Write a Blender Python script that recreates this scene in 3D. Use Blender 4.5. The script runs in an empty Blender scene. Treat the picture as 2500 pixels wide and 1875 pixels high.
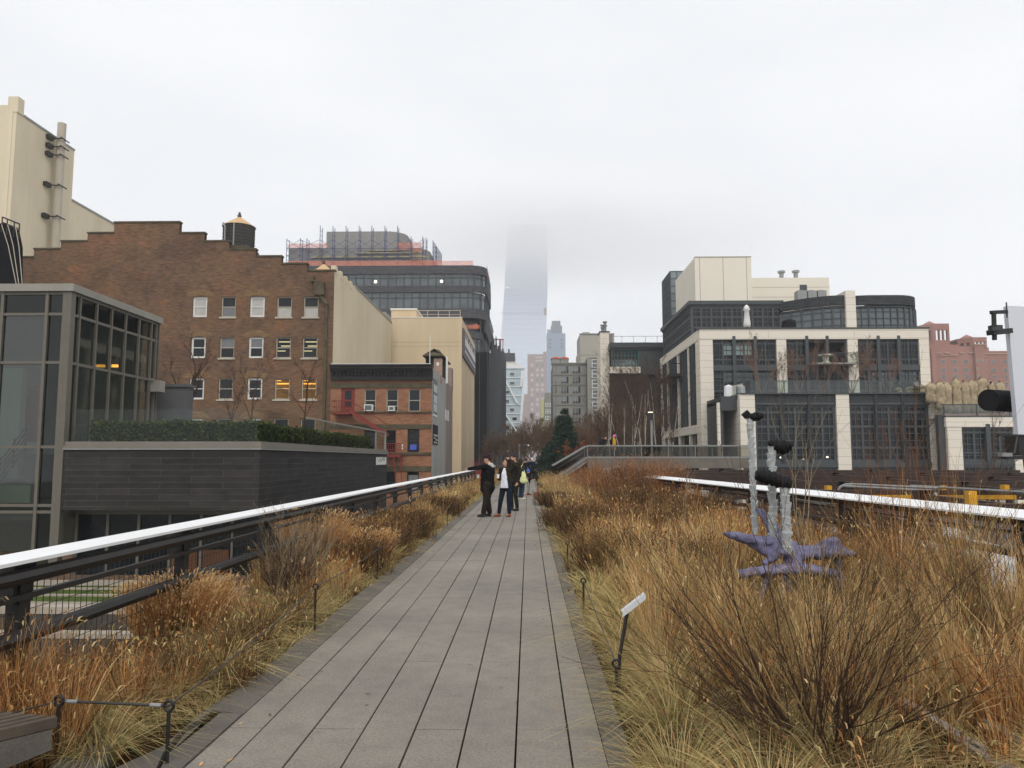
import bpy, math, random
import numpy as np
from mathutils import Vector, Matrix, Euler

S = bpy.context.scene
COL = S.collection
R = math.radians

# ---------------------------------------------------------------- camera
CAM_H, FPX = 1.65, 1900.0
cam_d = bpy.data.cameras.new("camera")
cam = bpy.data.objects.new("camera", cam_d)
COL.objects.link(cam)
cam_d.sensor_width = 36.0
cam_d.lens = 36.0 * FPX / 2500.0
cam_d.clip_start, cam_d.clip_end = 0.05, 6000
cam.location = (0, 0, CAM_H)
cam.rotation_euler = (R(90 + 5.53), 0, R(1.2))
S.camera = cam
CR = cam.rotation_euler.to_matrix()

# ---------------------------------------------------------------- sky, sun, exposure
SUN_AZ, SUN_EL = 176.0, 46.0            # clockwise from +Y, overcast sun behind the viewer
w = bpy.data.worlds.new("World")
S.world = w
w.use_nodes = True
nt = w.node_tree
nt.nodes.clear()
out = nt.nodes.new("ShaderNodeOutputWorld")
bg = nt.nodes.new("ShaderNodeBackground")
bg.inputs[1].default_value = 0.1
sky = nt.nodes.new("ShaderNodeTexSky")
sky.sky_type = 'NISHITA'
sky.sun_disc = False
sky.sun_elevation = R(SUN_EL)
sky.sun_rotation = R(SUN_AZ)
sky.dust_density = 4.0
tc = nt.nodes.new("ShaderNodeTexCoord")
mp = nt.nodes.new("ShaderNodeMapping")
mp.inputs['Scale'].default_value = (1.0, 1.0, 2.6)
nz = nt.nodes.new("ShaderNodeTexNoise")
nz.inputs['Scale'].default_value = 1.6
nz.inputs['Detail'].default_value = 5
nz.inputs['Roughness'].default_value = 0.5
rp = nt.nodes.new("ShaderNodeValToRGB")
rp.color_ramp.elements[0].position = 0.3
rp.color_ramp.elements[0].color = (0.81, 0.825, 0.85, 1)
rp.color_ramp.elements[1].position = 0.7
rp.color_ramp.elements[1].color = (0.945, 0.955, 0.975, 1)
mul = nt.nodes.new("ShaderNodeVectorMath")
mul.operation = 'SCALE'
mul.inputs['Scale'].default_value = 11.45
mx = nt.nodes.new("ShaderNodeMix")
mx.data_type = 'RGBA'
mx.inputs[0].default_value = 0.95
nt.links.new(tc.outputs['Generated'], mp.inputs['Vector'])
nt.links.new(mp.outputs[0], nz.inputs['Vector'])
nt.links.new(nz.outputs[0], rp.inputs[0])
nt.links.new(rp.outputs[0], mul.inputs[0])
nt.links.new(sky.outputs[0], mx.inputs[6])
nt.links.new(mul.outputs[0], mx.inputs[7])
nt.links.new(mx.outputs[2], bg.inputs[0])
nt.links.new(bg.outputs[0], out.inputs[0])

sl = bpy.data.lights.new("sun", 'SUN')
sl.energy = 1.4
sl.angle = R(40)
sl.color = (1.0, 0.96, 0.91)
sun = bpy.data.objects.new("sun", sl)
COL.objects.link(sun)
_d = Vector((math.sin(R(SUN_AZ)) * math.cos(R(SUN_EL)), math.cos(R(SUN_AZ)) * math.cos(R(SUN_EL)), math.sin(R(SUN_EL))))
sun.rotation_euler = _d.to_track_quat('Z', 'Y').to_euler()

S.view_settings.view_transform = 'Standard'
S.view_settings.look = 'None'
S.view_settings.exposure = 0.0
S.view_settings.gamma = 1.0
S.cycles.max_bounces = 6
S.cycles.diffuse_bounces = 3
S.cycles.glossy_bounces = 2
S.cycles.transmission_bounces = 4
S.cycles.transparent_max_bounces = 12
S.cycles.volume_bounces = 8
S.cycles.use_denoising = True
S.cycles.caustics_reflective = False
S.cycles.caustics_refractive = False

# ---------------------------------------------------------------- helpers
def P(px, py, Y):
    """the point at depth Y seen at pixel (px, py) of the 2500 x 1875 photograph"""
    d = CR @ Vector(((px - 1250) / FPX, (937.5 - py) / FPX, -1.0))
    return Vector((0, 0, CAM_H)) + d * (Y / d.y)

def G(px, py, z=0.0):
    d = CR @ Vector(((px - 1250) / FPX, (937.5 - py) / FPX, -1.0))
    return Vector((0, 0, CAM_H)) + d * ((z - CAM_H) / d.z)

def PX(px, py, X):
    d = CR @ Vector(((px - 1250) / FPX, (937.5 - py) / FPX, -1.0))
    return Vector((0, 0, CAM_H)) + d * (X / d.x)

def hx(s, k=1.0):
    s = s.lstrip('#')
    o = []
    for i in (0, 2, 4):
        c = int(s[i:i + 2], 16) / 255
        o.append(k * (c / 12.92 if c <= 0.04045 else ((c + 0.055) / 1.055) ** 2.4))
    return (o[0], o[1], o[2], 1.0)

class NG:
    """small helper to write node materials"""
    def __init__(s, name):
        s.m = bpy.data.materials.new(name)
        s.m.use_nodes = True
        s.t = s.m.node_tree
        s.b = s.t.nodes["Principled BSDF"]
        s.tc = None
    def n(s, typ, **kw):
        x = s.t.nodes.new(typ)
        for k, v in kw.items():
            setattr(x, k, v)
        return x
    def l(s, a, b):
        s.t.links.new(a, b)
    def pos(s, scale=(1, 1, 1)):
        g = s.n("ShaderNodeTexCoord")
        m = s.n("ShaderNodeMapping")
        m.inputs['Scale'].default_value = scale
        s.l(g.outputs['Object'], m.inputs['Vector'])
        return m.outputs[0]
    def noise(s, sc, det=4, rough=.55, vec=None, scale=(1, 1, 1)):
        x = s.n("ShaderNodeTexNoise")
        x.inputs['Scale'].default_value = sc
        x.inputs['Detail'].default_value = det
        x.inputs['Roughness'].default_value = rough
        s.l(vec if vec is not None else s.pos(scale), x.inputs['Vector'])
        return x.outputs['Fac']
    def ramp(s, fac, stops):
        r = s.n("ShaderNodeValToRGB")
        e = r.color_ramp.elements
        while len(e) < len(stops):
            e.new(0.5)
        for i, (p, c) in enumerate(stops):
            e[i].position = p
            e[i].color = c if len(c) == 4 else (*c, 1)
        s.l(fac, r.inputs[0])
        return r.outputs[0]
    def mix(s, fac, a, b, mode='MIX'):
        x = s.n("ShaderNodeMix")
        x.data_type = 'RGBA'
        x.blend_type = mode
        for v, i in ((fac, 0), (a, 6), (b, 7)):
            if isinstance(v, (int, float)):
                x.inputs[i].default_value = v
            elif isinstance(v, tuple):
                x.inputs[i].default_value = v
            else:
                s.l(v, x.inputs[i])
        return x.outputs[2]
    def bump(s, h, strength=.3, dist=.02):
        b = s.n("ShaderNodeBump")
        b.inputs['Strength'].default_value = strength
        b.inputs['Distance'].default_value = dist
        s.l(h, b.inputs['Height'])
        s.l(b.outputs[0], s.b.inputs['Normal'])
    def color(s, c):
        if isinstance(c, tuple):
            s.b.inputs['Base Color'].default_value = c
        else:
            s.l(c, s.b.inputs['Base Color'])
    def done(s, rough=.8, spec=.3, metal=0.0):
        s.b.inputs['Roughness'].default_value = rough
        s.b.inputs['Specular IOR Level'].default_value = spec
        s.b.inputs['Metallic'].default_value = metal
        return s.m

def k(c, f):
    return (min(c[0] * f, 1), min(c[1] * f, 1), min(c[2] * f, 1), 1.0)

def M(name, c, rough=.75, spec=.3, metal=0.0, sc=3.0, amt=.15, det=5, streak=False, fine=0.0, bump=0.0):
    """base colour varied by noise; streak stretches it vertically (rain marks)"""
    g = NG(name)
    f = g.noise(sc, det, .6, scale=(1, 1, .12) if streak else (1, 1, 1))
    o = g.ramp(f, [(.3, k(c, 1 - amt)), (.7, k(c, 1 + amt))])
    if streak:
        o = g.mix(1.0, o, g.ramp(g.noise(.12, 4, .6), [(.35, (.93, .92, .90)), (.65, (1.03, 1.03, 1.03))]), 'MULTIPLY')
        o = g.mix(1.0, o, g.ramp(g.noise(1.0, 4, .7, scale=(1.7, 1.7, .09)), [(.28, (.86, .84, .81)), (.40, (1, 1, 1))]), 'MULTIPLY')
    if fine:
        f2 = g.noise(sc * 40, 3, .7)
        o = g.mix(1.0, o, g.ramp(f2, [(.25, (1 - fine,) * 3), (.75, (1 + fine * .6,) * 3)]), 'MULTIPLY')
    g.color(o)
    if bump:
        g.bump(g.noise(sc * 20, 4, .6), bump)
    return g.done(rough, spec, metal)

def MBRICK(name, c1, c2, mort, bw=.22, bh=.075, blot=None, var=.28, mw=.012, bmp=.4):
    g = NG(name)
    gc = g.n("ShaderNodeTexCoord")
    sp = g.n("ShaderNodeSeparateXYZ")
    g.l(gc.outputs['Object'], sp.inputs[0])
    ad = g.n("ShaderNodeMath", operation='ADD')
    g.l(sp.outputs[0], ad.inputs[0]); g.l(sp.outputs[1], ad.inputs[1])
    cb = g.n("ShaderNodeCombineXYZ")
    g.l(ad.outputs[0], cb.inputs[0]); g.l(sp.outputs[2], cb.inputs[1])
    br = g.n("ShaderNodeTexBrick")
    br.inputs['Scale'].default_value = 1.0
    br.inputs['Brick Width'].default_value = bw
    br.inputs['Row Height'].default_value = bh
    br.inputs['Mortar Size'].default_value = mw
    br.inputs['Color1'].default_value = c1
    br.inputs['Color2'].default_value = c2
    br.inputs['Mortar'].default_value = mort
    g.l(cb.outputs[0], br.inputs['Vector'])
    o = br.outputs['Color']
    if blot:
        for (sc, stops) in blot:
            f = g.noise(sc, 6, .62, scale=(1, 1, 1.3))
            o = g.mix(1.0, o, g.ramp(f, stops), 'MULTIPLY')
    # brick-scale colour variation that still reads from a distance
    v = g.noise(1.0, 3, .6, scale=(1.6, 1.6, 7))
    o = g.mix(1.0, o, g.ramp(v, [(.3, (1 - var,) * 3), (.7, (1 + var * .9, 1 + var * .8, 1 + var * .75))]), 'MULTIPLY')
    g.color(o)
    g.bump(br.outputs['Fac'], bmp, -.01)
    return g.done(.9, .15)

def MGLASS(name, c, rough=.06, var=.5, spec=.5):
    g = NG(name)
    f = g.noise(.35, 2, .5)
    g.color(g.ramp(f, [(.3, k(c, 1 - var)), (.75, k(c, 1 + var))]))
    g.bump(g.noise(.6, 2, .5), .04, .05)
    return g.done(rough, spec)

def MCLEAR(name, tint, gloss=.12):
    g = NG(name)
    t = g.n("ShaderNodeBsdfTransparent"); t.inputs[0].default_value = tint
    s = g.n("ShaderNodeBsdfGlossy"); s.inputs['Roughness'].default_value = .03
    bp_ = g.n("ShaderNodeBump"); bp_.inputs['Strength'].default_value = .05; bp_.inputs['Distance'].default_value = .05
    g.l(g.noise(.7, 2, .5), bp_.inputs['Height']); g.l(bp_.outputs[0], s.inputs['Normal'])
    lw = g.n("ShaderNodeLayerWeight"); lw.inputs[0].default_value = .25
    mr = g.n("ShaderNodeMapRange")
    mr.inputs['To Min'].default_value = gloss * .5; mr.inputs['To Max'].default_value = min(1, gloss * 5)
    g.l(lw.outputs['Fresnel'], mr.inputs[0])
    x = g.n("ShaderNodeMixShader")
    g.l(mr.outputs[0], x.inputs[0]); g.l(t.outputs[0], x.inputs[1]); g.l(s.outputs[0], x.inputs[2])
    o = [n for n in g.t.nodes if n.type == 'OUTPUT_MATERIAL'][0]
    g.l(x.outputs[0], o.inputs[0])
    return g.m

def MEMIT(name, c, st):
    g = NG(name)
    g.b.inputs['Emission Color'].default_value = c
    g.b.inputs['Emission Strength'].default_value = st
    g.color(c)
    return g.done()

def MATTR(name, rough=.75, transl=.25):
    """colour per blade from the mesh, with a little light passing through"""
    g = NG(name)
    a = g.n("ShaderNodeAttribute"); a.attribute_name = "Col"
    g.color(a.outputs['Color'])
    g.done(rough, .2)
    t = g.n("ShaderNodeBsdfTranslucent")
    g.l(a.outputs['Color'], t.inputs[0])
    x = g.n("ShaderNodeMixShader"); x.inputs[0].default_value = transl
    g.l(g.b.outputs[0], x.inputs[1]); g.l(t.outputs[0], x.inputs[2])
    o = [n for n in g.t.nodes if n.type == 'OUTPUT_MATERIAL'][0]
    g.l(x.outputs[0], o.inputs[0])
    return g.m

WL = {}

def link(o, parent=None):
    COL.objects.link(o)
    if parent is not None:
        o.parent = parent
    return o

def tag(o, label=None, cat=None, group=None, kind=None):
    if label: o['label'] = label
    if cat: o['category'] = cat
    if group: o['group'] = group
    if kind: o['kind'] = kind
    return o

def thing(name, label, cat, loc=(0, 0, 0), group=None, rz=0.0):
    o = bpy.data.objects.new(name, None)
    o.empty_display_size = .3
    link(o)
    o.location = loc
    o.rotation_euler = (0, 0, rz)
    WL[o.name] = Vector(loc)
    return tag(o, label, cat, group)

class MB:
    def __init__(s):
        s.v, s.f, s.m = [], [], []
    def add(s, vs, fs, mi=0):
        b = len(s.v)
        s.v.extend([tuple(p) for p in vs])
        s.f.extend([tuple(b + i for i in f) for f in fs])
        s.m.extend([mi] * len(fs))
        return s
    def hexa(s, c, mi=0):
        return s.add(c, [(0, 3, 2, 1), (4, 5, 6, 7), (0, 1, 5, 4), (1, 2, 6, 5), (2, 3, 7, 6), (3, 0, 4, 7)], mi)
    def box(s, x0, x1, y0, y1, z0, z1, mi=0):
        return s.hexa([(x0, y0, z0), (x1, y0, z0), (x1, y1, z0), (x0, y1, z0), (x0, y0, z1), (x1, y0, z1), (x1, y1, z1), (x0, y1, z1)], mi)
    def fbox(s, f, u0, u1, v0, v1, d0, d1, mi=0):
        return s.hexa([f(u0, v0, d0), f(u1, v0, d0), f(u1, v0, d1), f(u0, v0, d1), f(u0, v1, d0), f(u1, v1, d0), f(u1, v1, d1), f(u0, v1, d1)], mi)
    def quad(s, a, b, c, d, mi=0):
        return s.add([a, b, c, d], [(0, 1, 2, 3)], mi)
    def poly(s, pts, mi=0):
        return s.add(pts, [tuple(range(len(pts)))], mi)
    def prism(s, pts, off, mi=0):
        n = len(pts); off = Vector(off)
        q = [Vector(p) + off for p in pts]
        fs = [tuple(range(n))[::-1], tuple(range(n, 2 * n))] + [(i, (i + 1) % n, n + (i + 1) % n, n + i) for i in range(n)]
        return s.add([Vector(p) for p in pts] + q, fs, mi)
    def beam(s, p, q, a, b=None, mi=0, up=(0, 0, 1)):
        """box from p to q, a wide (sideways), b thick (up)"""
        b = b or a
        p, q = Vector(p), Vector(q)
        t = (q - p).normalized(); u = Vector(up)
        if abs(t.dot(u)) > .98: u = Vector((0, 1, 0))
        r = t.cross(u).normalized() * (a / 2); n = r.cross(t).normalized() * (b / 2)
        return s.hexa([p - r - n, p + r - n, q + r - n, q - r - n, p - r + n, p + r + n, q + r + n, q - r + n], mi)
    def tube(s, pts, rad, n=6, mi=0, cap=True):
        pts = [Vector(p) for p in pts]
        if not isinstance(rad, (list, tuple)): rad = [rad] * len(pts)
        b = len(s.v); prev = None
        for i, p in enumerate(pts):
            t = (pts[min(i + 1, len(pts) - 1)] - pts[max(i - 1, 0)])
            t = t.normalized() if t.length > 1e-9 else Vector((0, 0, 1))
            if prev is None:
                r = t.cross(Vector((0, 0, 1)) if abs(t.z) < .9 else Vector((0, 1, 0))).normalized()
            else:
                r = (prev - t * prev.dot(t)).normalized()
            prev = r; q = t.cross(r)
            for j in range(n):
                a = 2 * math.pi * j / n
                s.v.append(tuple(p + (r * math.cos(a) + q * math.sin(a)) * rad[i]))
        for i in range(len(pts) - 1):
            for j in range(n):
                s.f.append((b + i * n + j, b + i * n + (j + 1) % n, b + (i + 1) * n + (j + 1) % n, b + (i + 1) * n + j)); s.m.append(mi)
        if cap:
            s.f.append(tuple(b + j for j in range(n))[::-1]); s.m.append(mi)
            e = b + (len(pts) - 1) * n
            s.f.append(tuple(e + j for j in range(n))); s.m.append(mi)
        return s
    def lathe(s, c, prof, n=16, mi=0):
        c = Vector(c)
        return s.tube([c + Vector((0, 0, z)) for r, z in prof], [max(r, .001) for r, z in prof], n, mi)
    def ball(s, c, r, n=10, mi=0):
        c = Vector(c)
        if not isinstance(r, (tuple, list)): r = (r, r, r)
        b = len(s.v); h = n // 2
        for i in range(h + 1):
            th = math.pi * i / h
            for j in range(n):
                a = 2 * math.pi * j / n
                s.v.append((c.x + r[0] * math.sin(th) * math.cos(a), c.y + r[1] * math.sin(th) * math.sin(a), c.z + r[2] * math.cos(th)))
        for i in range(h):
            for j in range(n):
                s.f.append((b + i * n + j, b + (i + 1) * n + j, b + (i + 1) * n + (j + 1) % n, b + i * n + (j + 1) % n)); s.m.append(mi)
        return s
    def wall(s, f, us, vs, holes, depth, top=None, mi=0, rmi=None):
        """sheet over the grid us x vs minus holes (u0,u1,v0,v1), with reveals of that depth; top(u) limits the height"""
        U = sorted(set(list(us) + [h[0] for h in holes] + [h[1] for h in holes]))
        V = sorted(set(list(vs) + [h[2] for h in holes] + [h[3] for h in holes]))
        for i in range(len(U) - 1):
            uc = (U[i] + U[i + 1]) / 2
            for j in range(len(V) - 1):
                vc = (V[j] + V[j + 1]) / 2
                if top and vc > top(uc): continue
                if any(h[0] < uc < h[1] and h[2] < vc < h[3] for h in holes): continue
                s.quad(f(U[i], V[j], 0), f(U[i + 1], V[j], 0), f(U[i + 1], V[j + 1], 0), f(U[i], V[j + 1], 0), mi)
        r = mi if rmi is None else rmi
        for (a, b, c, d) in holes:
            s.quad(f(a, c, 0), f(b, c, 0), f(b, c, depth), f(a, c, depth), r)
            s.quad(f(a, d, 0), f(b, d, 0), f(b, d, depth), f(a, d, depth), r)
            s.quad(f(a, c, 0), f(a, d, 0), f(a, d, depth), f(a, c, depth), r)
            s.quad(f(b, c, 0), f(b, d, 0), f(b, d, depth), f(b, c, depth), r)
        return s
    def build(s, name, mats, parent=None, smooth=False, local=False):
        me = bpy.data.meshes.new(name)
        off = Vector((0, 0, 0))
        if parent is not None and not local:
            off = WL[parent.name]
        vv = s.v if off.length == 0 else [(a - off.x, b - off.y, c - off.z) for a, b, c in s.v]
        me.from_pydata(vv, [], s.f)
        ml = mats if isinstance(mats, (list, tuple)) else [mats]
        for m in ml: me.materials.append(m)
        if len(ml) > 1: me.polygons.foreach_set('material_index', s.m)
        if smooth: me.polygons.foreach_set('use_smooth', [True] * len(me.polygons))
        me.update()
        o = bpy.data.objects.new(name, me)
        link(o, parent)
        WL[o.name] = off.copy()
        return o
    def top(s, name, mats, label, cat, base=None, group=None, smooth=False):
        """a thing that is one mesh; its origin goes to base"""
        if base is None:
            a = np.array(s.v); base = ((a[:, 0].min() + a[:, 0].max()) / 2, (a[:, 1].min() + a[:, 1].max()) / 2, a[:, 2].min())
        base = Vector(base)
        s.v = [(x - base.x, y - base.y, z - base.z) for x, y, z in s.v]
        o = s.build(name, mats, None, smooth)
        o.location = base
        WL[o.name] = base
        return tag(o, label, cat, group)

def FY(y):      # wall facing the viewer
    return lambda u, v, d: (u, y + d, v)
def FR(x):      # wall facing +X (left of the path)
    return lambda u, v, d: (x - d, u, v)
def FL(x):      # wall facing -X (right of the path)
    return lambda u, v, d: (x + d, u, v)

def window(parent, f, u0, u1, v0, v1, d, frame, pane, nx=1, nz=2, fw=.07, bw=.04, dep=.08, blinds=None, blind_m=None, us=None, vs=None, name='window'):
    """frame with bars (a part) and its glass (a sub-part), set d behind the wall face"""
    b = MB()
    b.fbox(f, u0, u0 + fw, v0, v1, d, d + dep); b.fbox(f, u1 - fw, u1, v0, v1, d, d + dep)
    b.fbox(f, u0 + fw, u1 - fw, v0, v0 + fw, d, d + dep); b.fbox(f, u0 + fw, u1 - fw, v1 - fw, v1, d, d + dep)
    for i in range(1, nx):
        u = u0 + (u1 - u0) * i / nx
        b.fbox(f, u - bw / 2, u + bw / 2, v0 + fw, v1 - fw, d + .003, d + dep)
    for u, q in (us or []):
        b.fbox(f, u - q / 2, u + q / 2, v0 + fw, v1 - fw, d - .02, d + dep)
    for j in range(1, nz):
        v = v0 + (v1 - v0) * j / nz
        b.fbox(f, u0 + fw, u1 - fw, v - bw / 2, v + bw / 2, d + .006, d + dep)
    for v, q in (vs or []):
        b.fbox(f, u0 + fw, u1 - fw, v - q / 2, v + q / 2, d - .012, d + dep)
    w_ = b.build(name, frame, parent)
    p = MB()
    e = d + dep * .7
    p.quad(f(u0 + fw * .5, v0 + fw * .5, e), f(u1 - fw * .5, v0 + fw * .5, e), f(u1 - fw * .5, v1 - fw * .5, e), f(u0 + fw * .5, v1 - fw * .5, e))
    mats = [pane]
    if blinds:
        mats.append(blind_m)
        for (a, b_, c, dd) in blinds:
            p.quad(f(a, c, e - .012), f(b_, c, e - .012), f(b_, dd, e - .012), f(a, dd, e - .012), 1)
    p.build('pane', mats, w_)
    return w_

def copy_tree(o, parent=None):
    c = o.copy()
    COL.objects.link(c)
    c.parent = parent
    if o.name in WL: WL[c.name] = WL[o.name].copy()
    for ch in o.children:
        copy_tree(ch, c)
    return c

rng = random.Random(7)
# ---------------------------------------------------------------- materials
g = NG("concrete_plank")
_v = g.pos()
_o = g.ramp(g.noise(.55, 5, .6), [(.3, hx('736e67')), (.5, hx('7f7970')), (.7, hx('8a847a'))])
_o = g.mix(1.0, _o, g.ramp(g.noise(55, 3, .7), [(.28, (.66, .66, .66)), (.5, (1, 1, 1)), (.72, (1.2, 1.2, 1.18))]), 'MULTIPLY')
_o = g.mix(1.0, _o, g.ramp(g.noise(5, 6, .7), [(.3, (.84, .84, .85)), (.55, (1.03, 1.03, 1.02))]), 'MULTIPLY')
g.color(_o); g.bump(g.noise(60, 4, .6), .15)
m_plank = g.done(.8, .3)
m_kerb = M("concrete_kerb", hx('66615a'), .9, .2, sc=2.2, amt=.2, fine=.3, bump=.3)
m_gap = M("joint_dark", hx('2b2723'), .95, .1)
m_soil = M("soil", hx('43301f'), .95, .1, sc=5, amt=.45, fine=.3, bump=.5)
m_bounce_ground = M("bounce_ground", hx('84827e'), .9, .2, sc=.6, amt=.15, fine=.2)  # street colour lightened to reflect light up into haze and cloud
m_white = M("white_paint", hx('e6e7e7'), .45, .4, sc=1.5, amt=.05, fine=.06)
m_black = M("black_steel", hx('211f1e'), .5, .4, sc=8, amt=.3)
m_blackmatte = M("black_matte", hx('1b1b1c'), .85, .2, sc=6, amt=.3)
m_dgrey = M("dark_grey_metal", hx('3c3f41'), .55, .4, sc=4, amt=.12)
m_steel = M("grey_steel", hx('8c8e8c'), .45, .4, .3, sc=5, amt=.12)
m_cable = M("cable_steel", hx('3a3733'), .5, .4, .3)
m_frame = M("bronze_grey_frame", hx('656056'), .5, .4, sc=3, amt=.08)
m_coping = M("grey_coping", hx('8f8b82'), .6, .3, sc=1.2, amt=.08)
m_slate = MBRICK("dark_slate_brick", hx('323130'), hx('3c3a39'), hx('484644'), 2.2, .21, [(.8, [(.3, (.8, .8, .8)), (.7, (1.15, 1.12, 1.1))])], .16, .012)
m_brown = MBRICK("old_brown_brick", hx('655243'), hx('745948'), hx('716251'), var=.36, blot=[
    (.11, [(.38, (.72, .68, .70)), (.46, (.95, .9, .88)), (.56, (1.08, 1.0, .86)), (.66, (1.25, 1.0, .88))]),
    (.5, [(.38, (.78, .78, .8)), (.47, (1, 1, 1)), (.60, (1.05, 1.0, .98)), (.66, (1.4, 1.16, 1.05))])])
m_archbrick = MBRICK("arch_brick", hx('8a6f4f'), hx('7a6046'), hx('6d5b47'), .1, .22)
m_orange = MBRICK("orange_brick", hx('8f624a'), hx('a06d51'), hx('8a705b'), blot=[(.5, [(.3, (.78, .75, .74)), (.65, (1.1, 1.08, 1.05))])])
m_stone_dark = M("sooty_stone", hx('57503f'), .9, .15, sc=1.5, amt=.35, fine=.2)
m_cornice = M("black_cornice", hx('262423'), .7, .3, sc=2, amt=.5)
m_cream = M("cream_stucco", hx('d5c8ac'), .9, .15, sc=.22, amt=.07, streak=True)
m_cream2 = M("yellow_cream_stucco", hx('d6cab0'), .9, .15, sc=.35, amt=.09, streak=True)
m_tan = M("tan_stucco", hx('cfbc9d'), .9, .15, sc=.5, amt=.09, streak=True)
m_greywall = M("painted_grey_brick", hx('a3a3a1'), .85, .2, sc=.7, amt=.14, streak=True, fine=.1)
m_peel = M("peeling_wall", hx('8f8279'), .9, .15, sc=1.1, amt=.3, streak=True, fine=.2)
m_red = M("red_iron", hx('7a2f28'), .6, .3, sc=4, amt=.25)
m_winwhite = M("white_window_frame", hx('d9d8d2'), .5, .3, sc=4, amt=.05)
m_winbeige = M("beige_window_frame", hx('b3aa99'), .6, .3, sc=4, amt=.08)
m_glass = MGLASS("dark_glass", hx('171c1f'), .06, .5, .3)
m_glass_mid = MGLASS("grey_glass", hx('5a6265'), .12, .25)
m_glass_far = MGLASS("pale_glass", hx('7a8488'), .15, .25)
m_blind = M("pale_blind", hx('b3b1ab'), .8, .2, sc=2, amt=.1)
m_blind_dim = M("dim_blind", hx('77787a'), .8, .2, sc=2, amt=.12)
m_lit = MEMIT("lit_strip", hx('ffb04a'), 1.1)
m_lit_pale = MEMIT("lit_strip_pale", hx('d9cf9a'), .8)
m_bulb = MEMIT("lit_bulb", hx('fff0dc'), 1.6)
m_amber = M("amber_lit_pane", hx('7a5a2e'), .9, .1, sc=1, amt=.3)  # orange glow of the lamplit room, painted flat on the pane
m_clear = MCLEAR("balustrade_glass", (.82, .88, .85, 1), .05)
m_clear_tint = MCLEAR("storefront_glass", (.46, .54, .51, 1), .18)
m_clear_dark = MCLEAR("spandrel_glass", (.18, .24, .23, 1), .08)
m_wood = M("plywood", hx('c49a63'), .8, .2, sc=1, amt=.1, streak=True)
m_tank = M("weathered_tank_wood", hx('3f3d39'), .9, .15, sc=1.6, amt=.4, streak=True)
m_tankroof = M("tan_tank_roof", hx('c8a77e'), .8, .2, sc=1.5, amt=.12)
m_net = None
g = NG("black_debris_netting")
f1 = g.noise(1.0, 5, .65, scale=(1.2, 1.2, .05))
f2 = g.noise(.5, 4, .6, scale=(1, 1, 1))
o = g.mix(1.0, g.ramp(f1, [(.3, hx('0b0c0d')), (.62, hx('141518')), (.78, hx('303338'))]), g.ramp(f2, [(.3, (.6, .6, .6)), (.7, (1.2, 1.2, 1.2))]), 'MULTIPLY')
g.color(o)
m_net = g.done(.95, .05)
m_grey_brick = MBRICK("charcoal_brick", hx('4a4b4d'), hx('55565a'), hx('3c3d40'), 1.6, .3, mw=.03)
m_conc = M("raw_concrete", hx('8d8c89'), .9, .2, sc=.3, amt=.12, streak=True)
m_osb = M("sheathing_board", hx('a39a7c'), .9, .2, sc=.8, amt=.25)
m_bluepole = M("blue_scaffold", hx('555a7c'), .6, .3)
m_orangenet = M("orange_safety_net", hx('e08a6c'), .8, .2, sc=2, amt=.2)
_t = m_orangenet.node_tree
_a = _t.nodes.new("ShaderNodeBsdfTransparent"); _x = _t.nodes.new("ShaderNodeMixShader"); _x.inputs[0].default_value = .34
_t.links.new(_a.outputs[0], _x.inputs[1]); _t.links.new(_t.nodes["Principled BSDF"].outputs[0], _x.inputs[2])
_t.links.new(_x.outputs[0], [n for n in _t.nodes if n.type == 'OUTPUT_MATERIAL'][0].inputs[0])
m_lawn = M("lawn", hx('4d5a2a'), .95, .1, sc=2, amt=.3, fine=.3)
m_paving = M("terrace_paving", hx('a2998b'), .9, .2, sc=1, amt=.1, fine=.15)
m_limestone = MBRICK("limestone_panels", hx('e0d8c9'), hx('e4dccd'), hx('b0a796'), 9, .78, None, .04, .018, .15)
m_panel = M("cream_metal_panel", hx('e3dccc'), .7, .3, sc=.2, amt=.025)
m_seam = M("panel_seam", hx('9c9282'), .8, .2)
m_mull = M("charcoal_mullion", hx('44494b'), .55, .35, sc=3, amt=.1)
m_bandbrick = MBRICK("charcoal_band", hx('3d4042'), hx('484b4d'), hx('303234'), .5, .16, mw=.03)
m_haze_blue = MGLASS("haze_blue_curtain_wall", hx('cfdaea'), .3, .05)  # pale base has sky reflection and fading haze put into the colour

# ---------------------------------------------------------------- the setting
def sheet(name, mat, x0, x1, y0, y1, z, n=1):
    b = MB()
    b.quad((x0, y0, z), (x1, y0, z), (x1, y1, z), (x0, y1, z))
    return tag(b.build(name, mat), kind='structure')

sheet('ground', m_bounce_ground, -1800, 1800, -300, 2600, -9.0)
# the elevated deck and its planted soil
b = MB(); b.box(-3.45, 6.3, -6, 330, -1.1, -.10)
tag(b.build('elevated_deck', m_conc), kind='structure')
b = MB()
b.quad((-3.4, -5, -.09), (-2.05, -5, -.09), (-2.05, 330, -.09), (-3.4, 330, -.09))
b.quad((.56, -5, -.09), (6.2, -5, -.09), (6.2, 330, -.09), (.56, 330, -.09))
tag(b.build('planting_soil', m_soil), kind='structure')

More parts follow.
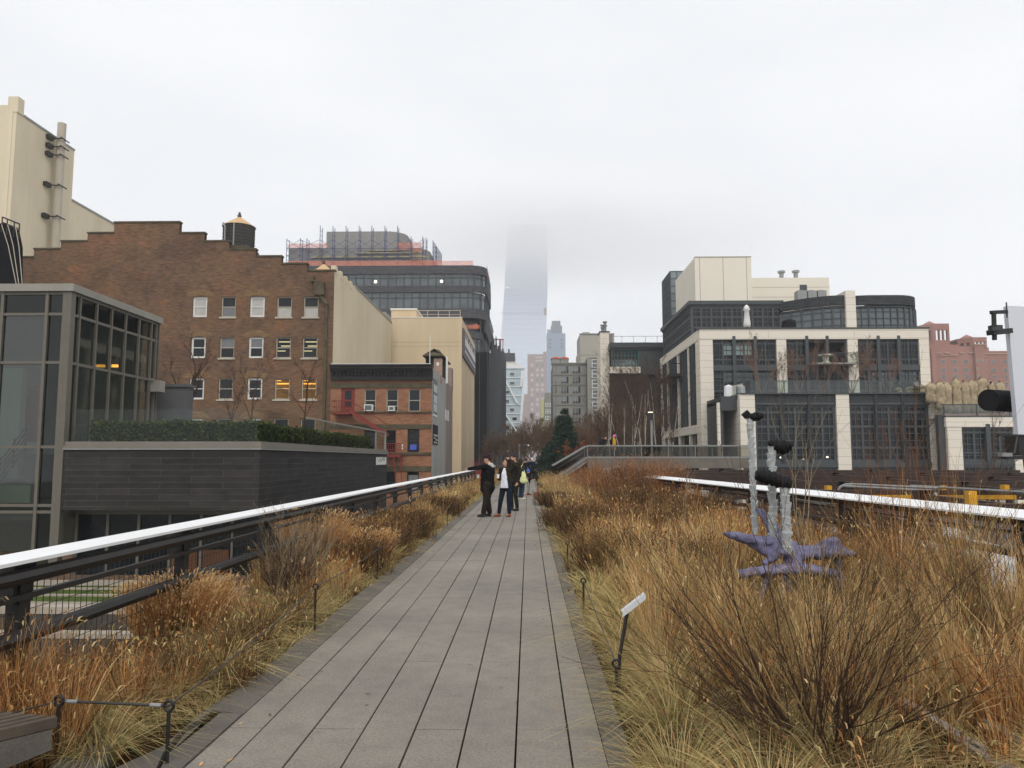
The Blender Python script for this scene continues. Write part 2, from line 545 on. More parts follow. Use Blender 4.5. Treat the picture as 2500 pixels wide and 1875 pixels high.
# path of concrete planks with open joints
xs = [-1.85, -1.64, -1.325, -1.012, -.700, -.388, -.076, .237, .425]
b = MB(); b.box(-1.86, .43, -4, 330, -.09, -.035)
tag(b.build('path_bed', m_gap), kind='structure')
b = MB()
r2 = random.Random(3)
jy = [4.95, 6.55, 8.2, 9.9, 11.7, 13.8]
for i in range(8):
    a, c = xs[i] + (.006 if i else 0), xs[i + 1] - (.006 if i < 7 else 0)
    y = -4.0 + r2.random() * 2
    cuts = [-4.0]
    base = 1.75 + (i % 2) * 1.6
    yy = base
    while yy < 330:
        cuts.append(yy); yy += 3.2
    cuts.append(330)
    for p, q in zip(cuts, cuts[1:]):
        dz = r2.uniform(-.002, .002)
        b.box(a, c, p + .0035, q - .0035, -.034, dz)
pa = b.build('path', m_plank); tag(pa, kind='structure')
def kerb(name, x0, x1, y0, y1, slope):
    b = MB(); y = y0
    while y < y1:
        e = min(y + 3.2, y1)
        zi, zo = (.002, .03) if slope > 0 else (.03, .002)
        b.hexa([(x0, y + .004, -.09), (x1, y + .004, -.09), (x1, e - .004, -.09), (x0, e - .004, -.09), (x0, y + .004, zi), (x1, y + .004, zo), (x1, e - .004, zo), (x0, e - .004, zi)])
        y = e
    return tag(b.build(name, m_kerb), kind='structure')
kerb('kerb', -2.06, -1.856, 5.2, 330, -1)
kerb('kerb', .431, .565, -4, 330, 1)
# tapered concrete fingers that run out of the path into the bed
def finger(pts, z):
    q = [G(x, y, 0) for x, y in pts]
    b = MB(); b.prism([(p.x, p.y, -.088) for p in q], (0, 0, .088 + z))
    return tag(b.build('path_finger', m_kerb), kind='structure')
finger([(372, 1900), (399, 1840), (440, 1790), (512, 1744), (556, 1717), (640, 1655), (668, 1628), (640, 1643), (500, 1738), (395, 1828), (250, 1895)], .012)
_kp = [G(x_, y_, 0) for x_, y_ in ((380, 1900), (412, 1845), (452, 1794), (520, 1751), (585, 1704), (660, 1646))]
b = MB(); b.prism([(p.x, p.y, -.088) for p in _kp] + [(-2.055, 5.196, -.088), (-1.857, 5.196, -.088), (-1.857, 3.9, -.088)], (0, 0, .098)); tag(b.build('kerb', m_kerb), kind='structure')
finger([(120, 1880), (200, 1795), (270, 1740), (318, 1702), (352, 1690), (300, 1790), (245, 1885)], .015)
q = [G(x, y, 0) for x, y in ((402, 1905), (478, 1806), (560, 1735), (700, 1640), (760, 1640), (740, 1905))]

# lawn terrace below the left fence
zt = -2.5
b = MB(); b.box(-34, -9.8, 20.6, 21.1, zt + .12, zt + .3); b.box(-10.3, -9.8, 21.1, 26.2, zt + .12, zt + .3)
for y in (22.6, 23.9, 25.1): b.box(-34, -10.31, y, y + .16, zt - .1, zt + .05)
b.box(-34, -9.0, 19.7, 20.1, zt - .3, zt - .18)
tag(b.build('terrace_kerb', m_paving), kind='structure')
b = MB(); b.box(-34, -9.8, 20.62, 21.08, -9, zt + .119); b.box(-34, -9.0, 19.72, 20.08, -9, zt - .301); b.box(-10.28, -9.82, 21.081, 26.2, -9, zt + .119)
tag(b.build('retaining_wall', M("dark_retaining_concrete", hx('4a4640'), .9, .2, sc=1, amt=.3, streak=True)), 'dark concrete retaining wall at the edge of the lawn terrace', 'retaining wall')
b = MB(); b.box(-34, -10.3, 21.1, 25.9, -9, zt); tag(b.build('lawn', m_lawn), kind='structure')
b = MB(); b.box(-34, -10.3, 25.9, 27.0, -9, zt + .02)
tag(b.build('terrace_paving', m_paving), kind='structure')

# ---------------------------------------------------------------- glass pavilion (far left)
Y0 = 27.0
Xg = P(172, 760, Y0).x
Yg2 = 33.6
zt_ = P(172, 694, Y0).z
Z = lambda y: P(150, y, Y0).z
gp = thing('glass_pavilion', 'glass and bronze framed corner pavilion with an amber room inside', 'building', (Xg, Y0, -2.2))
zs = [Z(1385), Z(1250), Z(1234), Z(1091), Z(885), Z(767), Z(716)]
XL = Xg - 9
b = MB()
b.box(XL, Xg + .14, Y0 - .14, Yg2 + .1, Z(712), zt_)                # roof fascia
b.build('roof', m_coping, gp)
f = FY(Y0)
b = MB()
fx = [XL, P(-60, 800, Y0).x, P(4, 800, Y0).x, P(113, 800, Y0).x]
for x in fx: b.fbox(f, x - .055, x + .055, zs[0], Z(712), -.05, .12)
b.box(Xg - .26, Xg - .10, Y0 - .06, Y0 + .12, zs[0], Z(712)); b.box(Xg - .097, Xg + .05, Y0 - .06, Y0 + .22, zs[0], Z(712))
for z in zs[1:]: b.fbox(f, XL, Xg - .26, z - .05, z + .05, -.03, .1)
b.build('front_frame', m_frame, gp)
b = MB()
g_ = [fx[2] + .05, fx[3] - .05]
cols = [(XL, fx[1]), (fx[1], fx[2]), (fx[2], fx[3]), (fx[3], Xg - .26)]
for i, (a, c) in enumerate(cols):
    for z0, z1 in zip(zs, zs[1:]):
        dark = i in (3,) or z0 == zs[1] or z0 == zs[5]
        b.quad((a, Y0 + .04, z0), (c, Y0 + .04, z0), (c, Y0 + .04, z1), (a, Y0 + .04, z1), 1 if dark else 0)
b.build('front_glazing', [m_clear_tint, m_clear_dark], gp)
f = FR(Xg)
b = MB()
my = [PX(px, py, Xg).y for px, py in ((192, 800), (234, 800), (271, 800), (306, 800), (339, 800), (369, 800), (381, 800))]
for y in my: b.fbox(f, y - .04, y + .04, 2.2, Z(712), -.05, .1)
b.fbox(f, my[-1] + .2, Yg2, 1.9, Z(712), -.06, .2)
for z in zs[3:]: b.fbox(f, Y0 + .22, Yg2, z - .05, z + .05, -.03, .09)
b.build('side_frame', m_frame, gp)
b = MB()
yy = [Y0 + .22] + my + [Yg2]
for a, c in zip(yy, yy[1:]):
    for z0, z1 in zip(zs[3:], zs[4:]):
        b.quad((Xg - .04, a, z0), (Xg - .04, c, z0), (Xg - .04, c, z1), (Xg - .04, a, z1), 1 if z0 == zs[5] else 0)
b.build('side_glazing', [m_clear_tint, m_clear_dark], gp)
# inside: floors, back wall, amber panel, pale column, stair
m_in = M("interior_grey", hx('a39f92'), .9, .1, sc=.5, amt=.15)
m_pale = M("interior_pale_green", hx('9aa694'), .9, .1, sc=.6, amt=.1, streak=True)
b = MB()
b.box(XL, Xg - .3, Y0 + 5.6, Y0 + 5.8, -2.2, Z(712) - .02)
b.box(XL, XL + .2, Y0 + .3, Y0 + 5.6, -2.2, Z(712) - .02)
b.box(XL + .2, Xg - .3, Y0 + 2.2, Y0 + 5.6, Z(1091) - .25, Z(1091))
b.box(XL + .2, Xg - .3, Y0 + .3, Y0 + 5.6, Z(1250) - .3, Z(1234))
b.build('interior_wall', m_in, gp)
b = MB()
x0, x1 = P(55, 960, Y0 + 2.4).x, P(104, 960, Y0 + 2.4).x
b.box(x0, x1, Y0 + 2.4, Y0 + 2.55, Z(1075), Z(925)); b.build('amber_panel', M("amber_panel", hx('b07a35'), .7, .2, sc=.8, amt=.15), gp)
b = MB()
b.box(P(-60, 960, Y0 + 1.2).x, P(52, 960, Y0 + 1.2).x, Y0 + 1.2, Y0 + 1.5, Z(1170), Z(888))
b.box(P(-60, 1200, Y0 + .8).x, P(83, 1200, Y0 + .8).x, Y0 + .6, Y0 + .9, Z(1230), Z(1186)); b.build('column', m_pale, gp)
b = MB()
xa, xb = P(-40, 1180, Y0 + .9).x, P(60, 1050, Y0 + .9).x
for i in range(5):
    b.tube([(xa, Y0 + 1.0, Z(1230) + .2 * i), (xb, Y0 + 1.0, Z(1095) + .2 * i)], .025, 5)
for t in (0, .35, .7, 1):
    x = xa + (xb - xa) * t; z = Z(1230) + (Z(1095) - Z(1230)) * t
    b.tube([(x, Y0 + 1.0, z - .1), (x, Y0 + 1.0, z + .95)], .03, 5)
b.build('stair_rail', m_blackmatte, gp)
for px0, px1 in ((226, 253), (265, 285)):
    b = MB(); p0, p1 = P(px0, 893, Y0 + 3), P(px1, 893, Y0 + 3)
    b.box(p0.x, p1.x, Y0 + 3.0, Y0 + 3.12, p0.z - .05, p0.z + .05); b.build('ceiling_light', m_lit, gp)
b = MB(); p = P(372, 940, 33.0)
b.box(p.x - .35, p.x + .32, 33.0, 33.5, p.z - .28, p.z + .2); b.tube([(p.x - 1.0, 32.9, p.z + .3), (p.x + .1, 32.9, p.z + .22)], .04, 6)
b.build('wall_lamp', m_coping, gp)

# ---------------------------------------------------------------- dark brick terrace building
Xs = P(635, 1100, Y0).x
Yq = 51.5
zc = P(400, 1096, Y0).z
tb = thing('terrace_building', 'low charcoal brick building with a hedge and glass balustrade on its roof', 'building', ((Xg + Xs) / 2, Y0, -2.5))
zb = P(400, 1246, Y0).z
b = MB()
b.wall(FY(Y0 - .02), [Xg + .05, Xs], [zb, zc], [], .2)
b.wall(FR(Xs), [Y0 - .02, Yq], [-9, zc], [], .2)
b.wall(FY(Yq), [Xg, Xs], [-9, zc], [], .2)
b.quad((Xg, Y0, zb), (Xs, Y0, zb), (Xs, Y0 + 1.4, zb), (Xg, Y0 + 1.4, zb))
b.build('wall', m_slate, tb)
b = MB()
b.box(Xg + .05, Xs + .06, Y0 - .08, Y0 + .4, zc, zc + .12); b.box(Xg + .05, Xs + .02, Y0, Y0 + .36, zc + .123, zc + .26)
b.box(Xs - .4, Xs + .06, Y0 + .402, Yq, zc, zc + .12); b.box(Xs - .36, Xs + .02, Y0 + .362, Yq, zc + .123, zc + .26)
b.build('parapet_coping', M('dull_coping', hx('787269'), .6, .3, sc=1.2, amt=.1), tb)
b = MB(); b.box(Xg + .05, Xs + .065, Y0 - .095, Y0 - .082, zc - .03, zc + .012); b.box(Xs + .062, Xs + .075, Y0 - .08, Yq, zc - .03, zc + .012)
b.build('drip_edge', m_steel, tb)
b = MB(); b.box(Xg, Xs - .4, Y0 + .4, Yq - .1, zc - .4, zc - .02); b.build('roof', m_conc, tb)
zg = P(400, 998, Y0).z
b = MB()
b.quad((Xg + .3, Y0 + .15, zc + .26), (Xs - .15, Y0 + .15, zc + .26), (Xs - .15, Y0 + .15, zg), (Xg + .3, Y0 + .15, zg))
n = 7
for i in range(n):
    a, c = Y0 + .2 + (Yq - Y0 - .3) * i / n, Y0 + .2 + (Yq - Y0 - .3) * (i + 1) / n - .03
    b.quad((Xs - .13, a, zc + .26), (Xs - .13, c, zc + .26), (Xs - .13, c, zg), (Xs - .13, a, zg))
b.quad((Xs - .13, Yq - .1, zc + .26), (Xs - 5, Yq - .1, zc + .26), (Xs - 5, Yq - .1, zg), (Xs - .13, Yq - .1, zg))
b.build('balustrade_glass', m_clear, tb)
b = MB()
b.beam((Xs - .13, Y0 + 6, zg + .0), (Xs - .13, Yq - .1, zg + .0), .07, .07)
b.beam((Xs - .13, Yq - .1, zc + .1), (Xs - .13, Yq - .1, zg + .04), .12, .12)
b.beam((Xs - .13, Yq - 3.3, zc + .1), (Xs - .13, Yq - 3.3, zg + .04), .08, .08)
b.build('balustrade_rail', m_coping, tb)
# lower storefront under the brick
b = MB(); f = FY(Y0 + .9)
xsf = [Xg + .1 + (Xs - Xg - .2) * i / 6 for i in range(7)]
for x in xsf: b.fbox(f, x - .05, x + .05, -2.45, zb - .2, 0, .12)
b.fbox(f, Xg, Xs, zb - .2, zb - .02, -.02, .14)
b.build('storefront_frame', m_frame, tb)
b = MB()
b.quad((Xg, Y0 + .96, -2.45), (Xs, Y0 + .96, -2.45), (Xs, Y0 + .96, zb - .1), (Xg, Y0 + .96, zb - .1)); b.build('storefront_glazing', m_glass, tb)
b = MB()
for a, c in ((3, 4), (4, 5)):
    b.box(xsf[a] + .1, xsf[c] - .1, Y0 + .90, Y0 + .94, -2.4, -1.55)
b.build('storefront_door', M("timber_panel", hx('5e3c24'), .7, .3, sc=2, amt=.2, streak=True), tb)
# grey party wall stub on the terrace
b = MB()
p0, p1 = P(383, 940, 34.5), P(455, 975, 34.5)
b.box(p0.x, p1.x, 34.5, 35.2, zc - .2, P(383, 945, 34.5).z); b.box(p0.x - .1, p1.x + .1, 34.4, 35.3, P(383, 945, 34.5).z, P(383, 938, 34.5).z)
b.build('stair_bulkhead', M("grey_render", hx('5e5e60'), .9, .2, sc=.8, amt=.15), tb)
# notice panel at the far end of the side wall
y0, y1 = PX(917, 1125, Xs).y, PX(941, 1125, Xs).y
z0, z1 = PX(917, 1135, Xs).z, PX(917, 1116, Xs).z
b = MB(); b.box(Xs + .02, Xs + .06, y0, y1, z0, z1)
q = random.Random(4)
for i in range(9):
    yy = y0 + (y1 - y0) * (.15 + .08 * i); zz = z0 + (z1 - z0) * q.uniform(.3, .6)
    b.box(Xs + .062, Xs + .066, yy, yy + q.uniform(.06, .2), zz, zz + q.uniform(.1, .3), 1)
b.build('notice_panel', [m_winwhite, m_blind_dim], tb)

# hedge behind the glass: a mass of small leaves on a core
def leaves(pts, size, cols, seed, drop=0.5):
    r = np.random.default_rng(seed)
    n = len(pts)
    a = r.normal(size=(n, 3)); a /= np.linalg.norm(a, axis=1)[:, None]
    c = r.normal(size=(n, 3)); c -= (c * a).sum(1)[:, None] * a; c /= np.linalg.norm(c, axis=1)[:, None]
    s = size * r.uniform(.6, 1.4, (n, 1))
    v = np.stack([pts - a * s, pts + c * s * .5, pts + a * s, pts - c * s * .5], 1).reshape(-1, 3)
    col = np.array([cc[:3] for cc in cols])[r.integers(0, len(cols), n)] * r.uniform(.75, 1.25, (n, 1))
    return v, np.repeat(col, 4, 0), 4

def rawmesh(name, v, col, per, mat, parent=None, off=(0, 0, 0)):
    """quads of 4 vertices each, coloured per vertex"""
    me = bpy.data.meshes.new(name)
    v = np.asarray(v, dtype=np.float32) - np.array(off, dtype=np.float32)
    n = len(v)
    me.vertices.add(n); me.vertices.foreach_set('co', v.ravel())
    me.loops.add(n); me.loops.foreach_set('vertex_index', np.arange(n, dtype=np.int32))
    me.polygons.add(n // 4)
    me.polygons.foreach_set('loop_start', np.arange(0, n, 4, dtype=np.int32))
    me.polygons.foreach_set('loop_total', np.full(n // 4, 4, dtype=np.int32))
    at = me.attributes.new('Col', 'FLOAT_COLOR', 'POINT')
    c4 = np.ones((n, 4), dtype=np.float32); c4[:, :3] = np.clip(col, 0, 1)
    at.data.foreach_set('color', c4.ravel())
    me.materials.append(mat)
    me.update(calc_edges=True)
    o = bpy.data.objects.new(name, me)
    link(o, parent)
    WL[o.name] = Vector(off)
    return o

m_leaf = MATTR("leaf", .7, .25)
m_blade = MATTR("dry_grass", .85, .2)
m_needle = MATTR("needles", .8, .1)
r = np.random.default_rng(5)
hz0, hz1 = zc + .26, P(400, 1031, Y0).z
def hedge(x0, x1, y0, y1, n, label, seed):
    r = np.random.default_rng(seed)
    p = np.stack([r.uniform(x0, x1, n), r.uniform(y0, y1, n), hz0 - .1 + (hz1 - hz0 + .1) * r.uniform(0, 1, n) ** .6], 1)
    p[:, 2] += r.normal(0, .05, n) + .03 * np.sin(p[:, 0] * 2.1 + p[:, 1])
    v, c, _ = leaves(p, .07, [hx('4a5a24'), hx('344020'), hx('5d662f'), hx('26311a'), hx('3c4a20')], seed)
    o = rawmesh('hedge', v, c, 4, m_leaf, None, ((x0 + x1) / 2, (y0 + y1) / 2, hz0))
    o.location = ((x0 + x1) / 2, (y0 + y1) / 2, hz0)
    tag(o, label, 'hedge')
hedge(Xg + .6, Xs - .3, Y0 + .5, Y0 + 1.5, 26000, 'long dark green clipped hedge behind the front roof balustrade', 3)
hedge(Xs - 1.3, Xs - .35, Y0 + 1.7, Yq - 3.6, 30000, 'green and russet hedge along the side roof balustrade', 4)
# ---------------------------------------------------------------- big brown brick building with stepped gable
YB = 66.0
f = FY(YB)
XR = P(816, 700, YB).x
XLb = P(40, 650, YB).x
bb = thing('brick_building', 'tall weathered brown brick building with stepped gable and rows of sash windows', 'building', (XR - 8, YB, -9))
steps = [(40, 82, 629), (82, 148, 609), (148, 213, 590), (213, 278, 570), (278, 439, 544), (439, 500, 570), (500, 560, 590), (560, 625, 610), (625, 688, 627), (688, 750, 645), (750, 816, 662)]
ST = [(P(a, c, YB).x, P(b_, c, YB).x, P((a + b_) / 2, c, YB).z) for a, b_, c in steps]
ST[-1] = (ST[-1][0], XR, ST[-1][2])
for i in range(1, len(ST)): ST[i] = (ST[i - 1][1], ST[i][1], ST[i][2])
def btop(u):
    for a, c, z in ST:
        if a <= u <= c: return z
    return -99
wr = [(724, 774), (823, 874), (923, 975), (1022, 1074)]
wc = [(470, 505.5), (540, 575), (610, 646), (676, 712), (741, 777)]
holes = []
WIN = []
for ri, (t, bt) in enumerate(wr):
    for ci, (a, c) in enumerate(wc):
        h = (P(a, 750, YB).x, P(c, 750, YB).x, P(a, bt, YB).z, P(a, t, YB).z)
        holes.append(h); WIN.append((ri, ci, h))
b = MB()
b.wall(f, [s[0] for s in ST] + [XR], [-9] + [s[2] for s in ST], holes, .3, btop)
b.wall(FY(YB + .45), [s[0] for s in ST] + [XR], [ST[-1][2] - 1] + [s[2] for s in ST], [], .01, btop)
b.build('wall', m_brown, bb)
b = MB()
for a, c, z in ST: b.box(a - .05, c + .05, YB - .08, YB + .5, z, z + .14)
b.build('coping', m_stone_dark, bb)
for (ri, ci, h) in WIN:
    wh = ci in (0, 2)
    x0, x1, z0, z1 = h
    zm = (z0 + z1) / 2
    bl, bm = None, None
    if ri == 0: bl, bm = ([(x0, x1, z0, zm - .05)] if ci != 0 else [(x0, x1, z0, z1)]), (m_blind if ci != 1 else m_blind_dim)
    if ri == 0 and ci == 2: bl = [(x0, x1, z0, z1)]
    if ri == 1 and ci in (1, 2): bl, bm = [(x0, x1, zm, z1)], m_blind_dim
    if ri == 1 and ci in (3, 4): bl, bm = [(x0 + .2, x1 - .1, z1 - .42, z1 - .36), (x0 + .4, x1 - .1, z1 - .78, z1 - .72), (x0 + .1, x0 + .8, zm - .3, zm - .25)], m_lit_pale
    if ri == 2 and ci in (3, 4): bl, bm = [(x0 + .12, x1 - .12, z1 - .52, z1 - .42), (x0 + .5, x1 - .12, z1 - .95, z1 - .86), (x0 + .12, x0 + .5, z1 - .24, z1 - .18)], m_lit
    window(bb, f, x0, x1, z0, z1, .14, m_winwhite if wh else m_winbeige, m_glass if not (ri == 2 and ci in (3, 4)) else m_amber, 1, 2, .16 if wh else .09, .07, .1, bl, bm)
b = MB()
for (ri, ci, h) in WIN:
    if ci in (0, 2): continue
    b.box(h[0] - .12, h[1] + .12, YB - .1, YB + .12, h[2] - .14, h[2])
b.build('window_sills', m_winbeige, bb)
# arched brick heads over the white windows
for (ri, ci, h) in WIN:
    if ci not in (0, 2): continue
    b = MB(); cx = (h[0] + h[1]) / 2; ww = (h[1] - h[0]) / 2
    pts_o, pts_i = [], []
    for i in range(9):
        a = R(150 - 120 * i / 8)
        pts_o.append((cx + (ww + .75) * 1.05 * math.cos(a), YB - .02, h[3] - .45 + (ww + .75) * .8 * math.sin(a)))
        pts_i.append((cx + ww * 1.15 * math.cos(a), YB - .02, h[3] - .18 + ww * .42 * math.sin(a)))
    for i in range(8):
        b.prism([pts_i[i], pts_i[i + 1], pts_o[i + 1], pts_o[i]], (0, .018, 0))
    b.build('arch_bricks', m_archbrick, bb)
b = MB()
x = P(797, 800, YB).x
b.tube([(x, YB - .12, P(797, 745, YB).z), (x, YB - .12, -5)], .13, 8)
p = P(780, 700, YB); b.box(p.x - .35, p.x + .5, YB - .45, YB + .02, p.z - .8, p.z + .3)
b.tube([(p.x + .1, YB - .2, p.z - .7), (x, YB - .12, P(797, 745, YB).z)], .2, 6); b.tube([(p.x + .1, YB - .2, p.z + .2), (p.x - .5, YB - .2, p.z + .5)], .14, 6)
p = P(765, 683, YB); b.box(p.x - .15, p.x + .15, YB - .3, YB + .01, p.z - .2, p.z + .25)
b.build('drain_pipe', m_stone_dark, bb)
# cream rendered side wall
ys = [YB, 72.5, 80, 94.4]
b = MB()
ze = P(816, 653, YB).z
zl = PX(856, 690, XR).z
b.wall(FR(XR), [YB, YB + 3.2, 94.4], [-9, zl, ze], [], .3, lambda u: ze if u < YB + 3.2 else zl)
for i in range(4): b.box(XR - .4, XR + .03, YB + .3 + i * 1.9, YB + 1.0 + i * 1.9, ze - .5, ze + .25 - i * .02)
b.build('side_wall', m_cream, bb)
b = MB(); b.box(XR - .45, XR + .06, YB + 8, 94.4, zl, zl + .16)
for i in range(3): b.box(XR - .6, XR + .02, 90.5 + i * 1.4, 91.1 + i * 1.4, zl + .16, zl + .7)
b.build('side_coping', m_coping, bb)
b = MB(); b.box(XLb, XR - .3, YB + .5, 94.4, ST[-1][2] - 1.2, ST[-1][2] - .8); b.build('roof', m_conc, bb)

# water tanks
def tank(px, py_top, Y, w_px, h_px, cone_px, label, short=False):
    c = P(px, py_top + cone_px + h_px, Y); sc = Y / FPX
    t = thing('water_tank', label, 'water tank', c, 'wooden rooftop water tanks')
    rr = w_px / 2 * sc; h = h_px * sc
    b = MB(); b.lathe(c, [(rr * .97, 0), (rr, h)], 24)
    b.build('barrel', m_tank, t)
    b = MB()
    for i in range(7): b.lathe(c + Vector((0, 0, h * (i + .5) / 7)), [(rr * 1.008, 0), (rr * 1.008, .035)], 24)
    b.build('hoops', m_dgrey, t)
    b = MB(); b.lathe(c, [(rr * 1.06, h), (.12, h + cone_px * sc * .86)], 24); b.build('roof', m_tankroof, t)
    b = MB(); b.lathe(c, [(.16, h + cone_px * sc * .8), (.2, h + cone_px * sc), (.1, h + cone_px * sc * 1.15), (.14, h + cone_px * sc * 1.2), (.02, h + cone_px * sc * 1.32)], 8); b.build('finial', m_stone_dark, t)
    b = MB(); b.tube([c + Vector((-rr * .55, -rr * .9, .1)), c + Vector((-rr * .55, -rr * .9, h * .85)), c + Vector((-rr * .75, -rr * .75, h * 1.05))], .09, 6)
    b.tube([c + Vector((.1, -rr * 1.05, 0)), c + Vector((.1, -rr * 1.05, h))], .07, 6)
    b.build('ladder_pipe', m_steel, t)
    b = MB()
    for a in range(6): b.beam(c + Vector((rr * .8 * math.cos(a), rr * .8 * math.sin(a), 0)), c + Vector((rr * .8 * math.cos(a), rr * .8 * math.sin(a), -4)), .25)
    b.box(c.x - rr, c.x + rr, c.y - rr, c.y + rr, c.z - .25, c.z)
    b.build('stand', m_stone_dark, t)
tank(582, 522, 71, 78, 57, 30, 'dark wooden water tank with tan conical roof above the brick gable')
tank(789, 640, 78, 46, 40, 22, 'small half hidden water tank with tan roof behind the right end of the gable')

# tall pale cream building far left
XT = PX(33, 500, -50).x
Yn, Ym, Yf = PX(33, 400, -50).y, PX(180, 400, -50).y, PX(300, 545, -50).y
zt1, zt2 = PX(33, 268, -50).z, PX(175, 490, -50).z
ct = thing('cream_building', 'tall windowless pale cream building with a flue pipe up its side', 'building', (-60, Yn, -9))
b = MB()
b.wall(FR(-50), [Yn, Ym, Yf + 12], [-9, zt2, zt1], [], .3, lambda u: zt1 if u < Ym else zt2)
b.wall(FY(Yn), [-75, -50], [-9, zt1], [], .3)
b.quad((-50, Ym, zt2), (-75, Ym, zt2), (-75, Ym, zt1), (-50, Ym, zt1))
b.box(-50.9, -49.9, Yn - .05, Yn + .9, zt1, P(20, 236, Yn).z); b.box(-75, -50.35, Yn - .06, Yn + .3, 5, P(5, 257, Yn).z)
b.build('wall', m_cream2, ct)
b = MB(); b.box(-50.5, -49.92, Yn + 1, Ym, zt1, zt1 + .2); b.box(-50.5, -49.92, Ym, Yf + 12, zt2, zt2 + .2); b.build('coping', m_steel, ct)
b = MB()
yp = PX(138, 500, -49.4).y; zp = P(146, 302, yp).z
b.tube([(-49.3, yp, 14), (-49.3, yp, zp)], .42, 10)
b.build('flue_pipe', m_winbeige, ct)
for py in (337, 358, 379, 455, 533):
    b = MB(); z = PX(138, py, -49.4).z
    b.beam((-50, yp - .55, z), (-48.8, yp - .55, z), .1); b.beam((-48.8, yp - .9, z), (-48.8, yp + .6, z), .1); b.box(-50, -49.6, yp - 1.5, yp - .7, z - .35, z + .1)
    b.build('pipe_bracket', m_black, ct)

# netted tank scaffold far left
nt_ = thing('netted_scaffold', 'black netting wrapped around a rooftop scaffold with a pipe rail', 'scaffold', (-32, 57, 10))
YN = 58.0
p0, p1 = P(-40, 560, YN), P(48, 545, YN)
b = MB()
prof = [(P(-60, 545, YN).x, 545), (P(10, 545, YN).x, 545), (P(47, 562, YN).x, 562), (P(56, 600, YN).x, 605), (P(59, 680, YN).x, 720)]
for (xa, ya), (xb, yb) in zip(prof, prof[1:]):
    za, zb_ = P(30, ya, YN).z, P(30, yb, YN).z
top_ = [(x, YN, P(30, y, YN).z) for x, y in prof]
zlow = P(30, 720, YN).z
b.prism(top_ + [(prof[0][0], YN, zlow)], (-4.6, 4, 0))
b.build('net', m_net, nt_)
b = MB()
for x0, x1, xx in ((3, 20, 40), (18, 32, 46), (36, 46, 54)):
    a, c, d = P(x0, 548, YN - .1), P(x1, 600, YN - .1), P(xx, 700, YN - .1)
    b.tube([(a.x, YN - .06, a.z), (c.x, YN - .1, c.z), (d.x, YN - .06, d.z)], .035, 4)
b.build('tie_cords', m_winbeige, nt_)
b = MB()
a, c = P(6, 530, YN), P(48, 547, YN)
b.tube([a, c], .06, 5); b.tube([(a.x, YN, a.z - .4), (c.x, YN, c.z - .4)], .05, 5)
for t in (0, .3, .7, 1):
    q = a.lerp(c, t); b.tube([(q.x, YN, q.z), (q.x, YN, q.z - 1.2)], .05, 5)
b.build('rail', m_black, nt_)

# ---------------------------------------------------------------- small orange brick tenement
YT = 65.7
f = FY(YT)
X0, X1 = XR - .02, P(1055, 950, YT).x
Zt = lambda py: P(940, py, YT).z
tn = thing('tenement', 'narrow orange brick tenement with black cornice and red fire escape', 'building', ((X0 + X1) / 2, YT, -9))
tw = []
for a, c, t, bt in ((833, 866, 948, 1004), (889.5, 918, 950, 1005), (943, 972, 950, 1005), (997, 1026, 950, 1005), (890, 917, 1050, 1107), (944, 968, 1050, 1104), (996, 1025, 1048, 1104), (944, 970, 1151, 1205), (996, 1025, 1151, 1205)):
    tw.append((P(a, 975, YT).x, P(c, 975, YT).x, Zt(bt), Zt(t)))
b = MB(); b.wall(f, [X0, X1], [-9, Zt(915)], tw, .3); b.build('front_wall', m_orange, tn)
for i, h in enumerate(tw):
    if i == 0: continue
    bl = None; bm = None
    if i == 6: bl, bm = [(h[0] + .2, h[0] + .75, h[2] + .2, h[2] + .65)], M("blue_sign_in_window", hx('4a5fb8'), .6, .3)
    if i == 8: bl, bm = [(h[0] + .1, h[1] - .1, h[2], h[3] - .3)], m_blind_dim
    window(tn, f, *h, .12, m_winbeige if i in (1, 2, 3) else m_black, m_glass, 1, 2, .08, .06, .1, bl, bm, vs=[(h[2] + (h[3] - h[2]) * .25, .05)] if i in (1, 2) else None)
b = MB(); h = tw[0]
b.fbox(f, h[0], h[1], h[2], h[3], .1, .16); b.fbox(f, h[0] + .3, h[1] - .3, h[2] + .35, h[2] + .85, .08, .1, 1); b.fbox(f, h[0] + .3, h[1] - .3, h[3] - .95, h[3] - .2, .08, .1, 1)
b.build('door', [m_red, m_glass], tn)
b = MB()
for (t, bt, pr) in ((936, 947, .08), (1004.5, 1008, .14), (1036, 1047, .08), (1104.5, 1110, .14), (1138, 1151, .08)):
    b.fbox(f, X0 + .03, X1, Zt(bt), Zt(t), -pr, 0)
b.build('stone_bands', m_stone_dark, tn)
b = MB()
zc0, zc1 = Zt(928), Zt(892)
for z0, z1, pr in ((.0, .12, .35), (.12, .3, .25), (.3, .55, .3), (.55, .72, .55), (.72, .9, .8), (.9, 1.0, .95)):
    b.fbox(f, X0 + .02, X1 + .05, zc0 + (zc1 - zc0) * z0, zc0 + (zc1 - zc0) * z1 - .003, -pr, .2)
for i in range(26):
    x = X0 + .3 + i * (X1 - X0 - .6) / 25
    b.fbox(f, x - .06, x + .06, zc0 + (zc1 - zc0) * .32, zc0 + (zc1 - zc0) * .56, -.5, -.3)
b.build('cornice', m_cornice, tn)
b = MB(); b.box(X0 + .1, X1 - .1, YT - .6, YT - .3, zc1, zc1 + .09); b.build('flashing', m_winwhite, tn)
b = MB(); b.box(X0, X1 - .05, YT + .3, 83, zc1 - 1.0, zc1 - .8); b.build('roof', m_conc, tn)
